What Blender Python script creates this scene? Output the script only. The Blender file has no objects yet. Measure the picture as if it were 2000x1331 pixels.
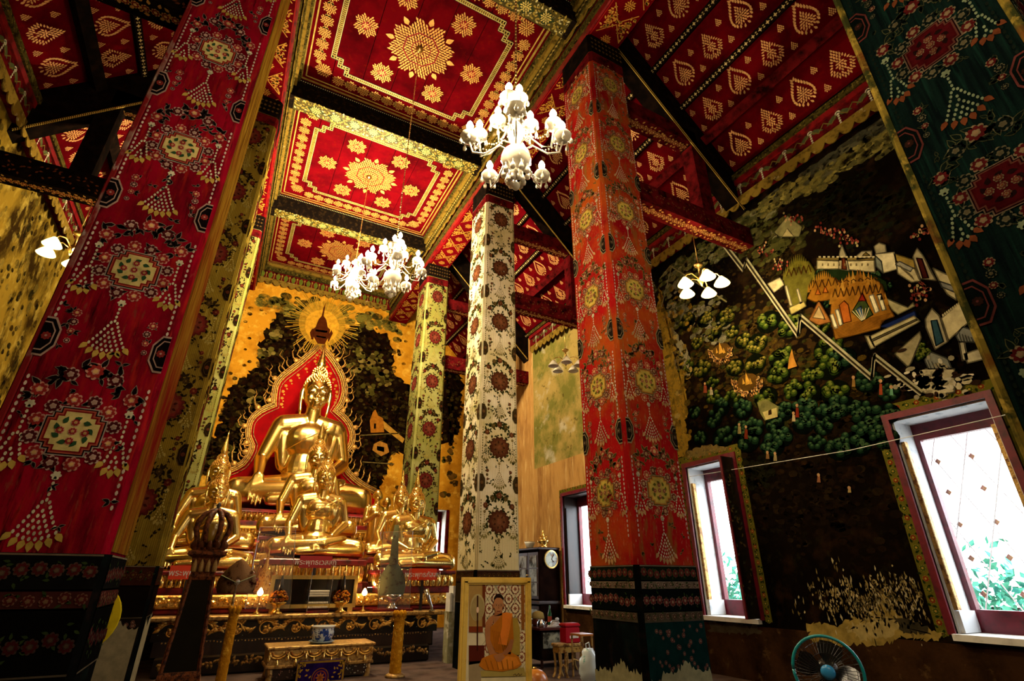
import bpy, bmesh, math, random
import numpy as np
from mathutils import Vector, Matrix
random.seed(11)
PI = math.pi
scene = bpy.context.scene
COL = scene.collection

# ---------------------------------------------------------------- camera
CAM_R = Vector((0.88238366, -0.47052025, 0.00312632))
CAM_U = Vector((-0.2010636, -0.37103812, 0.90658929))
CAM_F = Vector((0.42540863, 0.80058817, 0.42200247))
CAM_P = Vector((0.0, 0.0, 1.5))
FPX = 1002.83
cam_data = bpy.data.cameras.new('camera')
cam_data.sensor_fit = 'HORIZONTAL'
cam_data.sensor_width = 36.0
cam_data.lens = 36.0 * FPX / 2000.0
cam_data.clip_start = 0.05
cam = bpy.data.objects.new('camera', cam_data)
COL.objects.link(cam)
M = Matrix((CAM_R, CAM_U, -CAM_F)).transposed().to_4x4()
M.translation = CAM_P
cam.matrix_world = M
scene.camera = cam

# ---------------------------------------------------------------- sky, exposure
scene.view_settings.view_transform = 'Standard'
scene.view_settings.look = 'None'
scene.view_settings.gamma = 1.0
scene.view_settings.use_curve_mapping = False
scene.view_settings.exposure = 0.0
world = bpy.data.worlds.new('overcast_sky')
scene.world = world
world.use_nodes = True
wbg = world.node_tree.nodes['Background']
wbg.inputs['Color'].default_value = (0.86, 0.93, 1.0, 1)
wbg.inputs['Strength'].default_value = 12.0
scene.cycles.max_bounces = 6
scene.cycles.diffuse_bounces = 2
scene.cycles.glossy_bounces = 4
scene.cycles.transmission_bounces = 6
scene.cycles.transparent_max_bounces = 12
scene.cycles.sample_clamp_indirect = 4.0
scene.cycles.caustics_reflective = False
scene.cycles.caustics_refractive = False


def add_light(name, kind, loc, energy, color=(1, 0.72, 0.38), radius=0.06, rot=None, **kw):
    d = bpy.data.lights.new(name, kind)
    d.energy = energy
    d.color = color
    if kind in ('POINT', 'SPOT'):
        d.shadow_soft_size = radius
    for k, v in kw.items():
        setattr(d, k, v)
    o = bpy.data.objects.new(name, d)
    COL.objects.link(o)
    o.location = loc
    if rot is not None:
        o.rotation_euler = rot
    return o


def aim(loc, target):
    return (Vector(target) - Vector(loc)).to_track_quat('-Z', 'Y').to_euler()


# daylight portals in the window openings (they only guide the sky's light)
WINDOWS = [(2.65, 3.80), (6.60, 7.77), (11.20, 12.39), (15.3, 16.4), (-2.0, -0.85)]
XW = 8.2          # inner face of the right-hand wall
ZS, ZH = 0.90, 3.60
for i, (ya, yb) in enumerate(WINDOWS):
    po = add_light('window_portal', 'AREA', (XW + 0.62, (ya + yb) / 2, (ZS + ZH) / 2), 1.0, (1, 1, 1),
                   rot=aim((0, 0, 0), (-1, 0, 0)), shape='RECTANGLE', size=yb - ya, size_y=ZH - ZS)
    po.data.size, po.data.size_y = (yb - ya, ZH - ZS)
    po.data.cycles.is_portal = True

# ---------------------------------------------------------------- pixel helpers


def ray(x, y):
    return CAM_R * (x - 1000.0) - CAM_U * (y - 665.5) + CAM_F * FPX


def wX(x, y, X):
    d = ray(x, y)
    return CAM_P + d * (X / d.x)


def wY(x, y, Y):
    d = ray(x, y)
    return CAM_P + d * (Y / d.y)


def wZ(x, y, Z):
    d = ray(x, y)
    return CAM_P + d * ((Z - 1.5) / d.z)


# ---------------------------------------------------------------- mesh helpers


def hx(s):
    s = s.lstrip('#')
    v = [int(s[i:i + 2], 16) / 255.0 for i in (0, 2, 4)]
    return tuple(((c / 12.92) if c <= 0.04045 else ((c + 0.055) / 1.055) ** 2.4) for c in v)


LOC = {}


def link_mesh(name, verts, faces, mat=None, parent=None, cols=None, smooth=False, kind=None, label=None, local=False):
    me = bpy.data.meshes.new(name)
    if parent is not None and not local:
        p = LOC.get(parent.name, (0, 0, 0))
        if p != (0, 0, 0):
            verts = [(v[0] - p[0], v[1] - p[1], v[2] - p[2]) for v in verts]
    me.from_pydata([tuple(v) for v in verts], [], faces)
    if cols is not None:
        ca = me.color_attributes.new('col', 'FLOAT_COLOR', 'POINT')
        ca.data.foreach_set('color', np.array(cols, dtype=np.float32).ravel())
    if smooth:
        me.polygons.foreach_set('use_smooth', [True] * len(me.polygons))
    if mat is not None:
        me.materials.append(mat)
    o = bpy.data.objects.new(name, me)
    COL.objects.link(o)
    if parent is not None:
        o.parent = parent
    if kind:
        o['kind'] = kind
    if label:
        o['label'] = label
    return o


class MB:
    """collects simple solids; build() links them as one mesh object"""

    def __init__(s):
        s.v = []
        s.f = []

    def add(s, vs, fs):
        b = len(s.v)
        s.v += [tuple(v) for v in vs]
        s.f += [tuple(i + b for i in f) for f in fs]
        return s

    def box(s, x0, x1, y0, y1, z0, z1):
        vs = [(x, y, z) for z in (z0, z1) for y in (y0, y1) for x in (x0, x1)]
        return s.add(vs, [(0, 2, 3, 1), (4, 5, 7, 6), (0, 1, 5, 4), (2, 6, 7, 3), (0, 4, 6, 2), (1, 3, 7, 5)])

    def cham(s, x0, x1, y0, y1, z0, z1, c):
        """box with chamfered top and bottom edges"""
        lv = [(z0, c), (z0 + c, 0), (z1 - c, 0), (z1, c)]
        rings = []
        for z, i in lv:
            rings.append([(x0 + i, y0 + i, z), (x1 - i, y0 + i, z), (x1 - i, y1 - i, z), (x0 + i, y1 - i, z)])
        return s.loft(rings, True)

    def loft(s, rings, caps=False, closed=True):
        n = len(rings[0])
        vs = [p for r in rings for p in r]
        fs = []
        for k in range(len(rings) - 1):
            for i in range(n if closed else n - 1):
                j = (i + 1) % n
                fs.append((k * n + i, k * n + j, (k + 1) * n + j, (k + 1) * n + i))
        if caps:
            fs.append(tuple(range(n - 1, -1, -1)))
            fs.append(tuple(range((len(rings) - 1) * n, len(rings) * n)))
        return s.add(vs, fs)

    def lathe(s, prof, c=(0, 0, 0), seg=16, sx=1, sy=1):
        rings = []
        for r, z in prof:
            rings.append([(c[0] + sx * r * math.cos(2 * PI * i / seg), c[1] + sy * r * math.sin(2 * PI * i / seg), c[2] + z) for i in range(seg)])
        return s.loft(rings, True)

    def ball(s, c, rx, ry=None, rz=None, seg=12, rg=8, rot=None):
        ry = rx if ry is None else ry
        rz = rx if rz is None else rz
        rings = []
        for k in range(rg + 1):
            t = -PI / 2 + PI * k / rg
            r = max(math.cos(t), 1e-3)
            ring = []
            for i in range(seg):
                p = Vector((rx * r * math.cos(2 * PI * i / seg), ry * r * math.sin(2 * PI * i / seg), rz * math.sin(t)))
                if rot is not None:
                    p = rot @ p
                ring.append((c[0] + p.x, c[1] + p.y, c[2] + p.z))
            rings.append(ring)
        return s.loft(rings, True)

    def tube(s, pts, r, seg=8, flat=1.0):
        pts = [Vector(p) for p in pts]
        n = len(pts)
        rs = r if isinstance(r, (list, tuple)) else [r] * n
        rings = []
        up = None
        for i in range(n):
            t = (pts[min(i + 1, n - 1)] - pts[max(i - 1, 0)])
            if t.length < 1e-9:
                t = Vector((0, 0, 1))
            t.normalize()
            if up is None:
                up = Vector((0, 0, 1)) if abs(t.z) < 0.9 else Vector((0, 1, 0))
            a = t.cross(up)
            if a.length < 1e-6:
                a = t.cross(Vector((1, 0, 0)))
            a.normalize()
            b = a.cross(t).normalized()
            up = b
            rings.append([tuple(pts[i] + (a * math.cos(2 * PI * k / seg) + b * (flat * math.sin(2 * PI * k / seg))) * rs[i]) for k in range(seg)])
        return s.loft(rings, True)

    def capsule(s, a, b, ra, rb, seg=14):
        """tapered limb with round ends"""
        a, b = Vector(a), Vector(b)
        d = (b - a).normalized()
        pts, rs = [], []
        for k in range(5):
            t = PI / 2 * (k / 4)
            pts.append(a - d * ra * math.cos(t))
            rs.append(max(ra * math.sin(t), 1e-3))
        for k in range(5):
            t = PI / 2 * (k / 4)
            pts.append(b + d * rb * math.sin(t))
            rs.append(max(rb * math.cos(t), 1e-3))
        return s.tube(pts, rs, seg)

    def prism(s, poly, d):
        """flat 3-D polygon swept along vector d"""
        d = Vector(d)
        return s.loft([[tuple(Vector(p)) for p in poly], [tuple(Vector(p) + d) for p in poly]], True)

    def build(s, name, mat, parent=None, smooth=False, kind=None, label=None, local=False):
        return link_mesh(name, s.v, s.f, mat, parent, None, smooth, kind, label, local)


def thing(name, label, cat, loc=(0, 0, 0), rotz=0.0, group=None):
    o = bpy.data.objects.new(name, None)
    o.empty_display_size = 0.1
    COL.objects.link(o)
    o.location = loc
    o.rotation_euler = (0, 0, rotz)
    LOC[o.name] = tuple(loc) if rotz == 0 else (0, 0, 0)
    return tag(o, label, cat, group)


def tag(o, label, cat, group=None):
    o['label'] = label
    o['category'] = cat
    if group:
        o['group'] = group
    return o


def struct(o, label=None):
    o['kind'] = 'structure'
    if label:
        o['label'] = label
    return o


def dup(root, loc, label=None, group=None, scale=None, rotz=None):
    def cp(o, par):
        c = o.copy()
        COL.objects.link(c)
        c.parent = par
        for ch in list(o.children):
            cp(ch, c)
        return c
    r = cp(root, None)
    r.location = loc
    if scale is not None:
        r.scale = (scale,) * 3 if not isinstance(scale, tuple) else scale
    if rotz is not None:
        r.rotation_euler = (0, 0, rotz)
    if label:
        r['label'] = label
    if group:
        r['group'] = group
    return r


def copy_part(o, parent, loc, rot=None, scale=None):
    c = o.copy()
    COL.objects.link(c)
    c.parent = parent
    p = LOC.get(parent.name, (0, 0, 0))
    c.location = (loc[0] - p[0], loc[1] - p[1], loc[2] - p[2])
    if rot is not None:
        c.rotation_euler = rot
    if scale is not None:
        c.scale = scale if isinstance(scale, tuple) else (scale,) * 3
    return c


# ---------------------------------------------------------------- materials


def new_mat(name):
    m = bpy.data.materials.new(name)
    m.use_nodes = True
    return m, m.node_tree, m.node_tree.nodes['Principled BSDF']


def _tex(nt, co, L):
    mp = nt.nodes.new('ShaderNodeMapping')
    mp.inputs['Scale'].default_value = L.get('st', (1, 1, 1))
    mp.inputs['Location'].default_value = L.get('loc', (0, 0, 0))
    nt.links.new(co, mp.inputs['Vector'])
    k = L.get('k', 'noise')
    if k == 'noise':
        t = nt.nodes.new('ShaderNodeTexNoise')
        t.inputs['Scale'].default_value = L.get('s', 4)
        t.inputs['Detail'].default_value = L.get('d', 5)
        t.inputs['Roughness'].default_value = L.get('r', 0.62)
        out = t.outputs['Fac']
    elif k == 'wave':
        t = nt.nodes.new('ShaderNodeTexWave')
        t.bands_direction = L.get('dir', 'X')
        t.inputs['Scale'].default_value = L.get('s', 4)
        t.inputs['Distortion'].default_value = L.get('dist', 1.0)
        t.inputs['Detail'].default_value = 2
        out = t.outputs['Fac']
    else:
        t = nt.nodes.new('ShaderNodeTexVoronoi')
        t.inputs['Scale'].default_value = L.get('s', 4)
        t.feature = L.get('feature', 'F1')
        out = t.outputs['Distance']
    nt.links.new(mp.outputs['Vector'], t.inputs['Vector'])
    r = nt.nodes.new('ShaderNodeMapRange')
    r.inputs['From Min'].default_value = L.get('lo', 0.4)
    r.inputs['From Max'].default_value = L.get('hi', 0.6)
    r.inputs['To Max'].default_value = L.get('a', 1.0)
    nt.links.new(out, r.inputs['Value'])
    return r.outputs['Result']


def layered(name, base, layers=(), rough=0.6, metal=0.0, bump=0.0, bs=25.0, spec=None, coat=0.0, emit=None):
    m, nt, b = new_mat(name)
    tc = nt.nodes.new('ShaderNodeTexCoord')
    co = tc.outputs['Object']
    cur = None
    bc = hx(base) if isinstance(base, str) else base
    b.inputs['Base Color'].default_value = (*bc, 1)
    for L in layers:
        f = _tex(nt, co, L)
        mx = nt.nodes.new('ShaderNodeMix')
        mx.data_type = 'RGBA'
        mx.inputs['A'].default_value = (*bc, 1)
        if cur is not None:
            nt.links.new(cur, mx.inputs['A'])
        c = hx(L['c']) if isinstance(L['c'], str) else L['c']
        mx.inputs['B'].default_value = (*c, 1)
        nt.links.new(f, mx.inputs['Factor'])
        cur = mx.outputs['Result']
    if cur is not None:
        nt.links.new(cur, b.inputs['Base Color'])
    b.inputs['Roughness'].default_value = rough
    b.inputs['Metallic'].default_value = metal
    if spec is None and rough >= .45 and metal < .5:
        spec = .0 if rough >= .5 else .1
    if spec is not None:
        b.inputs['Specular IOR Level'].default_value = spec
    if coat:
        b.inputs['Coat Weight'].default_value = coat
        b.inputs['Coat Roughness'].default_value = 0.1
    if bump:
        n = nt.nodes.new('ShaderNodeTexNoise')
        n.inputs['Scale'].default_value = bs
        n.inputs['Detail'].default_value = 4
        nt.links.new(co, n.inputs['Vector'])
        bp = nt.nodes.new('ShaderNodeBump')
        bp.inputs['Strength'].default_value = bump
        bp.inputs['Distance'].default_value = 0.02
        nt.links.new(n.outputs['Fac'], bp.inputs['Height'])
        nt.links.new(bp.outputs['Normal'], b.inputs['Normal'])
    if emit:
        b.inputs['Emission Color'].default_value = (*emit[0], 1)
        b.inputs['Emission Strength'].default_value = emit[1]
    return m


def paint_mat(name, rough=0.6, metal=0.0, wear=0.0, dark=0.55, s=9.0, st=(1, 1, 1), soft=None):
    """colour attribute times a mottled wear; wear > 0 lets the ground show through in patches"""
    m, nt, b = new_mat(name)
    at = nt.nodes.new('ShaderNodeVertexColor')
    at.layer_name = 'col'
    tc = nt.nodes.new('ShaderNodeTexCoord')
    f = _tex(nt, tc.outputs['Object'], dict(s=s, lo=0.3, hi=0.7, st=st))
    mr = nt.nodes.new('ShaderNodeMapRange')
    mr.inputs['To Min'].default_value = dark
    mr.inputs['To Max'].default_value = 1.15
    nt.links.new(f, mr.inputs['Value'])
    vm = nt.nodes.new('ShaderNodeVectorMath')
    vm.operation = 'SCALE'
    nt.links.new(at.outputs['Color'], vm.inputs[0])
    nt.links.new(mr.outputs['Result'], vm.inputs['Scale'])
    nt.links.new(vm.outputs['Vector'], b.inputs['Base Color'])
    b.inputs['Roughness'].default_value = rough
    b.inputs['Metallic'].default_value = metal
    b.inputs['Specular IOR Level'].default_value = .0 if metal < .1 else .1
    if wear > 0:
        w = _tex(nt, tc.outputs['Object'], dict(s=s * 0.45, d=8, r=0.7, lo=0.5 + 0.22 * (1 - wear), hi=0.56 + 0.22 * (1 - wear), st=st, loc=(3, 7, 1)) if soft is None else dict(s=s, d=6, r=.65, lo=soft[0], hi=soft[1], a=soft[2], st=st))
        inv = nt.nodes.new('ShaderNodeMath')
        inv.operation = 'SUBTRACT'
        inv.inputs[0].default_value = 1.0
        nt.links.new(w, inv.inputs[1])
        nt.links.new(inv.outputs[0], b.inputs['Alpha'])
    return m


MAT = {}
MAT['paint'] = paint_mat('painted_ornament', 0.6, 0.0, 0.35)
MAT['paint_solid'] = paint_mat('painted_colours', 0.65, 0.0, 0.0, 0.7)
MAT['paint_print'] = paint_mat('printed_picture', 0.4, 0.0, 0.0, 0.95)
MAT['gilt'] = paint_mat('gold_leaf_pattern', 0.5, 0.15, 0.15, 0.6, 7.0)
MAT['mural'] = paint_mat('mural_pigment', 0.7, 0.0, 0.30, 0.5, 5.0, soft=(.40, .66, .85))
MAT['mural_crisp'] = paint_mat('mural_pigment_crisp', 0.7, 0.0, 0.2, 0.55, 7.0)
MAT['paint_worn'] = paint_mat('rubbed_ornament', 0.6, 0.0, 0.7, 0.5, 5.0)
MAT['gold'] = layered('polished_gold', (1.0, 0.74, 0.24), [dict(c=(0.92, 0.60, 0.15), s=3, lo=.4, hi=.7)], 0.24, 1.0)
MAT['gold_rough'] = layered('carved_gilding', (0.80, 0.48, 0.11), [dict(c=(0.30, 0.10, 0.02), s=18, lo=.52, hi=.62)], 0.32, 0.9, 0.5, 40)
MAT['gold_dim'] = layered('old_gilding', (0.50, 0.31, 0.09), [dict(c=(0.16, 0.07, 0.02), s=14, lo=.48, hi=.62)], 0.45, 0.6, 0.5, 40)
MAT['red_lac'] = layered('red_lacquer', '#7a0d12', [dict(c='#3a0608', s=6, lo=.45, hi=.65)], 0.35)
MAT['red_wood'] = layered('dark_red_painted_wood', '#5a1013', [dict(c='#1c0606', s=5, lo=.42, hi=.66, st=(1, 1, 1))], 0.5)
MAT['black_lac'] = layered('black_lacquer', '#0d0908', [dict(c='#241510', s=9, lo=.5, hi=.7)], 0.3)
MAT['black_wood'] = layered('sooty_black_timber', '#0e0a08', [dict(c='#1f140e', s=6, lo=.45, hi=.7)], 0.6)
MAT['dark_wood'] = layered('dark_stained_wood', '#2a140c', [dict(c='#120806', s=5, lo=.4, hi=.65, st=(1, 1, .2))], 0.4)
MAT['carved_wood'] = layered('carved_brown_wood', '#6a3a1c', [dict(c='#2a130a', s=22, lo=.45, hi=.6)], 0.45, 0.15, 0.7, 45)
MAT['white'] = layered('white_plaster', '#e4e2da', [dict(c='#b9b6ac', s=5, lo=.5, hi=.75)], 0.7)
MAT['glass_white'] = layered('frosted_crystal', '#f6efdc', [], 0.08)
MAT['silver'] = layered('silver_metal', '#c9c9c4', [], 0.22, 1.0)
MAT['brass'] = layered('brass_chain', (0.75, 0.5, 0.16), [], 0.3, 1.0)
m, nt, b = new_mat('clear_glass')
b.inputs['Base Color'].default_value = (1, 1, 1, 1)
b.inputs['Roughness'].default_value = 0.02
b.inputs['Alpha'].default_value = 0.035
MAT['glass'] = m
m, nt, b = new_mat('cut_crystal')
b.inputs['Base Color'].default_value = (1.0, 0.93, 0.74, 1)
b.inputs['Roughness'].default_value = 0.06
b.inputs['Transmission Weight'].default_value = 0.45
b.inputs['IOR'].default_value = 1.3
b.inputs['Subsurface Weight'].default_value = 0.0
MAT['crystal'] = m


def emit_mat(name, col, st):
    m, nt, b = new_mat(name)
    b.inputs['Base Color'].default_value = (*col, 1)
    b.inputs['Emission Color'].default_value = (*col, 1)
    b.inputs['Emission Strength'].default_value = st
    return m


MAT['bulb'] = emit_mat('lit_bulb', (1.0, 0.80, 0.48), 40)
MAT['bulb_lo'] = emit_mat('small_lit_bulb', (1.0, 0.62, 0.25), 14)
MAT['shade_lit'] = emit_mat('lit_glass_shade', (1.0, 0.76, 0.30), 3.2)


# ---------------------------------------------------------------- flat painting on a plane


class Painter:
    def __init__(s, mapf, pxf=None):
        s.m, s.pxf = mapf, pxf
        s.v, s.f, s.c = [], [], []

    def poly(s, pts, col, lay=0):
        if isinstance(col, str):
            col = hx(col)
        b = len(s.v)
        off = 0.003 + 0.0016 * lay
        for u, v in pts:
            s.v.append(s.m(u, v, off))
            s.c.append((col[0], col[1], col[2], 1.0))
        s.f.append(tuple(range(b, b + len(pts))))

    def px(s, pts, col, lay=0):
        s.poly([s.pxf(x, y) for x, y in pts], col, lay)

    def ell(s, u, v, a, b, col, lay=0, n=10, rot=0.0):
        ca, sa = math.cos(rot), math.sin(rot)
        s.poly([(u + a * math.cos(t) * ca - b * math.sin(t) * sa, v + a * math.cos(t) * sa + b * math.sin(t) * ca)
                for t in [2 * PI * i / n for i in range(n)]], col, lay)

    def line(s, pts, w, col, lay=0):
        for (a, b) in zip(pts[:-1], pts[1:]):
            dx, dy = b[0] - a[0], b[1] - a[1]
            L = math.hypot(dx, dy) or 1e-6
            nx, ny = -dy / L * w / 2, dx / L * w / 2
            ex, ey = dx / L * w * .3, dy / L * w * .3
            s.poly([(a[0] + nx - ex, a[1] + ny - ey), (a[0] - nx - ex, a[1] - ny - ey), (b[0] - nx + ex, b[1] - ny + ey), (b[0] + nx + ex, b[1] + ny + ey)], col, lay)

    def pxline(s, pts, w, col, lay=0):
        s.line([s.pxf(*p) for p in pts], w, col, lay)

    def rect(s, u0, u1, v0, v1, col, lay=0):
        s.poly([(u0, v0), (u1, v0), (u1, v1), (u0, v1)], col, lay)

    def scallop(s, u, v, r, n, depth, col, lay=0, sy=1.0, rot=0.0):
        N = n * 4
        s.poly([(u + r * (1 - depth + depth * abs(math.cos(n * t / 2))) * math.cos(t + rot), v + sy * r * (1 - depth + depth * abs(math.cos(n * t / 2))) * math.sin(t + rot))
                for t in [2 * PI * i / N for i in range(N)]], col, lay)

    def star(s, u, v, r, n, inner, col, lay=0, rot=0.0):
        s.poly([(u + (r if i % 2 == 0 else r * inner) * math.cos(rot + PI * i / n), v + (r if i % 2 == 0 else r * inner) * math.sin(rot + PI * i / n)) for i in range(2 * n)], col, lay)

    def leaf(s, u, v, L, w, rot, col, lay=0):
        ca, sa = math.cos(rot), math.sin(rot)
        sh = [(0, 0), (.3, .5), (.6, .42), (1, 0), (.6, -.42), (.3, -.5)]
        s.poly([(u + (a * L) * ca - (b_ * w) * sa, v + (a * L) * sa + (b_ * w) * ca) for a, b_ in sh], col, lay)

    def flower(s, u, v, r, pal, lay=1):
        s.scallop(u, v, r, 8, .22, pal[0], lay)
        s.scallop(u, v, r * .84, 8, .26, pal[1], lay + 1, rot=.2)
        s.scallop(u, v, r * .42, 5, .25, pal[0], lay + 2)
        s.ell(u, v, r * .26, r * .26, pal[2], lay + 3, 7)

    def build(s, name, mat, parent=None, kind='stuff', label=None):
        if not s.v:
            return None
        return link_mesh(name, s.v, s.f, mat, parent, s.c, False, kind, label)


def plane_X(X, sg):
    """wall x = X seen from the side sg (-1: from smaller x)"""
    return Painter(lambda u, v, o: (X + sg * o, u, v), lambda x, y: (lambda p: (p.y, p.z))(wX(x, y, X)))


def plane_Y(Y):
    return Painter(lambda u, v, o: (u, Y - o, v), lambda x, y: (lambda p: (p.x, p.z))(wY(x, y, Y)))


def plane_Z(Z):
    return Painter(lambda u, v, o: (u, v, Z - o), lambda x, y: (lambda p: (p.x, p.y))(wZ(x, y, Z)))


def lacy(P, inside, u, v, R, sp, col, lay=0, rot0=None, L=1.25, w=.62):
    """fills a shape with little leaflets, gold tracery with the ground between"""
    n = int(R / sp) + 1
    for j in range(-n, n + 1):
        for i in range(-n, n + 1):
            a = (i + (.5 if j % 2 else 0)) * sp
            c = j * sp * .86
            if not inside(a, c):
                continue
            an = math.atan2(c, a) + random.uniform(-.5, .5) if rot0 is None else rot0 + random.uniform(-.7, .7)
            P.leaf(u + a - math.cos(an) * sp * .6, v + c - math.sin(an) * sp * .6, sp * L, sp * w, an, col, lay)
# ================================================================ the setting
XM = 1.82                       # nave axis


def mx(x):
    return 2 * XM - x


XL = mx(XW)
YB, YF = 18.9, -6.0
MAT['floor'] = layered('worn_floor_tiles', '#4a3a34', [dict(c='#2b2220', s=3, lo=.45, hi=.6), dict(c='#6a5a52', k='voronoi', s=2.2, lo=.05, hi=.5, a=.4)], 0.5)
MAT['wallR'] = layered('smoke_dark_mural_ground', '#0f0905', [dict(c='#060403', s=.7, lo=.42, hi=.60), dict(c='#2a1a0c', s=2.6, lo=.54, hi=.74, a=.8), dict(c='#221f0e', s=7, lo=.57, hi=.74, a=.6)], 0.75, 0, .25, 20)
MAT['wallL'] = layered('ochre_stained_mural_ground', '#7d6520', [dict(c='#2a1d0a', s=1.3, lo=.45, hi=.6, st=(1, .8, .45)), dict(c='#a08a3c', s=3.5, lo=.52, hi=.7, st=(1, 1, .6)), dict(c='#120c06', s=3.0, lo=.58, hi=.68, st=(1, 1, .5))], 0.75, 0, .25, 20)
MAT['wallB'] = layered('ochre_plaster', '#c88c22', [dict(c='#9c6414', s=1.2, lo=.45, hi=.65), dict(c='#dfae40', s=4, lo=.52, hi=.7), dict(c='#6a4412', s=9, lo=.62, hi=.74)], 0.75, 0, .25, 20)
MAT['wallF'] = layered('mottled_brown_plaster', '#6e5a3a', [dict(c='#4a3a22', s=1.5, lo=.4, hi=.7)], 0.8)  # two plain brown tones mixed at random

fl = MB().box(XL - .6, XW + .6, YF - .6, YB + .6, -.2, 0).build('floor', MAT['floor'])
struct(fl, 'dark worn tiled floor of the hall')


def wall_with_holes(axis, c0, c1, lo, hi, z0, z1, holes):
    """slab along Y (axis 'X') or X (axis 'Y') with rectangular openings (a, b, za, zb)"""
    mb = MB()

    def bx(a, b, za, zb):
        if b - a < 1e-4 or zb - za < 1e-4:
            return
        if axis == 'X':
            mb.box(c0, c1, a, b, za, zb)
        else:
            mb.box(a, b, c0, c1, za, zb)
    cur = lo
    for a, b, za, zb in sorted(holes):
        bx(cur, a, z0, z1)
        bx(a, b, z0, za)
        bx(a, b, zb, z1)
        cur = b
    bx(cur, hi, z0, z1)
    return mb


HOLES_R = [(a, b, ZS, ZH) for a, b in WINDOWS]
wall_right = struct(wall_with_holes('X', XW, XW + .6, YF, YB, 0, 9.6, HOLES_R).build('wall_right', MAT['wallR']), 'dark mural-covered side wall pierced by tall windows')
wall_left = struct(MB().box(XL - .6, XL, YF, YB, 0, 9.6).build('wall_left', MAT['wallL']), 'ochre mural wall of the left aisle')
END_WIN = (5.95, 7.30, ZS, 3.85)
wall_back = struct(wall_with_holes('Y', YB, YB + .6, XL, XW, 0, 13.0, [END_WIN]).build('wall_back', MAT['wallB']), 'ochre end wall with faded murals behind the altar')
wall_front = struct(MB().box(XL, XW, YF - .4, YF, 0, 13.0).build('wall_front', MAT['wallF']), 'wall behind the viewer')

# ---------------------------------------------------------------- windows
MAT['reveal'] = layered('whitewashed_reveal', '#dfe3e6', [dict(c='#a9b4bd', s=5, lo=.55, hi=.7)], 0.7)
MAT['win_red'] = layered('maroon_window_paint', '#6b0f22', [dict(c='#3d0812', s=6, lo=.45, hi=.7)], 0.4)
MAT['foliage_out'] = layered('blue_green_foliage', '#4f9a7c', [dict(c='#1c5b50', s=3, lo=.45, hi=.6)], 0.7)  # leaf colour itself, two blue-green tones at random
MAT['lattice'] = layered('white_lattice_paint', '#e8e6e2', [], 0.5)
MAT['diamond'] = layered('lattice_boss_paint', '#b98a7c', [dict(c='#c9a37a', s=14, lo=.5, hi=.6)], 0.5)
MAT['pale_ground'] = layered('pale_courtyard_paving', '#b5b3ac', [], 0.8)
struct(MB().box(XW + .7, 60, -40, 60, -.6, -.5).build('trim_courtyard', MAT['pale_ground']), 'pale paved courtyard outside the windows')
struct(MB().box(-30, 60, YB + .7, 60, -.6, -.5).build('trim_courtyard_end', MAT['pale_ground']), 'pale paved yard beyond the end window')


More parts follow.
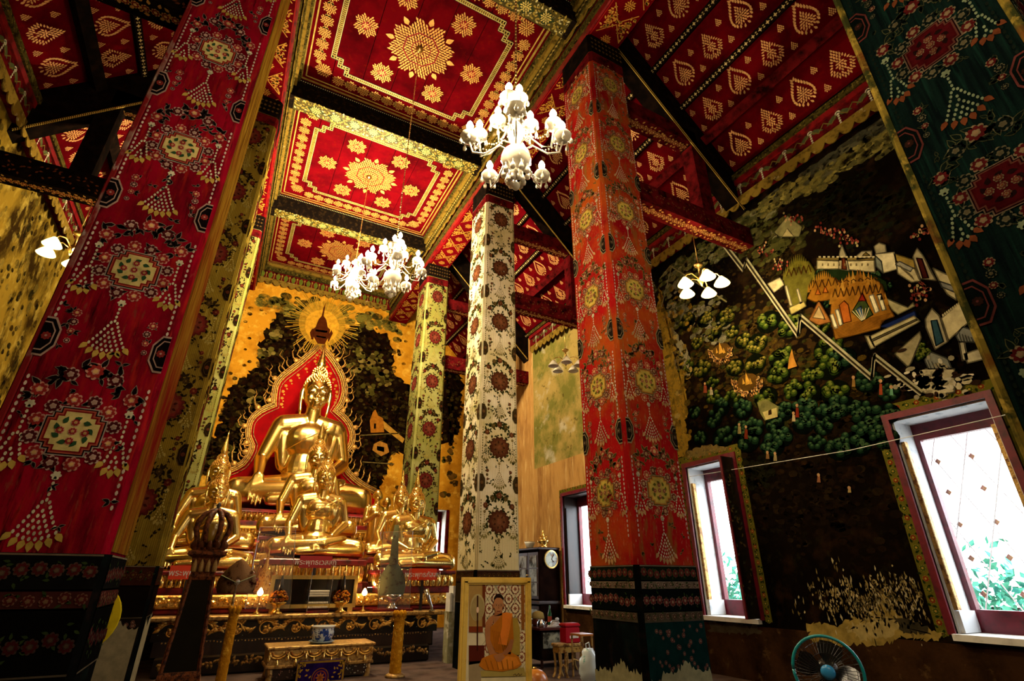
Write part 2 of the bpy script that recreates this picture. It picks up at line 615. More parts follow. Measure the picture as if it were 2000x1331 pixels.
def window(n, ya, yb, detailed=True):
    cy, w = (ya + yb) / 2, yb - ya
    fr = MB()
    x0, x1 = XW + .46, XW + .56
    fr.box(x0, x1, ya, ya + .09, ZS, ZH)
    fr.box(x0, x1, yb - .09, yb, ZS, ZH)
    fr.box(x0, x1, ya + .09, yb - .09, ZH - .26, ZH)
    fr.box(x0, x1, ya + .09, yb - .09, ZS, ZS + .27)
    o = struct(fr.build('window_%d' % n, MAT['win_red']), 'tall maroon-framed window in the mural wall')
    # lining of the opening, one board each side
    t = .025
    rv = MAT['dark_wood'] if n == 3 else MAT['reveal']
    for nm, bxs in (('reveal_board', (XW + .03, x0, yb - t, yb, ZS, ZH)), ('reveal_board', (XW + .03, x0, ya, ya + t, ZS, ZH)), ('head_board', (XW + .03, x0, ya + t, yb - t, ZH - t, ZH))):
        MB().box(*bxs).build(nm, rv, o)
    MB().box(XW - .09, x0, ya - .02, yb + .02, ZS - .06, ZS + .012).build('sill', MAT['white'], o)
    MB().box(x0 + .04, x0 + .05, ya + .09, yb - .09, ZS + .27, ZH - .26).build('pane', MAT['glass'], o)
    # red architrave, proud of the wall
    a = .085
    MB().box(XW - .035, XW + .03, yb, yb + a, ZS, ZH + a).build('architrave', MAT['win_red'], o)
    MB().box(XW - .035, XW + .03, ya - a, ya, ZS, ZH + a).build('architrave', MAT['win_red'], o)
    MB().box(XW - .035, XW + .03, ya, yb, ZH, ZH + a).build('architrave', MAT['win_red'], o)
    # shutter leaves folded into the reveal
    for yy, s in ((yb - t, -1), (ya + t, 1)):
        y0, y1 = sorted((yy, yy + s * .05))
        lf = MB().box(XW + .05, XW + .13, y0, y1, ZS + .27, ZH - .32).build('shutter_leaf', MAT['black_lac'] if n == 3 else MAT['gold_dim'], o)
        MB().box(XW + .06, XW + .12, y0 - .004, y1 + .004, ZS + .33, ZH - .38).build('carved_panel', MAT['dark_wood'] if n == 3 else MAT['gold_dim'], lf)
        MB().box(XW + .05, x0 - .02, y0, y1, ZS + .02, ZS + .26).build('reveal_block', MAT['reveal'], o)
    # painted floral border round the frame
    P = plane_X(XW, -1)
    b0, b1 = a + .005, a + .135
    og = hx('#5f5a1c')
    P.rect(yb + b0, yb + b1, ZS - .02, ZH + b1, og, 0)
    P.rect(ya - b1, ya - b0, ZS - .02, ZH + b1, og, 0)
    P.rect(ya - b0, yb + b0, ZH + b0, ZH + b1, og, 0)
    rr = random.Random(n)
    k = 0
    z = ZS
    while z < ZH + .1:
        for yy in (yb + (b0 + b1) / 2, ya - (b0 + b1) / 2):
            P.flower(yy, z, .042, (hx('#7a7030'), hx('#7c2c14') if k % 2 else hx('#3c4a14'), hx('#b08a3a')), 1)
            P.leaf(yy + .03, z + .06, .06, .03, rr.uniform(0, 6), hx('#1d2a0c'), 1)
            P.leaf(yy - .03, z + .05, .06, .03, rr.uniform(0, 6), hx('#1d2a0c'), 1)
        z += .125
        k += 1
    y = ya
    while y < yb + .05:
        P.flower(y, ZH + (b0 + b1) / 2, .042, (hx('#7a7030'), hx('#7c2c14') if k % 2 else hx('#3c4a14'), hx('#b08a3a')), 1)
        P.leaf(y + .06, ZH + (b0 + b1) / 2, .06, .03, rr.uniform(0, 6), hx('#1d2a0c'), 1)
        y += .125
        k += 1
    P.build('floral_border', MAT['paint_solid'], o)
    if n == 2:       # one leaf stands open into the room
        lf = MB().box(XW - .36, XW - .03, ya - .035, ya, ZS + .02, ZH - .02).build('open_shutter', MAT['black_lac'], o)
        P = plane_Y(ya - .035)
        for k in range(60):
            P.leaf(XW - .33 + random.random() * .26, ZS + .2 + random.random() * 2.2, .08, .04, random.uniform(0, 6.3), random.choice(['#3a3a2a', '#5a4a2a', '#2a2418']), k % 3)
        P.build('painted_guardian', MAT['paint'], lf)
        MB().box(XW - .365, XW - .34, ya - .04, ya + .002, ZS + .02, ZH - .02).build('shutter_stile', MAT['win_red'], lf)
    return o


WIN = [window(i + 1, a, b) for i, (a, b) in enumerate(WINDOWS)]
# end-wall window
a, b, za, zb = END_WIN
fr = MB()
fr.box(a, a + .09, YB + .4, YB + .5, za, zb).box(b - .09, b, YB + .4, YB + .5, za, zb).box(a + .09, b - .09, YB + .4, YB + .5, zb - .4, zb).box(a + .09, b - .09, YB + .4, YB + .5, za, za + .2)
w6 = struct(fr.build('window_6', MAT['red_wood']), 'bright end-wall window at the end of the right aisle')
MB().box(b - .02, b, YB + .02, YB + .4, za, zb).build('reveal_board', MAT['reveal'], w6)
MB().box(a, b, YB + .02, YB + .4, zb - .03, zb).build('head_board', MAT['reveal'], w6)
MB().box(b, b + .1, YB - .04, YB + .03, za, zb).build('architrave', MAT['red_wood'], w6)
MB().box(a + .09, b - .09, YB + .44, YB + .45, za + .2, zb - .4).build('pane', MAT['glass'], w6)

# lattice and shrubbery outside the nearest window
lt = thing('window_lattice', 'white diagonal lattice with small diamond bosses outside the nearest window', 'lattice', (XW + .95, 3.2, .6))
for k in range(-10, 12):
    for s in (-1, 1):
        mb = MB()
        y0, z0 = 3.2 + k * .42, .6
        pts = [(XW + .95 + .01 * s, y0, z0), (XW + .95 + .01 * s, y0 + s * 1.35, z0 + 3.3)]
        if max(p[1] for p in pts) < 1.6 or min(p[1] for p in pts) > 5.4:
            continue
        mb.tube(pts, .009, 5).build('lattice_bar', MAT['lattice'], lt)
dproto = None
for i in range(8):
    for j in range(8):
        y, z = 2.1 + i * .42, .9 + j * .44
        if dproto is None:
            mb = MB()
            mb.loft([[(0, -.001, -.001), (0, .001, -.001), (0, .001, .001), (0, -.001, .001)], [(.012, 0, -.045), (.012, .04, 0), (.012, 0, .045), (.012, -.04, 0)], [(.03, 0, -.045), (.03, .04, 0), (.03, 0, .045), (.03, -.04, 0)]], True)
            dproto = mb.build('lattice_boss', MAT['diamond'], lt, local=True)
            dproto.location = (-.02, y - 3.2, z - .6)
        else:
            copy_part(dproto, lt, (XW + .93, y, z))
rr = random.Random(4)
for n, (y, z, r) in enumerate(((3.55, .2, 1.5), (1.0, .9, 1.2), (7.2, .2, 1.5))):
    P = []
    mb = MB()
    for q in range(1100):
        c = Vector((rr.gauss(0, .45), rr.gauss(0, .55), rr.gauss(0, .35)))
        cc = (14.5 + c.x * r, y * 1.7 + c.y * r, z + .6 + c.z * r)
        d = Vector((rr.uniform(-1, 1), rr.uniform(-1, 1), rr.uniform(-1, 1))).normalized()
        e = d.cross(Vector((rr.uniform(-1, 1), rr.uniform(-1, 1), rr.uniform(-1, 1)))).normalized()
        L = rr.uniform(.14, .3)
        o = Vector(cc)
        mb.add([o, o + d * L * .5 + e * L * .25, o + d * L, o + d * L * .5 - e * L * .25], [(0, 1, 2, 3)])
    t = thing('garden_shrub', ('blue-green shrub behind the lattice of the nearest window', 'leafy shrub low in the corner beyond the lattice', 'shrub outside the middle window')[n], 'shrub', (14.5, y * 1.7, -.5))
    mb.build('foliage', MAT['foliage_out'], t, kind='stuff')
    MB().tube([(14.5, y * 1.7, -.5), (14.5, y * 1.7 + .1, z + .6)], [.08, .03], 6).build('stem', MAT['dark_wood'], t)

# ---------------------------------------------------------------- cornices with hanging scallops
GOLDC = hx('#b98a2e')


def scallop_strip(mapf, L0, L1, zt, depth, pitch, th):
    """wavy lambrequin: solid strip whose lower edge is a row of lobes"""
    n = int((L1 - L0) / pitch)
    pts = []
    for i in range(n):
        for k in range(6):
            t = k / 6
            pts.append((L0 + (i + t) * pitch, zt - depth * (.55 + .45 * math.sin(PI * t) ** .6)))
    pts.append((L0 + n * pitch, zt - depth * .55))
    vs, fs = [], []
    for u, z in pts:
        vs += [mapf(u, z, 0), mapf(u, zt, 0), mapf(u, z, th), mapf(u, zt, th)]
    for i in range(len(pts) - 1):
        a, b = 4 * i, 4 * i + 4
        fs += [(a, b, b + 1, a + 1), (a + 2, a + 3, b + 3, b + 2), (a, a + 2, b + 2, b), (a + 1, b + 1, b + 3, a + 3)]
    return vs, fs


MAT['trim_gold'] = layered('weathered_gold_trim', '#7c6426', [dict(c='#33260e', s=7, lo=.5, hi=.68), dict(c='#b8a87c', s=4, lo=.62, hi=.72)], 0.5, .2)
MAT['trim_olive'] = layered('olive_gilt_moulding', '#453d18', [dict(c='#1c160a', s=12, lo=.48, hi=.6), dict(c='#7c6a2e', s=20, lo=.55, hi=.66)], 0.5, .2, .4, 50)


def wall_cornice(X, sg, y0, y1, name, label):
    """sg = direction into the room"""
    def bx(d0, d1, z0, z1):
        xa, xb = sorted((X + sg * d0, X + sg * d1))
        return MB().box(xa, xb, y0, y1, z0, z1)
    o = struct(bx(0, .14, 8.55, 9.1).build(name, MAT['red_wood']), label)
    bx(0, .22, 9.1, 9.22).build('top_moulding', MAT['trim_olive'], o)
    bx(0, .18, 8.98, 9.1).build('moulding', MAT['red_lac'], o)
    vs, fs = scallop_strip(lambda u, z, t: (X + sg * (.16 + t), u, z), y0, y1, 8.66, .26, .26, .02)
    link_mesh('scalloped_edge', vs, fs, MAT['trim_gold'], o)
    P = Painter(lambda u, v, f: (X + sg * (.14 + f), u, v))
    y = y0 + .2
    while y < y1 - .1:
        P.ell(y, 8.93, .05, .045, '#cfc6a8', 1, 8)
        for k in range(4):
            P.ell(y, 8.86 - k * .055, .022, .026, '#b8b193', 1, 6)
        for s in (-1, 1):
            P.leaf(y, 8.93, .26, .1, -PI / 2 + s * 1.1, '#4a5030', 0)
            P.line([(y, 8.95), (y + s * .14, 8.8), (y + s * .26, 8.93)], .02, '#6d5a2a', 1)
        y += .52
    P.build('tassel_pattern', MAT['paint'], o)
    return o


wall_cornice(XW, -1, YF, 13.85, 'trim_1', 'red cornice with tassels and scalloped gold edge above the mural wall')
wall_cornice(XL, 1, YF, 13.85, 'trim_2', 'scalloped red and gold cornice on the left aisle wall')
# nave end cornice
o = struct(MB().box(mx(4.34), 4.34, YB - .12, YB, 11.55, 12.0).build('trim_3', MAT['red_wood']), 'dark red lambrequin cornice across the end wall under the ceiling')
MB().box(mx(4.3), 4.3, YB - .22, YB, 12.0, 12.14).build('moulding', MAT['trim_olive'], o)
MB().box(mx(4.3), 4.3, YB - .3, YB, 12.14, 12.25).build('top_moulding', MAT['trim_gold'], o)
vs, fs = scallop_strip(lambda u, z, t: (u, YB - .14 - t, z), mx(4.34), 4.34, 11.68, .26, .27, .02)
link_mesh('scalloped_edge', vs, fs, MAT['trim_gold'], o)
P = plane_Y(YB - .12)
x = mx(4.2)
while x < 4.2:
    P.leaf(x, 11.98, .34, .16, -PI / 2, '#55601f', 0)
    P.ell(x + .13, 11.9, .03, .05, '#8d7630', 1, 6)
    P.line([(x + .13, 11.88), (x + .13, 11.7)], .02, '#8d7630', 1)
    x += .27
P.build('lambrequin_pattern', MAT['paint_solid'], o)

# ---------------------------------------------------------------- lintel beams over the columns
MAT['ceil_red'] = layered('vermilion_ceiling_paint', '#58040b', [dict(c='#380307', s=1.4, lo=.42, hi=.66), dict(c='#640e0a', s=9, lo=.56, hi=.72, a=.6)], 0.8, spec=0.0)


def tri_lacy(P, u0, u1, v0, v1, sp, col, lay=0):
    """triangle (u0..u1 base at v0, apex v1) of tracery"""
    uc, h = (u0 + u1) / 2, v1 - v0
    n = int(abs(h) / sp) + 1
    for j in range(n):
        t = (j + .5) / n
        hw = (u1 - u0) / 2 * (1 - t)
        m = max(1, int(2 * hw / sp))
        for i in range(m):
            a = uc - hw + 2 * hw * (i + .5) / m
            P.leaf(a - sp * .3, v0 + h * t, sp * 1.15, sp * .6, random.uniform(0, 2 * PI), col, lay)


def lintel(side, name, label):
    f = (lambda x: x) if side > 0 else mx
    def bx(xa, xb, za, zb, mat, nm, par=None):
        xa, xb = sorted((f(xa), f(xb)))
        return MB().box(xa, xb, YF, YB, za, zb).build(nm, mat, par)
    o = struct(bx(4.36, 5.04, 11.10, 12.6, MAT['ceil_red'], name), label)
    bx(4.32, 4.36, 11.12, 11.28, MAT['red_lac'], 'fillet', o)
    bx(4.30, 4.36, 11.30, 11.50, MAT['trim_olive'], 'moulding', o)
    vs, fs = scallop_strip(lambda u, z, t: (f(4.28 - t), u, z), YF, YB, 11.72, .17, .42, .015)
    link_mesh('wavy_edge', vs, fs, MAT['trim_gold'], o)
    bx(4.24, 4.36, 11.70, 11.95, MAT['trim_olive'], 'moulding', o)
    bx(4.18, 4.36, 11.98, 12.12, MAT['trim_gold'], 'moulding', o)
    bx(4.13, 4.36, 12.14, 12.25, MAT['trim_olive'], 'moulding', o)
    # soffit tracery: big pointed fields with a rosette between
    P = plane_Z(11.10)
    xa, xb = sorted((f(4.44), f(4.98)))
    xc = (xa + xb) / 2
    g = hx('#c08a34')
    y = .2
    while y < YB - .2:
        for s in (1, -1):
            base = xa if s > 0 else xb
            for t in range(9):
                w = .5 * (1 - t / 9)
                m = max(1, int(w / .06))
                for i in range(m):
                    P.leaf(base + s * (.02 + t * .028), y - w / 2 + (i + .5) * w / m, .075, .036, random.uniform(0, 6.3), g, 0)
        lacy(P, lambda a, c: abs(a) + abs(c) < .13, xc, y + .37, .16, .045, g, 0)
        P.line([(xa, y + .30), (xc, y + .02), (xb, y + .30)], .018, g, 0)
        P.line([(xa, y + .44), (xc, y + .72), (xb, y + .44)], .018, g, 0)
        y += .74
    xr = f(4.385)
    P.rect(min(xr, f(4.36)), max(xr, f(4.36)), YF, YB, '#8a1210', 1)
    P.build('gold_tracery', MAT['gilt'], o)
    # thin gold beads on the moulding
    P = Painter(lambda u, v, q: (f(4.24 - q), u, v))
    y = 2.0
    while y < YB:
        P.leaf(y, 11.80, .09, .05, .7, '#c9b05a', 0)
        P.leaf(y + .05, 11.88, .08, .04, -.7, '#c9b05a', 0)
        y += .11
    P.build('carved_leaf_row', MAT['gilt'], o)
    return o


lintel(1, 'trim_4', 'red and gold painted lintel beam over the right-hand columns')
lintel(-1, 'trim_5', 'red and gold painted lintel beam over the left-hand columns')

# ---------------------------------------------------------------- nave ceiling: planks, beams, gold tracery
ceil = struct(MB().box(-1.2, 4.84, YF, YB, 12.29, 12.5).build('ceiling', MAT['black_wood']), 'red plank ceiling of the nave stencilled with gold stars')
BEAMS = [.78, 5.28, 9.80, 14.33]
CX0, CX1 = -.52, 4.15
bays = []
for i, yb_ in enumerate(BEAMS):
    y0 = yb_ + .42
    y1 = BEAMS[i + 1] if i + 1 < len(BEAMS) else YB - .3
    bays.append((y0, y1))
bays.append((YF, BEAMS[0]))
npl = 7
for y0, y1 in bays:
    for k in range(npl):
        w = (CX1 - CX0) / npl
        zz = 12.25 + random.uniform(0, .006)
        MB().box(CX0 + k * w + .007, CX0 + (k + 1) * w - .007, y0, y1, zz, 12.29).build('plank', MAT['ceil_red'], ceil)
MAT['beam_side'] = layered('black_painted_beam', '#120d0a', [dict(c='#2c2012', s=10, lo=.52, hi=.66)], .5)
G1, G2 = hx('#cf9c4e'), hx('#a38c3c')
for yb_ in BEAMS:
    bm_ = MB().box(CX0 - .2, CX1 + .2, yb_, yb_ + .42, 11.67, 12.26).build('cross_beam', MAT['beam_side'], ceil)
    P = plane_Z(11.67)
    P.rect(CX0, CX1, yb_ + .01, yb_ + .41, '#4a4118', 0)
    x = CX0 + .06
    while x < CX1:
        for q in range(6):
            P.leaf(x, yb_ + .05 + q * .062, .075, .04, random.uniform(0, 6.3), G2 if random.random() < .8 else hx('#cfc48a'), 1)
        x += .062
    for k in range(9):
        xx = CX0 + .5 + k * .46
        P.poly([(xx - .2, yb_ + .21), (xx, yb_ + .36), (xx + .2, yb_ + .21), (xx, yb_ + .06)], '#2b3517', 2)
        lacy(P, lambda a, c: a * a + c * c < .012, xx, yb_ + .21, .12, .05, hx('#d8c06a'), 3)
    P.build('gold_tracery', MAT['gilt'], bm_)
    P = plane_Y(yb_)
    x = CX0
    while x < CX1:
        P.ell(x, 12.20, .014, .014, '#d9cfa0', 1, 6)
        x += .05
    P.build('bead_row', MAT['paint_solid'], bm_)


def bay_pattern(y0, y1):
    P = plane_Z(12.25)
    xc, yc = (CX0 + CX1) / 2 - .03, (y0 + y1) / 2
    hw, hh = (CX1 - CX0) / 2 - .06, (y1 - y0) / 2 - .06
    # outer gilded fillet
    for d, w, c in ((0, .05, '#8f7a34'), (.10, .03, '#b59a48')):
        a, b = hw - d, hh - d
        P.line([(xc - a, yc - b), (xc + a, yc - b), (xc + a, yc + b), (xc - a, yc + b), (xc - a, yc - b)], w, c, 0)
    # roundels
    rw, rh = hw - .30, hh - .30
    pts = []
    nx, ny = 11, 9
    for i in range(nx):
        for s in (-1, 1):
            pts.append((xc - rw + .5 + (2 * rw - 1.0) * i / (nx - 1), yc + s * rh, 0))
    for j in range(ny):
        for s in (-1, 1):
            pts.append((xc + s * rw, yc - rh + .5 + (2 * rh - 1.0) * j / (ny - 1), 1))
    for x, y, vert in pts:
        lacy(P, lambda a, c: a * a + c * c < .0165, x, y, .13, .046, G1, 1)
        dx, dy = (0, .19) if vert else (.19, 0)
        for s in (-1, 1):
            P.leaf(x + dx - .04 * (vert == 0), y + dy - .04 * vert, .09, .05, (PI / 2 if vert else 0) + s * .8, G1, 1)
            P.leaf(x + dx + .04 * (vert == 0), y + dy + .04 * vert, .09, .05, (PI / 2 if vert else 0) + PI + s * .8, G1, 1)
    # stepped inner border
    a, b, st = hw - .58, hh - .56, .17
    path = []
    for sx, sy in ((1, -1), (1, 1), (-1, 1), (-1, -1)):
        cor = [(a - 3 * st, b), (a - 2 * st, b), (a - 2 * st, b - st), (a - st, b - st), (a - st, b - 2 * st), (a, b - 2 * st), (a, b - 3 * st)]
        if (sx, sy) in ((1, 1), (-1, -1)):
            pass
        else:
            cor = cor[::-1]
        if (sx, sy) == (1, -1):
            cor = [(a - 3 * st, b), (a - 2 * st, b), (a - 2 * st, b - st), (a - st, b - st), (a - st, b - 2 * st), (a, b - 2 * st), (a, b - 3 * st)]
        elif (sx, sy) == (1, 1):
            cor = [(a, b - 3 * st), (a, b - 2 * st), (a - st, b - 2 * st), (a - st, b - st), (a - 2 * st, b - st), (a - 2 * st, b), (a - 3 * st, b)]
        elif (sx, sy) == (-1, 1):
            cor = [(a - 3 * st, b), (a - 2 * st, b), (a - 2 * st, b - st), (a - st, b - st), (a - st, b - 2 * st), (a, b - 2 * st), (a, b - 3 * st)]
        else:
            cor = [(a, b - 3 * st), (a, b - 2 * st), (a - st, b - 2 * st), (a - st, b - st), (a - 2 * st, b - st), (a - 2 * st, b), (a - 3 * st, b)]
        path += [(xc + sx * p, yc + sy * q) for p, q in cor]
    path.append(path[0])
    P.line(path, .12, '#3b2a10', 1)
    for p, q in zip(path[:-1], path[1:]):
        L = math.hypot(q[0] - p[0], q[1] - p[1])
        an = math.atan2(q[1] - p[1], q[0] - p[0])
        m = max(2, int(L / .045))
        for i in range(m):
            t = (i + .5) / m
            x, y = p[0] + (q[0] - p[0]) * t, p[1] + (q[1] - p[1]) * t
            P.leaf(x, y, .05, .03, an + .8, G2, 2)
            P.leaf(x, y, .05, .03, an - .8, G2, 2)
    for dlt in (.055, -.055):
        pp = []
        for (x, y) in path:
            s = 1 + dlt / 2.0
            pp.append((xc + (x - xc) * s, yc + (y - yc) * s))
        P.line(pp, .014, '#c9b87a', 2)
    # corner bouquets
    for sx in (-1, 1):
        for sy in (-1, 1):
            x, y = xc + sx * (hw - .42), yc + sy * (hh - .42)
            lacy(P, lambda u, v: u * u + v * v < .035, x - sx * .02, y - sy * .02, .2, .055, G1, 1)
    # central rosette and six stars
    def ins(n, R, k):
        return lambda u, v: math.hypot(u, v) < R * (1 - k * abs(((math.atan2(v, u) * n / (2 * PI)) % 1) - .5) * 2)
    lacy(P, ins(8, .74, .26), xc, yc, .8, .068, G1, 1)
    for t in range(8):
        an = PI / 4 * t
        P.leaf(xc + .60 * math.cos(an + PI / 8 * 0), yc + .60 * math.sin(an), .2, .12, an, G1, 1)
    for rad, w in ((.40, .03), (.22, .02)):
        ring = [(xc + rad * math.cos(PI / 4 * k + PI / 8), yc + rad * math.sin(PI / 4 * k + PI / 8)) for k in range(9)]
        P.line(ring, w, '#7e0a10', 2)
    for dx, dy in ((-1.22, 0.02), (1.24, .02), (-.62, .98), (.62, .96), (-.62, -.98), (.62, -.98)):
        lacy(P, ins(8, .30, .32), xc + dx, yc + dy, .32, .055, G1, 1)
        P.star(xc + dx, yc + dy, .12, 8, .6, '#7e0a10', 2)
        lacy(P, lambda u, v: u * u + v * v < .006, xc + dx, yc + dy, .09, .05, G1, 3)
    P.build('gold_stencil', MAT['gilt'], ceil)


for y0, y1 in bays[:4]:
    bay_pattern(y0, y1)

# ---------------------------------------------------------------- sloping aisle ceilings
S2 = math.sqrt(.5)
TRUSS = [-3.8, .72, 5.2, 9.66, 14.2]


def kranok(P, u, v, s, kind, col):
    """pointed leaf medallion, tip toward smaller v (up the slope)"""
    def prof(t):       # half width for t in 0 (base) .. 1 (tip)
        return .46 * (math.sin(PI / 2 * min(1.0, t / .34)) ** .7) if t < .34 else .46 * max(0.0, 1 - (t - .34) / .66) ** 1.25 * (1 + .35 * math.sin(PI * (t - .34) / .66))
    if kind == 0:
        n = 13
        for sg in (-1, 1):
            for i in range(n):
                t = (i + .5) / n
                P.leaf(u + sg * s * prof(t) * .92, v + s * (.62 - 1.25 * t), s * .17, s * .085, -PI / 2 - sg * (.5 - t), col, 0)
        lacy(P, lambda a, c: abs(a) < s * .62 * prof(max(0, min(1, (.36 * s - c) / (.8 * s)))) and -.44 * s < c < .36 * s, u, v + .06 * s, s * .6, s * .105, col, 0)
    elif kind == 1:
        lacy(P, lambda a, c: abs(a) < s * 1.0 * prof(max(0, min(1, (.6 * s - c) / (1.25 * s)))) and -.65 * s < c < .6 * s and not (.2 * s < math.hypot(a, c - .1 * s) < .265 * s), u, v, s * .75, s * .105, col, 0)
    else:
        lacy(P, lambda a, c: abs(a) < s * .85 * prof(max(0, min(1, (.5 * s - c) / s))) and -.5 * s < c < .5 * s, u, v, s * .6, s * .22, col, 0, -PI / 2)


def aisle(side, name, label):
    f = (lambda x: x) if side > 0 else mx
    Z0 = 17.5

    def zc(x):
        return Z0 - x
    mb = MB()
    mb.loft([[(f(5.0), y, zc(5.0)), (f(8.3), y, zc(8.3)), (f(8.3), y, zc(8.3) + .15), (f(5.0), y, zc(5.0) + .15)] for y in (YF, YB)], True)
    o = struct(mb.build(name, MAT['ceil_red']), label)
    n_ = S2

    def purlin(x, w, h, y0, y1, mat, nm, dots):
        c = (x, zc(x))
        q = []
        for a, d in ((-w / 2, 0), (w / 2, 0), (w / 2, h), (-w / 2, h)):
            q.append((c[0] + S2 * a - n_ * d, c[1] - S2 * a - n_ * d))
        mb = MB().loft([[(f(px_), y, pz) for px_, pz in q] for y in (y0, y1)], True)
        p = mb.build(nm, mat, o)
        if dots:
            P = Painter(lambda u, v, k: (f(c[0] + S2 * v - n_ * (h + k)), u, c[1] - S2 * v - n_ * (h + k)))
            y = y0 + .05
            while y < y1:
                P.star(y, 0, .042, 4, .45, '#c9b27a', 0)
                P.ell(y + .08, .018, .02, .012, '#b9a468', 0, 6)
                P.ell(y + .08, -.018, .02, .012, '#b9a468', 0, 6)
                y += .155
            P.build('flower_row', MAT['paint_solid'], p)
        return p
    ys = TRUSS + [YB]
    for y0, y1 in zip(ys[:-1], ys[1:]):
        y0 += .3
        for x in (5.47, 6.17, 6.87, 8.16):
            purlin(x, .13, .11, y0, y1, MAT['black_wood'], 'purlin', True)
        purlin(7.47, .2, .24, y0, y1, MAT['red_wood'] if side > 0 else MAT['black_wood'], 'plate_beam', False)
    # gold leaf medallions
    P = Painter(lambda u, v, k: (f(5 + v * S2 - n_ * k), u, zc(5) - v * S2 - n_ * k))
    g = hx('#d6a062')
    for y0, y1 in zip(ys[:-1], ys[1:]):
        if y0 < -1:
            continue
        for r, x in enumerate((5.80, 6.52, 7.16, 7.84)):
            v = (x - 5) / S2
            m = 6
            for i in range(m):
                u = y0 + .55 + (y1 - y0 - .5) * i / (m - .3)
                kranok(P, u, v, .46, (i + r) % 2, g)
                if i < m:
                    for dv in (-.2, .2):
                        kranok(P, u + .36, v + dv, .15, 2, g)
    P.build('gold_leaf_medallions', MAT['gilt'], o)
    # trusses
    MAT.setdefault('rope', layered('rope_edge_gilding', '#c2a24e', [dict(c='#3a2a0c', k='wave', s=14, dist=.2, dir='DIAGONAL', lo=.5, hi=.55)], .5, .2))
    tm = MAT['red_wood'] if side > 0 else MAT['black_wood']
    for y in TRUSS:
        y1 = y + .32
        low = lambda x: 16.55 - x
        r = MB().loft([[(f(5.0), yy, low(5.0)), (f(8.2), yy, low(8.2)), (f(8.2), yy, zc(8.2)), (f(5.0), yy, zc(5.0))] for yy in (y, y1)], True).build('rafter', MAT['black_wood'], o)
        MB().tube([(f(5.05), y - .01, low(5.05)), (f(8.15), y - .01, low(8.15))], .022, 6).build('rope_moulding', MAT['rope'], r)
        t = MB().box(*sorted((f(5.0), f(8.2))), y, y1, 7.52, 7.95).build('tie_beam', tm, o)
        t2 = MB().box(*sorted((f(5.0), f(7.1))), y, y1, 9.64, 10.0).build('tie_beam', tm, o)
        MB().box(*sorted((f(6.93), f(7.25))), y + .02, y1 - .02, 7.95, 9.64).build('post', tm, o)
        MB().box(*sorted((f(6.93), f(7.25))), y + .02, y1 - .02, 9.64, 9.95).build('post_head', MAT['black_wood'], o)
        for z, xe, par in ((7.52, 8.15, t), (9.64, 7.05, t2)):
            P = plane_Z(z)
            x = 5.1
            while x < xe:
                for q in range(3):
                    P.leaf(f(x), y + .09 + q * .07, .065, .04, random.uniform(0, 6.3), '#b88a44', 0)
                P.flower(f(x + .04), y + .16, .05, (hx('#c99a50'), hx('#6e1512'), hx('#d6b070')), 1)
                x += .1
            P.build('gold_tracery', MAT['gilt'], par)
        P = Painter(lambda u, v, k: (f(u), y - k, v))
        x = 5.1
        while x < 8.1:
            P.leaf(x, 7.6 + random.uniform(0, .28), .06, .03, random.uniform(0, 6.3), '#6d3a22', 0)
            x += .035
        P.build('faded_tracery', MAT['paint'], t)
    return o


aisle(1, 'ceiling.001', 'sloping red ceiling of the right aisle with gold leaf medallions and dark trusses')
aisle(-1, 'ceiling.002', 'sloping red ceiling of the left aisle with gold leaf medallions and black trusses')
# ================================================================ columns
PALS = {
    'red': dict(fl=[('#c08878', '#8f2a26', '#d8b070'), ('#b89a90', '#4a1818', '#b09080')], leaf=('#150d0d', '#86766a'), med=['#a89a90', '#140d0d', '#a8503e', '#7e1a1a', '#cdbb78'], inl='#2c4a2e', inf='#8c2a24', pearl='#c9c2a4', fringe='#b79a48', octa=('#a8897c', '#100a0c', '#7c2a26'), dot='#c9b8a8'),
    'green': dict(fl=[('#635640', '#3e1010', '#6e5940'), ('#4c4836', '#0b110e', '#48412e')], leaf=('#0b130f', '#3b3c26'), med=['#564939', '#160406', '#482820', '#300609', '#34080b'], inl='#160908', inf='#482119', pearl='#636c53', fringe='#582e19', octa=('#482320', '#060a08', '#23140e'), dot='#101611'),
    'orange': dict(fl=[('#b98a66', '#9a3f2c', '#c0a060'), ('#a89070', '#6a3020', '#a08050')], leaf=('#4a3a18', '#8f7a4c'), med=['#9a845c', '#4a3418', '#a0682e', '#b08a3c', '#b9a048'], inl='#5a5a20', inf='#8a4a24', pearl='#c4b294', fringe='#b58a5a', octa=('#8f7e5c', '#1e1812', '#4a3a2c'), dot='#c4b0a0'),
    'white': dict(fl=[('#5a3a22', '#6a3a26', '#8a6a3a'), ('#4a4a22', '#5a4a26', '#7a5a3a')], leaf=('#33391a', '#33391a'), med=['#4a2a1a', '#5c3220', '#43251a', '#6a4228', '#5a3a26'], inl='#3c2a18', inf='#7a4a30', pearl='#8a7a4a', fringe='#7a7040', octa=('#4a4424', '#3a2a1a', '#6a4a2a'), dot='#6a6030', solid=1),
    'olive': dict(fl=[('#5a2018', '#4a1c14', '#6a4426'), ('#2c2410', '#3a2a14', '#5a4420')], leaf=('#231a0c', '#231a0c'), med=['#4a1a16', '#5c1e1a', '#33120e', '#5a2a1e', '#4a2018'], inl='#2a1a10', inf='#6a3424', pearl='#9a8a48', fringe='#8a7a3c', octa=('#3a2a14', '#1a120a', '#4a2416'), dot='#6a5a26', solid=1),
}


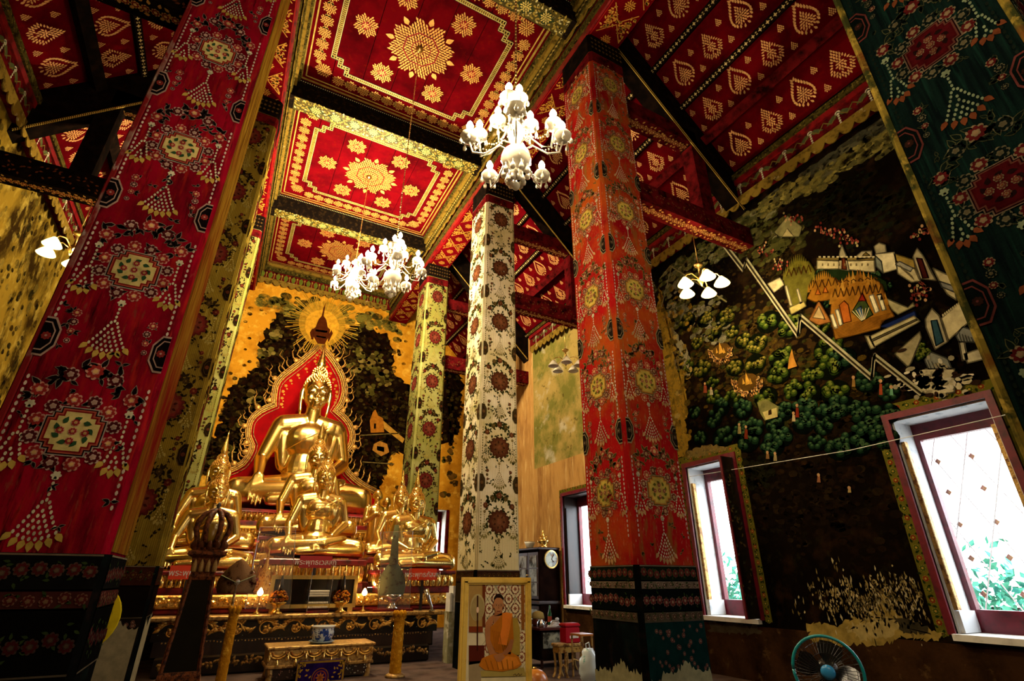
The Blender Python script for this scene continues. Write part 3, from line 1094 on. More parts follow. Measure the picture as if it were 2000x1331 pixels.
def tassel(P, u, v, w, h, pal, lay=1):
    """cone of pearls over a fringe, hanging from v"""
    rows = max(5, int(h / .038))
    for r in range(rows):
        t = r / (rows - 1)
        hw = w * .5 * max(0.0, (t - .25) / .75) ** 1.3
        m = max(1, int(hw * 2 / .034) + (1 if t > .3 else 0))
        zz = v - h * .82 * t
        for i in range(m):
            uu = u + (0 if m == 1 else -hw + 2 * hw * i / (m - 1))
            P.ell(uu, zz - .05 * (1 - (abs(uu - u) / (hw + 1e-3)) ** 2) * t, .0105, .0155, pal['pearl'], lay, 6)
    n = max(5, int(w / .035))
    for i in range(n):
        a = -1 + 2 * i / (n - 1)
        P.leaf(u + a * w * .52, v - h * .83 - .055 * (1 - a * a), h * .17, .046, -PI / 2 + a * .7, pal['fringe'], lay)
    P.scallop(u, v + .02, .035, 6, .3, pal['pearl'], lay)


def sprig(P, u, v, s, pal, rr, lay=0):
    for k in range(3):
        an = rr.uniform(0, 2 * PI)
        P.leaf(u, v, s * 1.5, s * .7, an, pal['leaf'][1], lay)
        P.leaf(u + math.cos(an) * s * .12, v + math.sin(an) * s * .12, s * 1.25, s * .5, an, pal['leaf'][0], lay + 1)


def chain(P, u, v, h, pal, rr):
    n = int(h / .085)
    for k in range(n):
        r = .038 * (1 - .5 * k / n)
        P.flower(u + rr.uniform(-.015, .015), v - k * .085, r, tuple(hx(c) for c in pal['fl'][k % 2]), 1)
        if k % 2 == 0:
            sprig(P, u + rr.uniform(-.04, .04), v - k * .085, .035, pal, rr)


def medallion(P, u, v, w, h, pal, rr):
    if pal.get('solid'):
        P.scallop(u, v, w * .62, 14, .16, pal['med'][0], 2, h / w)
        P.scallop(u, v, w * .50, 14, .1, pal['med'][1], 3, h / w)
        P.scallop(u, v, w * .40, 10, .12, pal['med'][3], 4, h / w)
        for k in range(7):
            an = k * .9
            P.leaf(u + .08 * math.cos(an), v + .08 * math.sin(an), .07, .04, an, pal['med'][2], 5)
        P.scallop(u, v, w * .14, 6, .2, pal['inf'], 6)
        return
    for i, sc in enumerate((1.0, .955, .91, .85, .79)):
        a, b = w * sc / 2, h * sc / 2
        s = .105 * min(w, h)
        pts = []
        for sx, sy in ((1, -1), (1, 1), (-1, 1), (-1, -1)):
            c = [(a - 2 * s, b), (a - 2 * s, b - s), (a - s, b - s), (a - s, b - 2 * s), (a, b - 2 * s)]
            if sx * sy > 0:
                c = c[::-1]
            pts += [(u + sx * p, v + sy * q) for p, q in c]
        P.poly(pts, pal['med'][i], 2 + i)
    for k in range(9):
        an = 2 * PI * k / 9
        P.leaf(u + w * .24 * math.cos(an), v + h * .22 * math.sin(an), .06, .038, an + 1.2, pal['inl'], 8)
    for dx, dy in ((0, .18), (-.2, -.02), (.2, 0), (0, -.2), (0, 0)):
        P.flower(u + dx * w, v + dy * h, .032, (hx(pal['fl'][0][0]), hx(pal['inf']), hx(pal['fringe'])), 8)


def col_pattern(P, u0, u1, pal, seed, z0=1.60, z1=10.5, side_in=.0):
    rr = random.Random(seed)
    uc, W = (u0 + u1) / 2, u1 - u0
    for k in range(-1, 7):
        cz = 2.53 + 1.475 * k
        if cz + .3 < z0 or cz - .6 > z1:
            pass

        def ok(z):
            return z0 + .06 < z < z1 - .06
        if ok(cz - .2) and ok(cz + .2):
            medallion(P, uc, cz, .45 * min(W, 1.05), .38, pal, rr)
            nfl = 12
            for i in range(nfl):
                an = 2 * PI * (i + .5) / nfl
                x, z = uc + .285 * W * math.cos(an), cz + .255 * math.sin(an)
                if pal.get('solid'):
                    sprig(P, x, z, .05, pal, rr)
                else:
                    P.flower(x, z, .058, tuple(hx(c) for c in pal['fl'][i % 2]), 1)
                    if i % 3 == 0:
                        sprig(P, x * 1.0, z, .06, pal, rr)
        # garland over the medallion
        for i in range(9):
            t = -1 + i / 4
            x, z = uc + t * W * .34, cz + .50 - .20 * t * t
            if ok(z):
                if i % 2 == 0:
                    P.flower(x, z, .074 if i == 4 else .062, tuple(hx(c) for c in pal['fl'][(i // 2) % 2 if i != 4 else 0]), 1)
                sprig(P, x + rr.uniform(-.04, .04), z + .03, .07, pal, rr)
                sprig(P, x + rr.uniform(-.05, .05), z - .05, .05, pal, rr)
        # centre tassel between medallions
        if ok(cz + .62) and ok(cz + 1.13):
            tassel(P, uc, cz + 1.12, .27 * W, .46, pal)
        for s in (-1, 1):
            x = uc + s * W * .36
            if ok(cz + .12) and ok(cz - .36):
                tassel(P, x, cz + .16, .14 * W, .44, pal)
            if ok(cz + .55) and ok(cz + 1.05):
                chain(P, uc + s * W * .30, cz + .98, .40, pal, rr)
            # half octagons on the corner
            zo = cz + .735
            if ok(zo + .17) and ok(zo - .17):
                e = u1 if s > 0 else u0
                for j, (r, c) in enumerate(((.15, pal['octa'][0]), (.135, pal['octa'][1]), (.11, pal['octa'][0]), (.10, pal['octa'][1]))):
                    P.poly([(e, zo + r * 1.15), (e - s * r * .45, zo + r * 1.15), (e - s * r * .85, zo + r * .5), (e - s * r * .85, zo - r * .5), (e - s * r * .45, zo - r * 1.15), (e, zo - r * 1.15)], c, 2 + j)
                P.flower(e - s * .045, zo, .036, tuple(hx(c) for c in (pal['octa'][2], pal['octa'][2], pal['octa'][0])), 7)
            # pearl borders by the corner
            x = (u1 if s > 0 else u0) - s * .045
            z = cz + .93
            while z < cz + .93 + .95:
                if ok(z):
                    P.ell(x, z, .011, .02, pal['dot'], 1, 6)
                z += .055
    for k in range(int(W * (z1 - z0) * (26 if pal.get('solid') else 8))):
        sprig(P, rr.uniform(u0 + .06, u1 - .06), rr.uniform(z0 + .05, z1 - .05), rr.uniform(.025, .045), pal, rr)


def band_pattern(P, u0, u1, zs, cols, rr):
    """painted plinth bands: list of (z0, z1, ground, flowers)"""
    for z0, z1, g, fl in cols:
        P.rect(u0, u1, z0, z1, g, 1)
        P.line([(u0, z0), (u1, z0)], .012, '#4a4236', 2)
        P.line([(u0, z1), (u1, z1)], .012, '#6a5e4c', 2)
        if not fl:
            continue
        u = u0 + .05
        while u < u1:
            h = z1 - z0
            P.flower(u, z0 + h * rr.uniform(.4, .6), min(.05, h * .34), tuple(hx(c) for c in fl), 3)
            for q in range(3):
                P.leaf(u + rr.uniform(-.03, .05), z0 + h * rr.uniform(.2, .8), .045, .02, rr.uniform(0, 6.3), fl[3] if len(fl) > 3 else '#2c3a1c', 3)
            u += .10


def ragged(P, u0, u1, z, amp, col, rr, lay=6):
    """peeled area rising from the floor with a torn upper edge"""
    pts = [(u0, .0)]
    n = 40
    ph = [rr.uniform(0, 6.3) for _ in range(4)]
    top = []
    for i in range(n + 1):
        u = u0 + (u1 - u0) * i / n
        top.append((u, z + amp * (.5 * math.sin(u * 7 + ph[0]) + .3 * math.sin(u * 19 + ph[1]) + .35 * rr.uniform(-1, 1))))
    P.poly([(u0, 0)] + [(u1, 0)] + top[::-1], col, lay)


MAT['c_red'] = layered('deep_red_column_paint', '#8a0820', [dict(c='#560714', s=1.6, lo=.42, hi=.64, st=(3, 3, .8)), dict(c='#962018', s=3, lo=.52, hi=.72, st=(5, 5, .6)), dict(c='#2a070a', s=5, lo=.56, hi=.72, st=(4, 4, .5)), dict(c='#7c3026', s=11, lo=.6, hi=.7, st=(3, 3, .5)), dict(c='#4a0410', s=.5, lo=.5, hi=.7)], .55, 0, .2, 30)
MAT['c_green'] = layered('dark_green_column_paint', '#091512', [dict(c='#050a0a', s=3, lo=.4, hi=.6, st=(9, 9, .5)), dict(c='#0e231c', s=4, lo=.55, hi=.72, st=(9, 9, .4))], .55, 0, .3, 30)
MAT['c_orange'] = layered('worn_vermilion_column_paint', '#941414', [dict(c='#9a4a16', s=.5, lo=.46, hi=.62), dict(c='#7c0c12', s=.8, lo=.48, hi=.64, loc=(4, 2, 1)), dict(c='#6e5a26', s=2.2, lo=.54, hi=.72, st=(3, 3, .7)), dict(c='#a88060', s=9, lo=.6, hi=.74, st=(5, 5, 1.2), a=.7)], .55, 0, .25, 30)
MAT['c_white'] = layered('cream_ribbed_column_paint', '#d6c696', [dict(c='#efe4cc', s=.7, lo=.42, hi=.62), dict(c='#97913e', s=1.1, lo=.53, hi=.72, loc=(2, 5, 3)), dict(c='#5d5a2e', k='wave', s=12, dist=.6, dir='X', lo=.62, hi=.95, a=.55), dict(c='#5d5a2e', k='wave', s=12, dist=.6, dir='Y', lo=.62, hi=.95, a=.55)], .6, 0, .2, 30)
MAT['c_sage'] = layered('sage_ribbed_column_paint', '#7c7a3a', [dict(c='#9b9862', s=.8, lo=.45, hi=.65), dict(c='#4f4c20', k='wave', s=12, dist=.6, dir='X', lo=.6, hi=.95, a=.6), dict(c='#4f4c20', k='wave', s=12, dist=.6, dir='Y', lo=.6, hi=.95, a=.6)], .6, 0, .2, 30)
MAT['c_olive'] = layered('olive_gold_column_paint', '#73601f', [dict(c='#4c3a14', s=1.2, lo=.45, hi=.66), dict(c='#8f8236', s=2, lo=.55, hi=.72, st=(6, 6, .7)), dict(c='#3c2c10', k='wave', s=12, dist=.6, dir='X', lo=.6, hi=.95, a=.5)], .6, 0, .25, 30)
MAT['ochre_face'] = layered('worn_ochre_face', '#6e5016', [dict(c='#452a0a', s=3, lo=.45, hi=.62, st=(5, 5, .35)), dict(c='#86702a', s=5, lo=.54, hi=.72, st=(6, 6, .4)), dict(c='#55120c', s=.35, lo=.46, hi=.56, st=(1, 1, .6))], .7, 0, .25, 30)
MAT['c_plinth'] = layered('dark_plinth_paint', '#0a0b0a', [dict(c='#0e1816', s=3, lo=.5, hi=.66), dict(c='#1c1210', s=6, lo=.55, hi=.7)], .65)


def column(side, yf, pal, mat, label, seed, plinth, wt=.80, wb=.98, face_mat=None, capcols=('#17100c', '#5c1214'), pm='paint'):
    f = (lambda x: x) if side > 0 else mx
    x0 = 4.34
    yb_ = yf + .95
    c = f(x0 + wb / 2)
    t = thing('column', label, 'column', (c, yf + .475, 0), group='painted columns along the nave')

    def ring(z, i=0.0):
        w = wb + (wt - wb) * z / 11.1
        k = .05
        xs = [(x0 - i, yf + k), (x0 - i + k, yf - i), (x0 + w - k + i, yf - i), (x0 + w + i, yf + k), (x0 + w + i, yb_ - k), (x0 + w + i - k, yb_ + i), (x0 + k - i, yb_ + i), (x0 - i, yb_ - k)]
        return [(f(a), b_, z) for a, b_ in xs]
    MB().loft([ring(1.66), ring(10.62)], True).build('shaft', mat, t)
    MB().loft([ring(0, .012), ring(1.66, .012)], True).build('plinth', MAT['c_plinth'], t)
    MB().loft([ring(10.62, .012), ring(11.1, .012)], True).build('capital', MAT['black_wood'], t)
    MB().loft([ring(10.36, .008), ring(10.60, .008)], True).build('neck_band', MAT['red_wood'] if capcols[1] else MAT['black_wood'], t)
    w_at = lambda z: wb + (wt - wb) * z / 11.1
    rr = random.Random(seed)
    # front face
    P = Painter(lambda u, v, o: (f(x0 + (u - x0) * (w_at(v) / wb if side else 1)), yf - o, v))
    col_pattern(P, x0 + .03, x0 + wb - .03, PALS[pal], seed)
    P.build('painted_flowers', MAT[pm], t)
    P = Painter(lambda u, v, o: (f(x0 + (u - x0) * (w_at(v) / wb)), yf - .012 - o, v))
    band_pattern(P, x0 + .03, x0 + wb - .03, 0, plinth['bands'], rr)
    if plinth.get('peel'):
        ragged(P, x0 + .04, x0 + wb - .04, plinth['peel'], .1, plinth['peelc'], rr)
    if plinth.get('lower'):
        P.rect(x0 + .03, x0 + wb - .03, .0, plinth['bands'][-1][0], plinth['lower'], 0)
        for q in range(60):
            P.flower(rr.uniform(x0 + .08, x0 + wb - .08), rr.uniform(.35, plinth['bands'][-1][0] - .05), rr.uniform(.015, .03), (hx('#6a5a50'), hx('#5c2a26'), hx('#8a7a60')), 1)
    P.build('plinth_bands', MAT['paint_solid'], t)
    # nave face
    if face_mat:
        MB().box(*sorted((f(x0), f(x0 - .008))), yf + .05, yb_ - .05, 1.68, 10.34).build('worn_face', face_mat, t)
    P = Painter(lambda u, v, o: (f(x0 - .001 - o), u, v))
    if not face_mat:
        col_pattern(P, yf + .05, yb_ - .05, PALS[pal], seed + 50)
        P.build('painted_flowers', MAT[pm], t)
    P = Painter(lambda u, v, o: (f(x0 - .012 - o), u, v))
    band_pattern(P, yf + .05, yb_ - .05, 0, plinth['bands'], rr)
    if plinth.get('peel'):
        ragged(P, yf + .05, yb_ - .05, plinth['peel'], .1, plinth['peelc'], rr)
    P.build('plinth_bands', MAT['paint_solid'], t)
    # rubbed corner beads
    bm = {'green': 'bead_gold', 'red': 'bead_pale'}.get(pal)
    if bm:
        for (bx_, by_) in (((x0 + .015, yb_ - .015), (x0 + .02, yf + .02)) if pal == 'green' else ((x0 + wb - .02, yf + .02),)):
            k_ = (wt - wb) if bx_ > x0 + .5 else 0
            MB().tube([(f(bx_ + k_ * .15), by_, 1.66), (f(bx_ + k_ * .93), by_, 10.36)], .03, 6).build('corner_bead', MAT[bm], t)
    # capital stencil
    P = plane_Y(yf - .012)
    for r in range(3):
        u = x0 + .06
        while u < x0 + wt:
            P.scallop(f(u), 10.74 + r * .12, .03, 4, .4, '#5a4424' if pal != 'red' else '#4a2a1c', 0)
            u += .085
    P.build('capital_stencil', MAT['paint'], t)
    return t


MAT['bead_gold'] = layered('rubbed_gold_edge', '#6a5a22', [dict(c='#2a2c14', s=4, lo=.45, hi=.55, st=(1, 1, .6)), dict(c='#8a7430', s=9, lo=.55, hi=.65), dict(c='#5a3014', s=1.2, lo=.55, hi=.62)], .5)
MAT['bead_pale'] = layered('rubbed_pale_edge', '#6e1a1c', [dict(c='#8a7468', s=2.4, lo=.5, hi=.6, st=(1, 1, .5)), dict(c='#a39a94', s=5, lo=.6, hi=.68, st=(1, 1, .6))], .55)
PL_A = dict(bands=[(1.49, 1.65, '#141a10', ('#4a3a2c', '#5a2420', '#6a5a3a')), (1.40, 1.49, '#6c5c4c', ('#9a8a78', '#4a2a22', '#8a7a5a')), (1.17, 1.40, '#0c0e0d', ('#6a5248', '#5c2420', '#8a7458')), (1.07, 1.17, '#4c4232', ('#7c6e5a', '#4a2a22', '#7a6a4a'))], lower='#0d2624', peel=.58, peelc='#8f8a68')
PL_B = dict(bands=[(1.42, 1.65, '#100f0e', ('#4a3830', '#4a1a18', '#5a4a38')), (1.30, 1.42, '#3c1c18', ('#6a4a3c', '#4a1c18', '#6a5238')), (.9, 1.30, '#0a0908', ('#3a2c28', '#3c1414', '#4a3c30'))], lower='#0b0a0a', peel=.55, peelc='#8a8d92')
PL_C = dict(bands=[(1.40, 1.65, '#33180f', ('#4a3420', '#3a1a12', '#5a4424')), (1.0, 1.40, '#120c09', None)], lower='#1a120d', peel=.95, peelc='#8a8268')
PL_D = dict(bands=[(1.45, 1.65, '#2e1a10', ('#4a3a1c', '#3a1a10', '#5a4a20')), (1.1, 1.45, '#2a2214', None)], lower='#2a2416')

column(1, .38, 'green', MAT['c_green'], 'dark green column with red medallions, nearest on the right', 1, PL_A)
column(1, 5.06, 'orange', MAT['c_orange'], 'worn red-orange floral column between the chandelier and the mural wall', 2, PL_A, pm='paint_worn')
column(1, 9.58, 'white', MAT['c_white'], 'cream ribbed column with brown rosettes behind the framed portrait', 3, PL_D)
column(1, 14.1, 'olive', MAT['c_sage'], 'slim sage-green column at the right end of the altar', 4, PL_D, wt=.74, wb=.92)
column(-1, 5.06, 'red', MAT['c_red'], 'deep red column with pale medallions, nearest on the left', 5, PL_B, face_mat=MAT['ochre_face'])
column(-1, 9.58, 'olive', MAT['c_olive'], 'olive-gold floral column behind the deep red one', 6, PL_C)
column(-1, 14.1, 'olive', MAT['c_sage'], 'narrow green column at the left end of the altar', 7, PL_D, wt=.74, wb=.92)
# ================================================================ murals
MAT['wallR2'] = layered('patchy_ochre_plaster', '#a08a4e', [dict(c='#6c6a30', s=.9, lo=.45, hi=.6), dict(c='#b9b09a', s=1.1, lo=.56, hi=.7, loc=(3, 1, 8)), dict(c='#4c441c', s=4, lo=.6, hi=.72)], .75, 0, .25, 20)
MAT['wallR3'] = layered('tan_patched_plaster', '#b3894e', [dict(c='#8a6236', s=1.4, lo=.45, hi=.65, st=(1, 2, .5)), dict(c='#c9a86c', s=3, lo=.55, hi=.7, st=(1, 3, .4))], .75, 0, .2, 20)
wall_with_holes('X', XW - .008, XW, 8.15, 13.9, 4.6, 8.6, []).build('faded_plaster', MAT['wallR2'], wall_right)
wall_with_holes('X', XW - .007, XW, 12.56, YB, 0, 4.6, [(15.2, 16.5, ZS - .1, ZH + .1)]).build('tan_plaster', MAT['wallR3'], wall_right)
wall_with_holes('X', XW - .007, XW, 8.15, 12.56, 3.78, 4.6, []).build('tan_plaster', MAT['wallR3'], wall_right)
wall_with_holes('X', XW - .007, XW, 13.9, YB, 4.6, 9.2, []).build('tan_plaster', MAT['wallR3'], wall_right)
wall_with_holes('X', XW - .006, XW, YF, 12.56, 0, .80, []).build('brown_dado', layered('brown_dado_plaster', '#3c2614', [dict(c='#221409', s=2, lo=.4, hi=.65), dict(c='#5a4226', s=6, lo=.6, hi=.72)], .8, 0, .3, 20), wall_right)

def torn(pts, step=5.0, amp=3.0):
    out = []
    n = len(pts)
    for i in range(n):
        a, b = pts[i], pts[(i + 1) % n]
        L = math.hypot(b[0] - a[0], b[1] - a[1])
        m = max(1, int(L / step))
        for k in range(m):
            t = k / m
            out.append((a[0] + (b[0] - a[0]) * t + R.gauss(0, amp) * (k > 0), a[1] + (b[1] - a[1]) * t + R.gauss(0, amp) * (k > 0)))
    return out


P = plane_X(XW, -1)
R = random.Random(3)


WRECT = [(a - .25, b + .25, ZS - .1, ZH + .25) for a, b in WINDOWS]


def on_window(u, v):
    return any(a < u < b and c < v < d for a, b, c, d in WRECT)


def blob(P, x, y, r, cols, n, lay, sq=.8):
    for k in range(n):
        a, d = R.uniform(0, 6.3), r * math.sqrt(R.random())
        P_ = P.pxf(x + d * math.cos(a), y + d * math.sin(a) * sq)
        rad = R.uniform(.05, .13)
        P.ell(P_[0], P_[1], rad, rad * .8, R.choice(cols), lay + k % 4, 9)


def mtree(P, x, y, s, g=0):
    u, v = P.pxf(x, y)
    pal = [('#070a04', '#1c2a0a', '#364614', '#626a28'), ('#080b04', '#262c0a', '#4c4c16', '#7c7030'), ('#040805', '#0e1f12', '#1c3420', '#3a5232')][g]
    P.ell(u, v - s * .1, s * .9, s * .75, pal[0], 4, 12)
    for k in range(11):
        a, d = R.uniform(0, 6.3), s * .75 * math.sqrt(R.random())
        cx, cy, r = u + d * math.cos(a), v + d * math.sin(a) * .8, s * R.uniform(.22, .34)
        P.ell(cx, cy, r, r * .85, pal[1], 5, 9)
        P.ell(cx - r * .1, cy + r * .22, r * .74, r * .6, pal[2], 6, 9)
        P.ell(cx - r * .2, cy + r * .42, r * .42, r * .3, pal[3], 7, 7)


# clouds and sky under the cornice
for (x0, y0, x1, y1, w, n, cols) in (
        (1290, 555, 1500, 420, 34, 90, ['#57592c', '#6c6a3a', '#7d7a58', '#4a4c2a', '#66603a']),
        (1300, 600, 1420, 640, 40, 60, ['#5c5a2c', '#77735a', '#8a846c', '#4a4a22']),
        (1420, 470, 1540, 470, 40, 50, ['#3c3c1a', '#4a4820', '#57522a']),
        (1460, 425, 1745, 262, 12, 110, ['#857a3c', '#9a8c46', '#6d6434', '#57522c']),
        (1500, 380, 1735, 235, 10, 60, ['#3c3a2c', '#4c4a38', '#5f5a40'])):
    for k in range(n):
        t = R.random()
        x, y = x0 + (x1 - x0) * t + R.gauss(0, w * .5), y0 + (y1 - y0) * t + R.gauss(0, w * .5)
        u, v = P.pxf(x, y)
        if on_window(u, v) or v > 8.35:
            continue
        for j in range(4):
            r = R.uniform(.03, .085)
            P.ell(u + R.gauss(0, .09), min(8.35, v + R.gauss(0, .06)), r * 1.3, r * .8, R.choice(cols), (k + j) % 6, 9)
# dark green hill behind the palace and brown earth below
for (cx, cy, rx, ry, n, cols) in ((1660, 400, 120, 70, 120, ['#17120a', '#1e180c', '#221e0e', '#1a1e12', '#120e08']), (1500, 480, 60, 50, 60, ['#2a200e', '#3a2a12', '#241c0c']),
                                  (1480, 700, 160, 120, 260, ['#3a2c12', '#463414', '#333212', '#4e3c12', '#3c2a12']), (1640, 800, 110, 80, 120, ['#22180b', '#2e1f0e', '#1c140a']),
                                  (1560, 980, 180, 100, 130, ['#181009', '#1e150c', '#140d08', '#24180c', '#2c2010']), (1450, 930, 60, 40, 50, ['#1c1c0e', '#222010'])):
    for k in range(n):
        x, y = R.gauss(cx, rx * .5), R.gauss(cy, ry * .5)
        u, v = P.pxf(x, y)
        for j in range(4):
            uu, vv = u + R.gauss(0, .12), v + R.gauss(0, .10)
            if on_window(uu, vv) or vv > 8.3:
                continue
            r = R.uniform(.025, .075)
            P.ell(uu, vv, r * 1.2, r * .8, R.choice(cols), (k + j) % 3, 8)
# bare plaster beside the red column
for pts, c in (([(1286, 560), (1320, 660), (1338, 720), (1346, 890), (1300, 905), (1280, 700)], '#a3822c'), ([(1310, 640), (1345, 690), (1350, 740), (1320, 720)], '#9a9272'), ([(1340, 880), (1400, 868), (1424, 880), (1345, 898)], '#8f7a44')):
    P.px(torn(pts, 6, 2.5), c, 6)
for k in range(60):
    x, y = R.uniform(1290, 1350), R.uniform(560, 880)
    u, v = P.pxf(x, y)
    P.ell(u, v, R.uniform(.03, .1), R.uniform(.03, .08), R.choice(['#a3822c', '#8a6c22', '#b39a54', '#57491c']), 7, 8)
P.build('weathered_mural_ground', MAT['mural'], wall_right)
P = plane_X(XW, -1)
# trees
TREES = []
for k in range(110):
    x = R.uniform(1330, 1745)
    top = 575 + max(0, (x - 1500)) * .62
    y = R.uniform(max(top + 30, 590), 885 - abs(x - 1520) * .05)
    if any((x - a) ** 2 + (y - b) ** 2 < 23 ** 2 for a, b in TREES):
        continue
    if (x - 1408) ** 2 + (y - 690) ** 2 < 33 ** 2 or (x - 1460) ** 2 + (y - 750) ** 2 < 38 ** 2 or (x - 1500) ** 2 + (y - 802) ** 2 < 26 ** 2 or (abs(x - 1548) < 14 and abs(y - 700) < 30):
        continue
    TREES.append((x, y))
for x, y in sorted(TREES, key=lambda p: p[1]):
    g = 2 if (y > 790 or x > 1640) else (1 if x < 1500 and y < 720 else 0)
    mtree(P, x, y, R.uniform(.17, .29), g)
# crowds on crescent banks
for cx, cy, r in ((1408, 688, 24), (1460, 748, 30)):
    u, v = P.pxf(cx, cy)
    P.ell(u, v, .24, .17, '#4a3412', 8, 14)
    for k in range(130):
        a = R.uniform(PI * .95, PI * 2.15)
        d = r * R.uniform(.62, 1.02)
        uu, vv = P.pxf(cx + d * math.cos(a), cy - d * math.sin(a) * .95)
        P.ell(uu, vv, .014, .026, R.choice(['#c99a54', '#b8824a', '#d8b070', '#8a5a2c']), 9, 6)
    for dx, dy, s in ((0, -8, .12), (-7, -3, .06), (7, -3, .06)):
        uu, vv = P.pxf(cx + dx, cy + dy)
        P.poly([(uu - s * .5, vv - s), (uu + s * .5, vv - s), (uu, vv + s)], '#b98a34', 10)
# small stupa, hut and figures
P.px([(1540, 722), (1558, 716), (1552, 700), (1548, 682), (1542, 702)], '#a3702a', 9)
P.px([(1480, 787), (1497, 780), (1522, 795), (1520, 815), (1495, 822), (1486, 808)], '#6c6a3c', 9)
P.px([(1491, 806), (1518, 797), (1520, 815), (1497, 821)], '#b3a468', 10)
P.px([(1502, 812), (1509, 810), (1508, 800), (1502, 803)], '#2a1c0c', 11)
for x, y, h, c in ((1558, 803, 26, '#6c2414'), (1551, 815, 18, '#9a8a66'), (1378, 758, 20, '#7a3a24'), (1390, 765, 14, '#a8a084'), (1458, 845, 26, '#6c2a18'), (1445, 838, 20, '#8a7a4c'), (1500, 890, 14, '#7a5a34'), (1515, 893, 16, '#8a7a54'),
                  (1668, 746, 20, '#8a6a34'), (1721, 757, 30, '#8a3c20'), (1742, 764, 18, '#5a8a6a'), (1600, 935, 16, '#8a5a3c'), (1660, 958, 10, '#a08a54')):
    P.px([(x - 3, y + h * .5), (x + 4, y + h * .5), (x + 3, y - h * .2), (x - 2, y - h * .25)], c, 9)
    u, v = P.pxf(x, y - h * .4)
    P.ell(u, v, .026, .03, '#a8825a', 10, 8)


# the painted palace, traced from its outlines
def q(pts):
    return [(1400 + x / 3.095, 350 + y / 3.095) for x, y in pts]


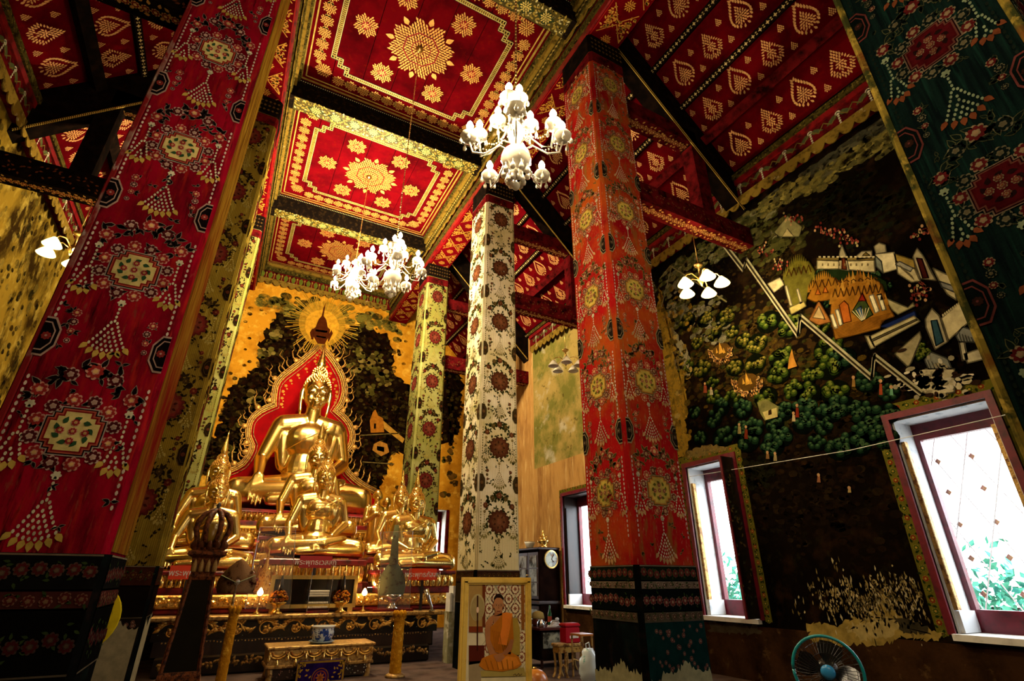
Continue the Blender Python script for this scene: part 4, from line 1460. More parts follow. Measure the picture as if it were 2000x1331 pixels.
WHT, WH2, WH3 = '#b8ac82', '#9a9070', '#cabf98'
for pts, c, l in (
        ([(560, 640), (620, 560), (720, 545), (850, 560), (960, 580), (1030, 620), (1040, 680), (900, 640), (760, 610), (650, 680), (590, 760)], '#16220e', 8),
        ([(610, 492), (760, 500), (955, 492), (960, 565), (760, 545), (610, 545)], WHT, 9),
        ([(610, 492), (955, 492), (955, 478), (610, 478)], '#7c6a34', 10),
        ([(740, 545), (745, 450), (760, 400), (785, 460), (805, 555)], WH2, 10),
        ([(760, 545), (762, 480), (778, 478), (790, 550)], '#5a2a14', 11),
        ([(850, 465), (880, 440), (940, 437), (945, 480), (850, 486)], WH2, 10),
        ([(885, 465), (905, 445), (930, 465)], '#6a5a2a', 11),
        ([(965, 455), (1075, 445), (1095, 545), (1010, 570), (968, 530)], WH3, 10),
        ([(968, 530), (1010, 570), (1000, 500), (962, 465)], '#6f7468', 11),
        ([(955, 410), (985, 388), (1022, 400), (1030, 445), (968, 455)], WH2, 11),
        ([(1080, 455), (1195, 492), (1205, 545), (1090, 500)], '#8a7434', 10),
        ([(1085, 500), (1200, 545), (1235, 620), (1180, 625), (1100, 575)], WHT, 10),
        ([(1085, 520), (1110, 500), (1190, 540), (1175, 562)], '#8f8c7c', 11),
        ([(1190, 475), (1215, 420), (1250, 465), (1330, 615), (1235, 605)], WH2, 11),
        ([(1212, 480), (1245, 485), (1285, 600), (1250, 600)], '#3a1410', 12),
        ([(1310, 540), (1425, 595), (1455, 735), (1400, 700), (1350, 620)], WHT, 10),
        ([(1350, 620), (1440, 650), (1450, 690), (1365, 655)], '#7c7c74', 11),
        ([(1362, 845), (1480, 745), (1515, 800), (1532, 862), (1405, 975)], WHT, 10),
        ([(1265, 850), (1305, 785), (1350, 830), (1400, 985), (1325, 1032), (1270, 900)], WH2, 11),
        ([(1300, 860), (1335, 855), (1375, 985), (1330, 1010)], '#26404a', 12),
        ([(310, 635), (385, 597), (412, 640), (350, 688)], WHT, 9),
        ([(405, 600), (430, 565), (480, 495), (560, 500), (600, 560), (560, 650), (540, 760), (455, 805), (420, 680)], '#57521c', 9),
        ([(415, 650), (428, 645), (460, 765), (446, 770)], WHT, 10), ([(485, 670), (497, 665), (520, 750), (508, 755)], WHT, 10),
        ([(440, 780), (530, 740), (545, 770), (455, 820)], '#a89a5a', 10),
        ([(550, 725), (590, 640), (640, 590), (720, 600), (760, 640), (700, 730), (600, 745)], '#7c5216', 10),
        ([(600, 700), (615, 660), (632, 700)], '#a3581c', 11), ([(645, 690), (660, 650), (678, 688)], '#a3581c', 11),
        ([(560, 855), (620, 738), (695, 865), (620, 885)], '#8a5a28', 10), ([(585, 840), (622, 770), (660, 850)], '#a89060', 11),
        ([(690, 835), (700, 720), (780, 600), (870, 580), (985, 622), (1030, 740), (1078, 832), (1000, 860), (990, 905), (840, 945), (720, 972)], '#86591a', 11),
        ([(690, 825), (708, 818), (738, 902), (716, 908)], '#d3c9a0', 12), ([(720, 795), (740, 788), (766, 880), (746, 890)], '#d3c9a0', 12),
        ([(925, 710), (950, 700), (988, 800), (962, 812)], '#d3c9a0', 12), ([(974, 702), (998, 696), (1028, 790), (1004, 797)], '#d3c9a0', 12),
        ([(745, 765), (775, 738), (800, 762), (818, 862), (770, 874)], '#9a521a', 12),
        ([(822, 805), (862, 740), (905, 738), (948, 822), (882, 862)], '#33401e', 12),
        ([(850, 790), (876, 770), (900, 845), (880, 856)], '#48607a', 13), ([(862, 740), (884, 690), (908, 738)], '#6c1c10', 13),
        ([(985, 895), (1200, 800), (1212, 835), (1045, 902)], '#182450', 9),
        ([(925, 955), (1195, 830), (1232, 862), (955, 1015)], '#a89e74', 10), ([(935, 975), (1210, 848), (1216, 856), (942, 985)], '#5a5238', 11),
        ([(900, 950), (930, 950), (960, 1020), (935, 1030)], '#a89e74', 10),
        ([(1020, 720), (1160, 780), (1190, 750), (1200, 770), (1100, 820), (1060, 790)], '#a39a70', 10),
        ([(1080, 1060), (1230, 925), (1240, 960), (1180, 1110), (1160, 1140)], '#8f8664', 9),
        ([(1260, 1095), (1300, 1048), (1400, 1088), (1425, 1150), (1285, 1150)], '#77786c', 10),
        ([(1265, 1150), (1440, 1150), (1440, 1290), (1300, 1310), (1200, 1270)], '#b5ab88', 10),
        ([(1450, 950), (1490, 895), (1590, 930), (1580, 990), (1470, 985)], '#6f7068', 10),
        ([(1470, 990), (1500, 985), (1520, 1090), (1490, 1100)], '#a8a084', 10), ([(1500, 1060), (1590, 1030), (1620, 1090), (1520, 1115)], '#b8ae8c', 10),
        ([(350, 325), (430, 225), (520, 290), (500, 350), (380, 350)], '#77724a', 9), ([(430, 300), (470, 350), (400, 350)], '#a89c6c', 10)):
    P.px(q(pts), c, l)
    oc = tuple(v * .28 for v in hx(c))
    P.pxline(q(pts) + q(pts[:1]), .016, oc, l)
for k in range(13):            # crenellations
    x = 620 + k * 27
    P.px(q([(x, 478), (x, 468), (x + 14, 468), (x + 14, 478)]), WHT, 11)
    P.px(q([(1370 + k * 12, 835 - k * 9), (1366 + k * 12, 822 - k * 9), (1374 + k * 12, 816 - k * 9), (1378 + k * 12, 829 - k * 9)]), WHT, 11)
for k in range(16):            # golden spires along the pavilion roofs
    t = k / 15
    x, y = 700 + 330 * t, 720 - 150 * math.sin(PI * min(1, t * .95)) + 30 * t
    P.px(q([(x - 16, y + 40), (x - 4 + 6 * math.sin(k * 2), y - 42), (x + 16, y + 34)]), R.choice(['#8f6420', '#6c4614', '#a0762c']), 12)
    P.px(q([(560 + 180 * t - 8, 665 - 70 * math.sin(PI * t) + 24), (560 + 180 * t - 3, 640 - 90 * math.sin(PI * t)), (560 + 180 * t + 9, 665 - 70 * math.sin(PI * t) + 20)]), '#7c5618', 11)
    P.px(q([(410 + 180 * t - 8, 590 - 80 * math.sin(PI * t) + 24), (410 + 180 * t, 552 - 100 * math.sin(PI * t)), (410 + 180 * t + 9, 590 - 80 * math.sin(PI * t) + 20)]), '#66601e', 10)
for (x0, y0, x1, y1, n, dx, dy) in ((720, 690, 1000, 660, 9, 0, 26), (745, 640, 960, 620, 6, 0, -14), (600, 640, 720, 625, 4, 0, 18), (440, 570, 560, 545, 5, 0, 20)):
    for k in range(n):         # roof tiers drawn as dark strokes
        t = k / max(1, n - 1)
        P.pxline(q([(x0 + (x1 - x0) * t - 14, y0 + (y1 - y0) * t + dy), (x0 + (x1 - x0) * t, y0 + (y1 - y0) * t - 24), (x0 + (x1 - x0) * t + 16, y0 + (y1 - y0) * t + dy)]), .016, '#3c2408', 13)
for k in range(9):             # pavilion base courses and wall slits
    P.pxline(q([(715 + k * 4, 900 + k * 8), (1060 - k * 8, 812 + k * 9)]), .008, '#5a380e', 13)
    P.px(q([(640 + k * 34, 512), (648 + k * 34, 512), (648 + k * 34, 528), (640 + k * 34, 528)]), '#6a5c3c', 12)
    P.px(q([(1110 + k * 9, 522 + k * 8), (1114 + k * 9, 522 + k * 8), (1126 + k * 9, 548 + k * 8), (1121 + k * 9, 548 + k * 8)]), '#5c5238', 12)
for k in range(6):
    P.pxline(q([(826 + k * 20, 800 - k * 4), (880 + k * 4, 858 - k * 2)]), .010, '#c9bf94', 14)
    P.pxline(q([(1280 + 24 * k, 1098 + 8 * k), (1300 + 24 * k, 1148)]), .010, '#3c3c34', 12)
    P.pxline(q([(1470 + 18 * k, 935 + 6 * k), (1482 + 18 * k, 985)]), .010, '#3c3c34', 12)
for k in range(170):           # crowds and blossoms
    x, y = R.choice([(640, 310), (720, 320), (790, 370), (280, 430), (380, 520), (1240, 660), (1250, 320), (1220, 700), (460, 240)])
    u, v = P.pxf(*q([(x + R.gauss(0, 32), y + R.gauss(0, 22))])[0])
    P.ell(u, v, .02, .028, R.choice(['#6c2a22', '#8a4634', '#a8825a', '#5c201c', '#9a8a5a']), 10, 6)
for k in range(16):            # garden foliage round the pavilions
    x, y = R.choice([(560, 650), (640, 570), (730, 555), (850, 565), (950, 590), (1020, 640), (660, 740), (620, 880), (660, 910), (880, 985), (1200, 1010), (1240, 1060), (1060, 1080), (1100, 1110)])
    xx, yy = q([(x + R.gauss(0, 14), y + R.gauss(0, 12))])[0]
    mtree(P, xx, yy, R.uniform(.09, .15), 2 if y < 800 else 0)
ZZ = q([(40, 370), (172, 540), (185, 482), (502, 935), (512, 822), (948, 1195), (960, 1060), (1245, 1285)])
for d, c, w in ((0, '#9a9474', .035), (4, '#2a2416', .03), (7, '#a79f80', .025)):
    P.pxline([(x - d * .5, y + d) for x, y in ZZ], w, c, 13)
ZL = [(1290, 545), (1310, 520), (1420, 590)]
P.pxline(ZL, .03, '#77704a', 9)
P.pxline([(1293, 600), (1312, 525)], .03, '#6c6a50', 9)
# flaked plaster low on the wall
for pts, c, l in (([(1575, 1222), (1600, 1215), (1640, 1222), (1668, 1205), (1690, 1212), (1712, 1185), (1728, 1150), (1740, 1190), (1762, 1208), (1800, 1222), (1845, 1238), (1830, 1252), (1760, 1246), (1720, 1262), (1670, 1258), (1620, 1268), (1585, 1250)], '#97813f', 4),
                  ([(1650, 1228), (1700, 1215), (1735, 1205), (1760, 1222), (1740, 1246), (1690, 1250)], '#a8955c', 5),
                  ([(1384, 1216), (1480, 1222), (1490, 1240), (1388, 1236)], '#4a4030', 4), ([(1745, 1205), (1800, 1215), (1820, 1240), (1765, 1238)], '#3a3424', 5)):
    P.px(torn(pts, 4, 3.0), c, l)
for k in range(150):
    x, y = R.gauss(1720, 70), R.gauss(1175, 22)
    u, v = P.pxf(x, y)
    for j in range(5):
        a_, b_ = R.uniform(.005, .018), R.uniform(.01, .05)
        uu, vv = u + R.gauss(0, .08), v + R.gauss(0, .07)
        if not on_window(uu, vv):
            P.poly([(uu - a_, vv), (uu + R.uniform(-.5, .5) * a_, vv - b_), (uu + a_, vv - R.uniform(-.3, .5) * b_), (uu + R.uniform(-.5, .5) * a_, vv + b_)], R.choice(['#a89664', '#8f7c48', '#b8aa80', '#6c5c34']), 5)
for k in range(90):
    u, v = P.pxf(*q([(R.gauss(1330, 110), R.gauss(1220, 50))])[0])
    P.ell(u, v, R.uniform(.02, .07), R.uniform(.02, .05), R.choice(['#b9af8c', '#8c8468', '#2a1c14', '#c3baa0']), 12, 7)
P.build('landscape_mural', MAT['mural_crisp'], wall_right)

# ---------------------------------------------------------------- end wall mural
P = plane_Y(YB)
R = random.Random(9)
DK = [[(500, 720), (520, 640), (562, 596), (612, 612), (618, 680), (545, 745), (536, 795), (492, 826), (486, 910), (440, 946), (380, 930), (420, 850), (446, 760)],
      [(640, 668), (664, 650), (705, 632), (762, 664), (770, 735), (805, 760), (810, 880), (772, 884), (735, 962), (690, 938), (662, 895), (690, 850), (655, 803), (672, 760)],
      [(862, 712), (884, 700), (905, 760), (895, 850), (880, 870), (862, 860)]]
P0 = plane_Y(YB)
for pl in DK:
    P0.px(torn(pl, 5, 4.0), '#150a05', 0)
P0.build('dark_mural_areas', MAT['mural_crisp'], wall_back)


def inpoly(x, y, pl):
    c = False
    j = len(pl) - 1
    for i in range(len(pl)):
        if (pl[i][1] > y) != (pl[j][1] > y) and x < (pl[j][0] - pl[i][0]) * (y - pl[i][1]) / (pl[j][1] - pl[i][1]) + pl[i][0]:
            c = not c
        j = i
    return c


for pl in DK:
    xs, ys = [p[0] for p in pl], [p[1] for p in pl]
    n = int((max(xs) - min(xs)) * (max(ys) - min(ys)) / 26)
    for k in range(n):
        x, y = R.uniform(min(xs) - 4, max(xs) + 4), R.uniform(min(ys) - 4, max(ys) + 4)
        if not inpoly(x, y, pl) and R.random() > .05:
            continue
        u, v = P.pxf(x, y)
        r = R.uniform(.04, .10)
        P.ell(u, v, r, r * .8, R.choice(['#120905', '#1e1309', '#2e220e', '#3a2e12', '#4a3c18', '#0e0805', '#2a1408']), 2 + k % 4, 8)
for k in range(150):            # clouds along the top
    t = R.random()
    x, y = 512 + 270 * t + R.gauss(0, 6), 588 + 55 * t + R.gauss(0, 11)
    u, v = P.pxf(x, y)
    r = R.uniform(.10, .22)
    P.ell(u, v, r, r * .7, R.choice(['#6e6426', '#857a30', '#57501e', '#3a3414', '#97873a']), 3 + k % 4, 10)
P.build('altar_wall_mural', MAT['mural'], wall_back)
P = plane_Y(YB)
cx, cy = 630, 632                # radiance behind the crown
u0, v0 = P.pxf(cx, cy)
P.ell(u0, v0, .85, .95, '#b08426', 7, 24)
for k in range(90):
    a = 2 * PI * k / 90 + R.uniform(-.02, .02)
    L = R.uniform(.9, 1.45)
    P.poly([(u0 + .2 * math.cos(a - .03), v0 + .2 * math.sin(a - .03)), (u0 + .2 * math.cos(a + .03), v0 + .2 * math.sin(a + .03)), (u0 + L * math.cos(a + .012), v0 + L * 1.05 * math.sin(a + .012)), (u0 + L * math.cos(a - .012), v0 + L * 1.05 * math.sin(a - .012))], R.choice(['#b8882a', '#c99a34', '#8f7a2c', '#a07a22']), 8 + k % 3)
P.ell(u0, v0 - .12, .62, .68, '#d09a2c', 11, 20)
CR = '#4a200c'
for pts, c in (([(620, 672), (634, 673), (640, 662), (645, 645), (640, 640), (637, 625), (632, 618), (634, 606), (636, 592), (631, 604), (628, 618), (622, 625), (616, 640), (610, 644), (613, 660)], CR),
               ([(608, 664), (605, 650), (610, 642), (613, 655), (612, 664)], CR), ([(642, 668), (650, 652), (647, 645), (641, 656), (640, 668)], CR),
               ([(616, 644), (640, 647), (638, 651), (616, 648)], '#a3681c'), ([(618, 656), (637, 659), (636, 662), (618, 659)], '#8a561a')):
    P.px(pts, c, 13)
for pts, c in (([(722, 822), (728, 806), (733, 800), (738, 812), (748, 818), (750, 845), (724, 846)], '#a8681c'), ([(730, 838), (730, 828), (734, 828), (734, 838)], '#d8c080'), ([(748, 822), (790, 858), (786, 866), (750, 838)], '#b98a34'), ([(727, 880), (730, 868), (742, 862), (756, 868), (760, 884), (744, 892)], '#a8742c'), ([(736, 880), (736, 872), (750, 874), (750, 884)], '#d3b060'), ([(704, 850), (780, 846), (780, 848), (704, 852)], '#6a5a30'), ([(708, 902), (770, 906), (770, 908), (708, 904)], '#6a5a30')):
    P.px(pts, c, 9)
for (x, y) in ((700, 690), (715, 712), (735, 700), (750, 745), (690, 722), (720, 760), (742, 728), (505, 800), (497, 775), (520, 690), (545, 655), (480, 830), (450, 880), (425, 910)):
    blob(P, x, y, 14, ['#4a4418', '#5c5420', '#6e5c2a', '#3a3012', '#7a6a34'], 14, 7)
for (x, y) in ((872, 900), (884, 880), (878, 930), (868, 965), (888, 945)):
    blob(P, x, y, 9, ['#4a4418', '#3a2a12', '#6a4a1a'], 7, 7)
P.build('altar_wall_mural', MAT['mural_crisp'], wall_back)

# the left aisle wall keeps only smears of its mural
P = plane_X(XL, 1)
R = random.Random(2)
for k in range(500):
    u, v = R.uniform(6, 14), R.uniform(3.5, 8.3)
    r = R.uniform(.03, .10)
    P.ell(u, v, r, r * R.uniform(.6, 1.6), R.choice(['#3a2a0e', '#1c140a', '#8a7430', '#6a5a24', '#2a2410']), k % 4, 9)
P.build('faded_mural', MAT['mural'], wall_left)
# ================================================================ altar
AX = 1.86
petal_me = None


def petal_mesh():
    mb = MB()
    prof = [(0, .5), (.25, .56), (.55, .5), (.8, .3), (1, .04)]
    rings = []
    for t, w in prof:
        bul = .28 * math.sin(PI * min(1, t * 1.1)) + .05
        rings.append([(-w, .06, t), (-w * .6, -bul * .8, t), (0, -bul, t), (w * .6, -bul * .8, t), (w, .06, t)])
    rings.append([(0.02 * (i - 2), .1, 1.05) for i in range(5)])
    mb.loft(rings, False)
    return mb


def pedestal(label, cx, cy, z0, z1, hw, hd, rows=2, mat='gold'):
    """stepped throne with lotus petals round each step"""
    t = thing('lotus_pedestal', label, 'pedestal', (cx, cy, z0))
    H = z1 - z0
    proto = None
    for r in range(rows):
        za = z0 + H * r / rows
        h = H / rows
        k = 1 + .10 * (rows - 1 - r)
        MB().cham(cx - hw * k * .92, cx + hw * k * .92, cy - hd * k * .92, cy + hd * k * .92, za, za + h * .30, .02).build('step', MAT['red_lac'] if r % 2 == 0 else MAT['gold_rough'], t)
        MB().cham(cx - hw * k * .88, cx + hw * k * .88, cy - hd * k * .88, cy + hd * k * .88, za + h * .30, za + h * .82, .015).build('petal_course', MAT['gold_rough'], t)
        MB().cham(cx - hw * k * .96, cx + hw * k * .96, cy - hd * k * .96, cy + hd * k * .96, za + h * .82, za + h, .02).build('cornice', MAT['gold'] if r < rows - 1 else MAT['red_lac'], t)
        n = max(8, int(hw * 2 / .15))
        w = 2 * hw * k * .9 / n
        for i in range(n):
            x = cx - hw * k * .9 + (i + .5) * w
            if proto is None:
                proto = petal_mesh().build('petal', MAT[mat], t, True, local=True)
                proto.location = (x - cx, -hd * k * .89, za + h * .30 - z0)
                proto.scale = (w * .92, .16, h * .56)
            else:
                copy_part(proto, t, (x, cy - hd * k * .89, za + h * .30), None, (w * .92, .16, h * .56))
        m = max(4, int(hd * 2 / .15))
        w2 = 2 * hd * k * .9 / m
        for s in (-1, 1):
            for i in range(m):
                y = cy - hd * k * .9 + (i + .5) * w2
                copy_part(proto, t, (cx + s * hw * k * .89, y, za + h * .30), (0, 0, s * PI / 2), (w2 * .92, .16, h * .56))
    return t


# ---- seated figures: one body, grown once for each gesture and shared
def solid(mb, voxel, smooth, name):
    me = bpy.data.meshes.new(name)
    me.from_pydata(mb.v, [], mb.f)
    o = bpy.data.objects.new(name, me)
    COL.objects.link(o)
    r = o.modifiers.new('r', 'REMESH')
    r.mode = 'VOXEL'
    r.voxel_size = voxel
    s = o.modifiers.new('s', 'SMOOTH')
    s.factor = .5
    s.iterations = smooth
    dg = bpy.context.evaluated_depsgraph_get()
    res = bpy.data.meshes.new_from_object(o.evaluated_get(dg))
    bpy.data.objects.remove(o)
    res.polygons.foreach_set('use_smooth', [True] * len(res.polygons))
    return res


def hand_mb(mb, w, d, up, L, spread=.0, curl=0.0, side=1):
    """palm from wrist w along d, with four fingers and a thumb"""
    w, d, up = Vector(w), Vector(d).normalized(), Vector(up).normalized()
    a = d.cross(up).normalized()
    for k in range(4):
        o = (k - 1.5) * L * .15
        p0 = w + a * o * .6
        p1 = w + d * L * .48 + a * o
        mb.capsule(p0, p1, L * .12, L * .095, 10)
        ln = L * (.50, .56, .52, .40)[k]
        p2 = p1 + d * ln * .55 + a * o * .12 - up * curl * .4 * L
        p3 = p2 + d * ln * .5 - up * curl * L * .7
        mb.capsule(p1, p2, L * .078, L * .066, 10)
        mb.capsule(p2, p3, L * .066, L * .05, 10)
    p0 = w + d * L * .12 - a * side * L * .2
    mb.capsule(p0, p0 + d * L * .28 - a * side * L * .2, L * .09, L * .07, 10)
    mb.capsule(p0 + d * L * .28 - a * side * L * .2, p0 + d * L * .5 - a * side * L * .18, L * .065, L * .05, 10)


def buddha_body(both_in_lap):
    mb = MB()
    # trunk
    mb.ball((0, .06, .24), .44, .34, .26, 20, 12)
    mb.ball((0, .05, .48), .29, .22, .30, 20, 12)
    mb.ball((0, .03, .84), .37, .215, .26, 20, 12)
    mb.ball((0, -.07, .86), .31, .13, .17, 18, 10)
    for s in (-1, 1):
        mb.capsule((s * .12, .02, 1.04), (s * .40, .03, .99), .13, .135)
        mb.capsule((s * .30, .06, .55), (s * .36, .04, .86), .10, .13)
    mb.capsule((0, .02, 1.0), (0, -.01, 1.25), .13, .11)
    # head and face
    mb.ball((0, -.01, 1.44), .185, .205, .235, 20, 14)
    mb.ball((0, -.05, 1.33), .135, .15, .13, 16, 10)
    mb.ball((0, -.165, 1.245), .05, .04, .035, 10, 8)
    for s in (-1, 1):
        mb.ball((s * .09, -.14, 1.34), .06, .05, .06, 10, 8)
        mb.tube([(s * .015, -.215, 1.455), (s * .06, -.215, 1.487), (s * .12, -.185, 1.475), (s * .155, -.14, 1.435)], [.012, .016, .015, .01], 8)
        mb.ball((s * .075, -.19, 1.425), .05, .025, .022, 10, 6)
        mb.tube([(s * .19, .0, 1.52), (s * .215, .01, 1.44), (s * .21, .0, 1.30), (s * .195, -.01, 1.18)], [.022, .036, .026, .03], 8)
        mb.ball((s * .028, -.225, 1.36), .024, .02, .018, 8, 6)
    mb.tube([(0, -.2, 1.47), (0, -.232, 1.41), (0, -.252, 1.362)], [.016, .02, .026], 8)
    mb.tube([(-.065, -.195, 1.302), (-.03, -.222, 1.298), (0, -.222, 1.304), (.03, -.222, 1.298), (.065, -.195, 1.302)], [.006, .014, .014, .014, .006], 8)
    mb.tube([(-.05, -.195, 1.283), (0, -.218, 1.274), (.05, -.195, 1.283)], [.006, .016, .006], 8)
    # crossed legs
    for s in (-1, 1):
        mb.capsule((s * .26, .04, .21), (s * .84, -.26, .17), .22, .155)
    mb.capsule((-.86, -.28, .15), (.10, -.50, .22), .135, .095)
    mb.capsule((.86, -.28, .12), (-.10, -.50, .12), .135, .10)
    mb.capsule((.10, -.50, .24), (.44, -.42, .31), .085, .06)
    mb.capsule((.40, -.43, .31), (.52, -.40, .33), .055, .045)
    mb.capsule((-.10, -.52, .10), (-.42, -.50, .08), .08, .06)
    mb.ball((0, -.25, .14), .5, .3, .14, 16, 8)
    # arms
    mb.capsule((.43, .03, .98), (.56, .06, .60), .125, .095)
    mb.capsule((.56, .06, .60), (.26, -.34, .36), .095, .06)
    hand_mb(mb, (.24, -.35, .35), (-1, -.22, -.03), (0, -.1, 1), .30, side=-1)
    if both_in_lap:
        mb.capsule((-.43, .03, .98), (-.56, .06, .60), .125, .095)
        mb.capsule((-.56, .06, .60), (-.26, -.36, .40), .095, .06)
        hand_mb(mb, (-.24, -.37, .40), (1, -.2, -.02), (0, -.1, 1), .30, side=1)
    else:
        mb.capsule((-.43, .03, .98), (-.60, -.03, .56), .125, .09)
        mb.capsule((-.60, -.03, .56), (-.60, -.36, .34), .09, .058)
        hand_mb(mb, (-.60, -.38, .33), (.02, -.30, -1), (0, -1, .3), .30, side=-1)
    return solid(mb, .0115, 7, 'body')


BODY = {False: buddha_body(False), True: buddha_body(True)}


def hair_parts():
    mb = MB()
    mb.ball((0, .015, 1.49), .205, .215, .215, 20, 12)
    mb.ball((0, .02, 1.70), .115, .12, .10, 16, 10)
    cap = solid(mb, .016, 3, 'hair')
    cu = MB()
    gr = PI * (3 - math.sqrt(5))
    n = 420
    for i in range(n):
        z = 1 - 2 * (i + .5) / n
        a = i * gr
        r = math.sqrt(1 - z * z)
        d = Vector((r * math.cos(a), r * math.sin(a), z))
        line = -.02 + .42 * max(0, -d.y) + .10 * abs(d.x) * (d.y < 0)
        if d.z < line - .12:
            continue
        p = Vector((0, .015, 1.49)) + Vector((d.x * .207, d.y * .217, d.z * .217))
        if (p - Vector((0, .02, 1.70))).length < .105:
            continue
        cu.ball(p, .0145, .0145, .0145, 6, 3)
    for i in range(90):
        z = 1 - 1.5 * (i + .5) / 90
        a = i * gr
        r = math.sqrt(max(0, 1 - z * z))
        cu.ball((r * math.cos(a) * .118, .02 + r * math.sin(a) * .122, 1.70 + z * .102), .0125, .0125, .0125, 6, 3)
    me = bpy.data.meshes.new('hair_curls')
    me.from_pydata(cu.v, [], cu.f)
    fin = MB().lathe([(.045, 1.78), (.062, 1.80), (.05, 1.83), (.068, 1.86), (.055, 1.90), (.06, 1.93), (.04, 2.0), (.042, 2.04), (.026, 2.12), (.026, 2.15), (.014, 2.24), (.004, 2.36)], (0, .02, 0), 12)
    mf = bpy.data.meshes.new('flame_finial')
    mf.from_pydata(fin.v, [], fin.f)
    mf.polygons.foreach_set('use_smooth', [True] * len(mf.polygons))
    ey = MB()
    ey.ball((0, 0, 0), .032, .012, .009, 8, 6)
    me_e = bpy.data.meshes.new('eye')
    me_e.from_pydata(ey.v, [], ey.f)
    return cap, me, mf, me_e


HAIR, CURLS, FINIAL, EYES = hair_parts()
from mathutils.bvhtree import BVHTree


def sash_mesh(body):
    """robe edge and shoulder cloth laid on the chest"""
    dg_v = [v.co.copy() for v in body.vertices]
    bv = BVHTree.FromPolygons(dg_v, [tuple(p.vertices) for p in body.polygons])
    mb = MB()

    def strip(path, w, off):
        rows = []
        for i, (x, z) in enumerate(path):
            a = path[min(i + 1, len(path) - 1)]
            b_ = path[max(i - 1, 0)]
            t = Vector((a[0] - b_[0], a[1] - b_[1])).normalized()
            n = Vector((-t.y, t.x))
            row = []
            for k in (-1, -.5, 0, .5, 1):
                px_, pz = x + n.x * w * k / 2, z + n.y * w * k / 2
                hit = bv.ray_cast(Vector((px_, -1.2, pz)), Vector((0, 1, 0)))
                y = hit[0].y if hit[0] is not None else -.1
                row.append((px_, y - off * (1 if abs(k) < .9 else .25), pz))
            rows.append(row)
        mb.loft(rows, False, False)
    N = 16
    strip([(.30 - .10 * t / N, 1.06 - .62 * t / N) for t in range(N + 1)], .13, .016)
    strip([(.36 - .66 * t / N, 1.06 - .36 * t / N) for t in range(N + 1)], .022, .014)
    me = bpy.data.meshes.new('shoulder_sash')
    me.from_pydata(mb.v, [], mb.f)
    me.polygons.foreach_set('use_smooth', [True] * len(me.polygons))
    return me


SASH = {k: sash_mesh(v) for k, v in BODY.items()}
MAT['eye'] = layered('inlaid_eye', '#d8d2c0', [], .3)
for mm, mat in ((BODY[False], 'gold'), (BODY[True], 'gold'), (HAIR, 'gold'), (CURLS, 'gold_rough'), (FINIAL, 'gold'), (EYES, 'eye'), (SASH[False], 'gold'), (SASH[True], 'gold')):
    mm.materials.clear()
    mm.materials.append(MAT[mat])


def buddha(label, x, y, z, s, lap=False, rz=0.0, fin=1.0, zs=1.0):
    t = thing('buddha_statue', label, 'statue', (x, y, z), rz, 'seated gilded statues on the altar')
    t.scale = (s, s, s * zs)
    for nm, me in (('body', BODY[lap]), ('hair', HAIR), ('hair_curls', CURLS), ('flame_finial', FINIAL), ('eye', EYES), ('shoulder_sash', SASH[lap])):
        o = bpy.data.objects.new(nm, me)
        COL.objects.link(o)
        o.parent = t
        if nm == 'eye':
            o.location = (.078, -.206, 1.418)
            o2 = o.copy()
            COL.objects.link(o2)
            o2.location = (-.078, -.206, 1.418)
        if nm == 'hair_curls':
            o['kind'] = 'stuff'
        if nm == 'flame_finial' and fin != 1.0:
            o.scale = (1.15, 1.15, fin)
            o.location = (0, 0, 1.79 * (1 - fin))
    return t


# name, position, size
buddha('largest gilded seated buddha with flame finial before the red aura', 1.85, 17.05, 3.24, 2.06, zs=1.26, fin=.6)
buddha('gilded seated buddha directly below the largest one, half hidden', 1.90, 14.70, 2.45, 1.20, zs=1.16, fin=.75)
buddha('gilded seated buddha in the centre front above the red nameplate', 1.95, 13.15, 1.92, 1.06, fin=.35, zs=1.16)
buddha('taller gilded buddha at the left rear, beside the narrow green column', -.30, 13.55, 2.05, 1.00, zs=1.14, fin=.85)
buddha('gilded buddha at the left front behind the carved dark shrine lamp', -.22, 12.55, 1.64, .92, fin=.3, zs=1.12)
buddha('gilded buddha at the right rear, partly behind its neighbour', 3.97, 13.57, 1.99, .90, zs=1.08, fin=.75)
buddha('gilded buddha at the far right front with both hands in its lap', 4.02, 12.45, 1.71, .96, True, zs=1.06, fin=.75)

pedestal('wide golden lotus throne with red bands under the largest buddha', 1.85, 16.85, 1.9, 3.18, 2.2, 1.15, 3)
pedestal('golden lotus pedestal under the half-hidden middle buddha', 1.90, 14.66, 1.36, 2.42, 1.15, .44, 2)
pedestal('golden lotus pedestal under the centre front buddha', 1.95, 13.08, 1.22, 1.88, 1.10, .62, 1)
pedestal('golden lotus pedestal under the left rear buddha', -.30, 13.52, 1.22, 2.02, 1.05, .48, 1)
pedestal('golden lotus pedestal under the left front buddha', -.22, 12.46, 1.22, 1.62, 1.0, .5, 1)
pedestal('golden lotus pedestal under the right rear buddha', 3.97, 13.54, 1.22, 1.96, .86, .48, 1)
pedestal('golden lotus pedestal under the far right front buddha', 4.02, 12.42, 1.22, 1.68, .93, .5, 1)

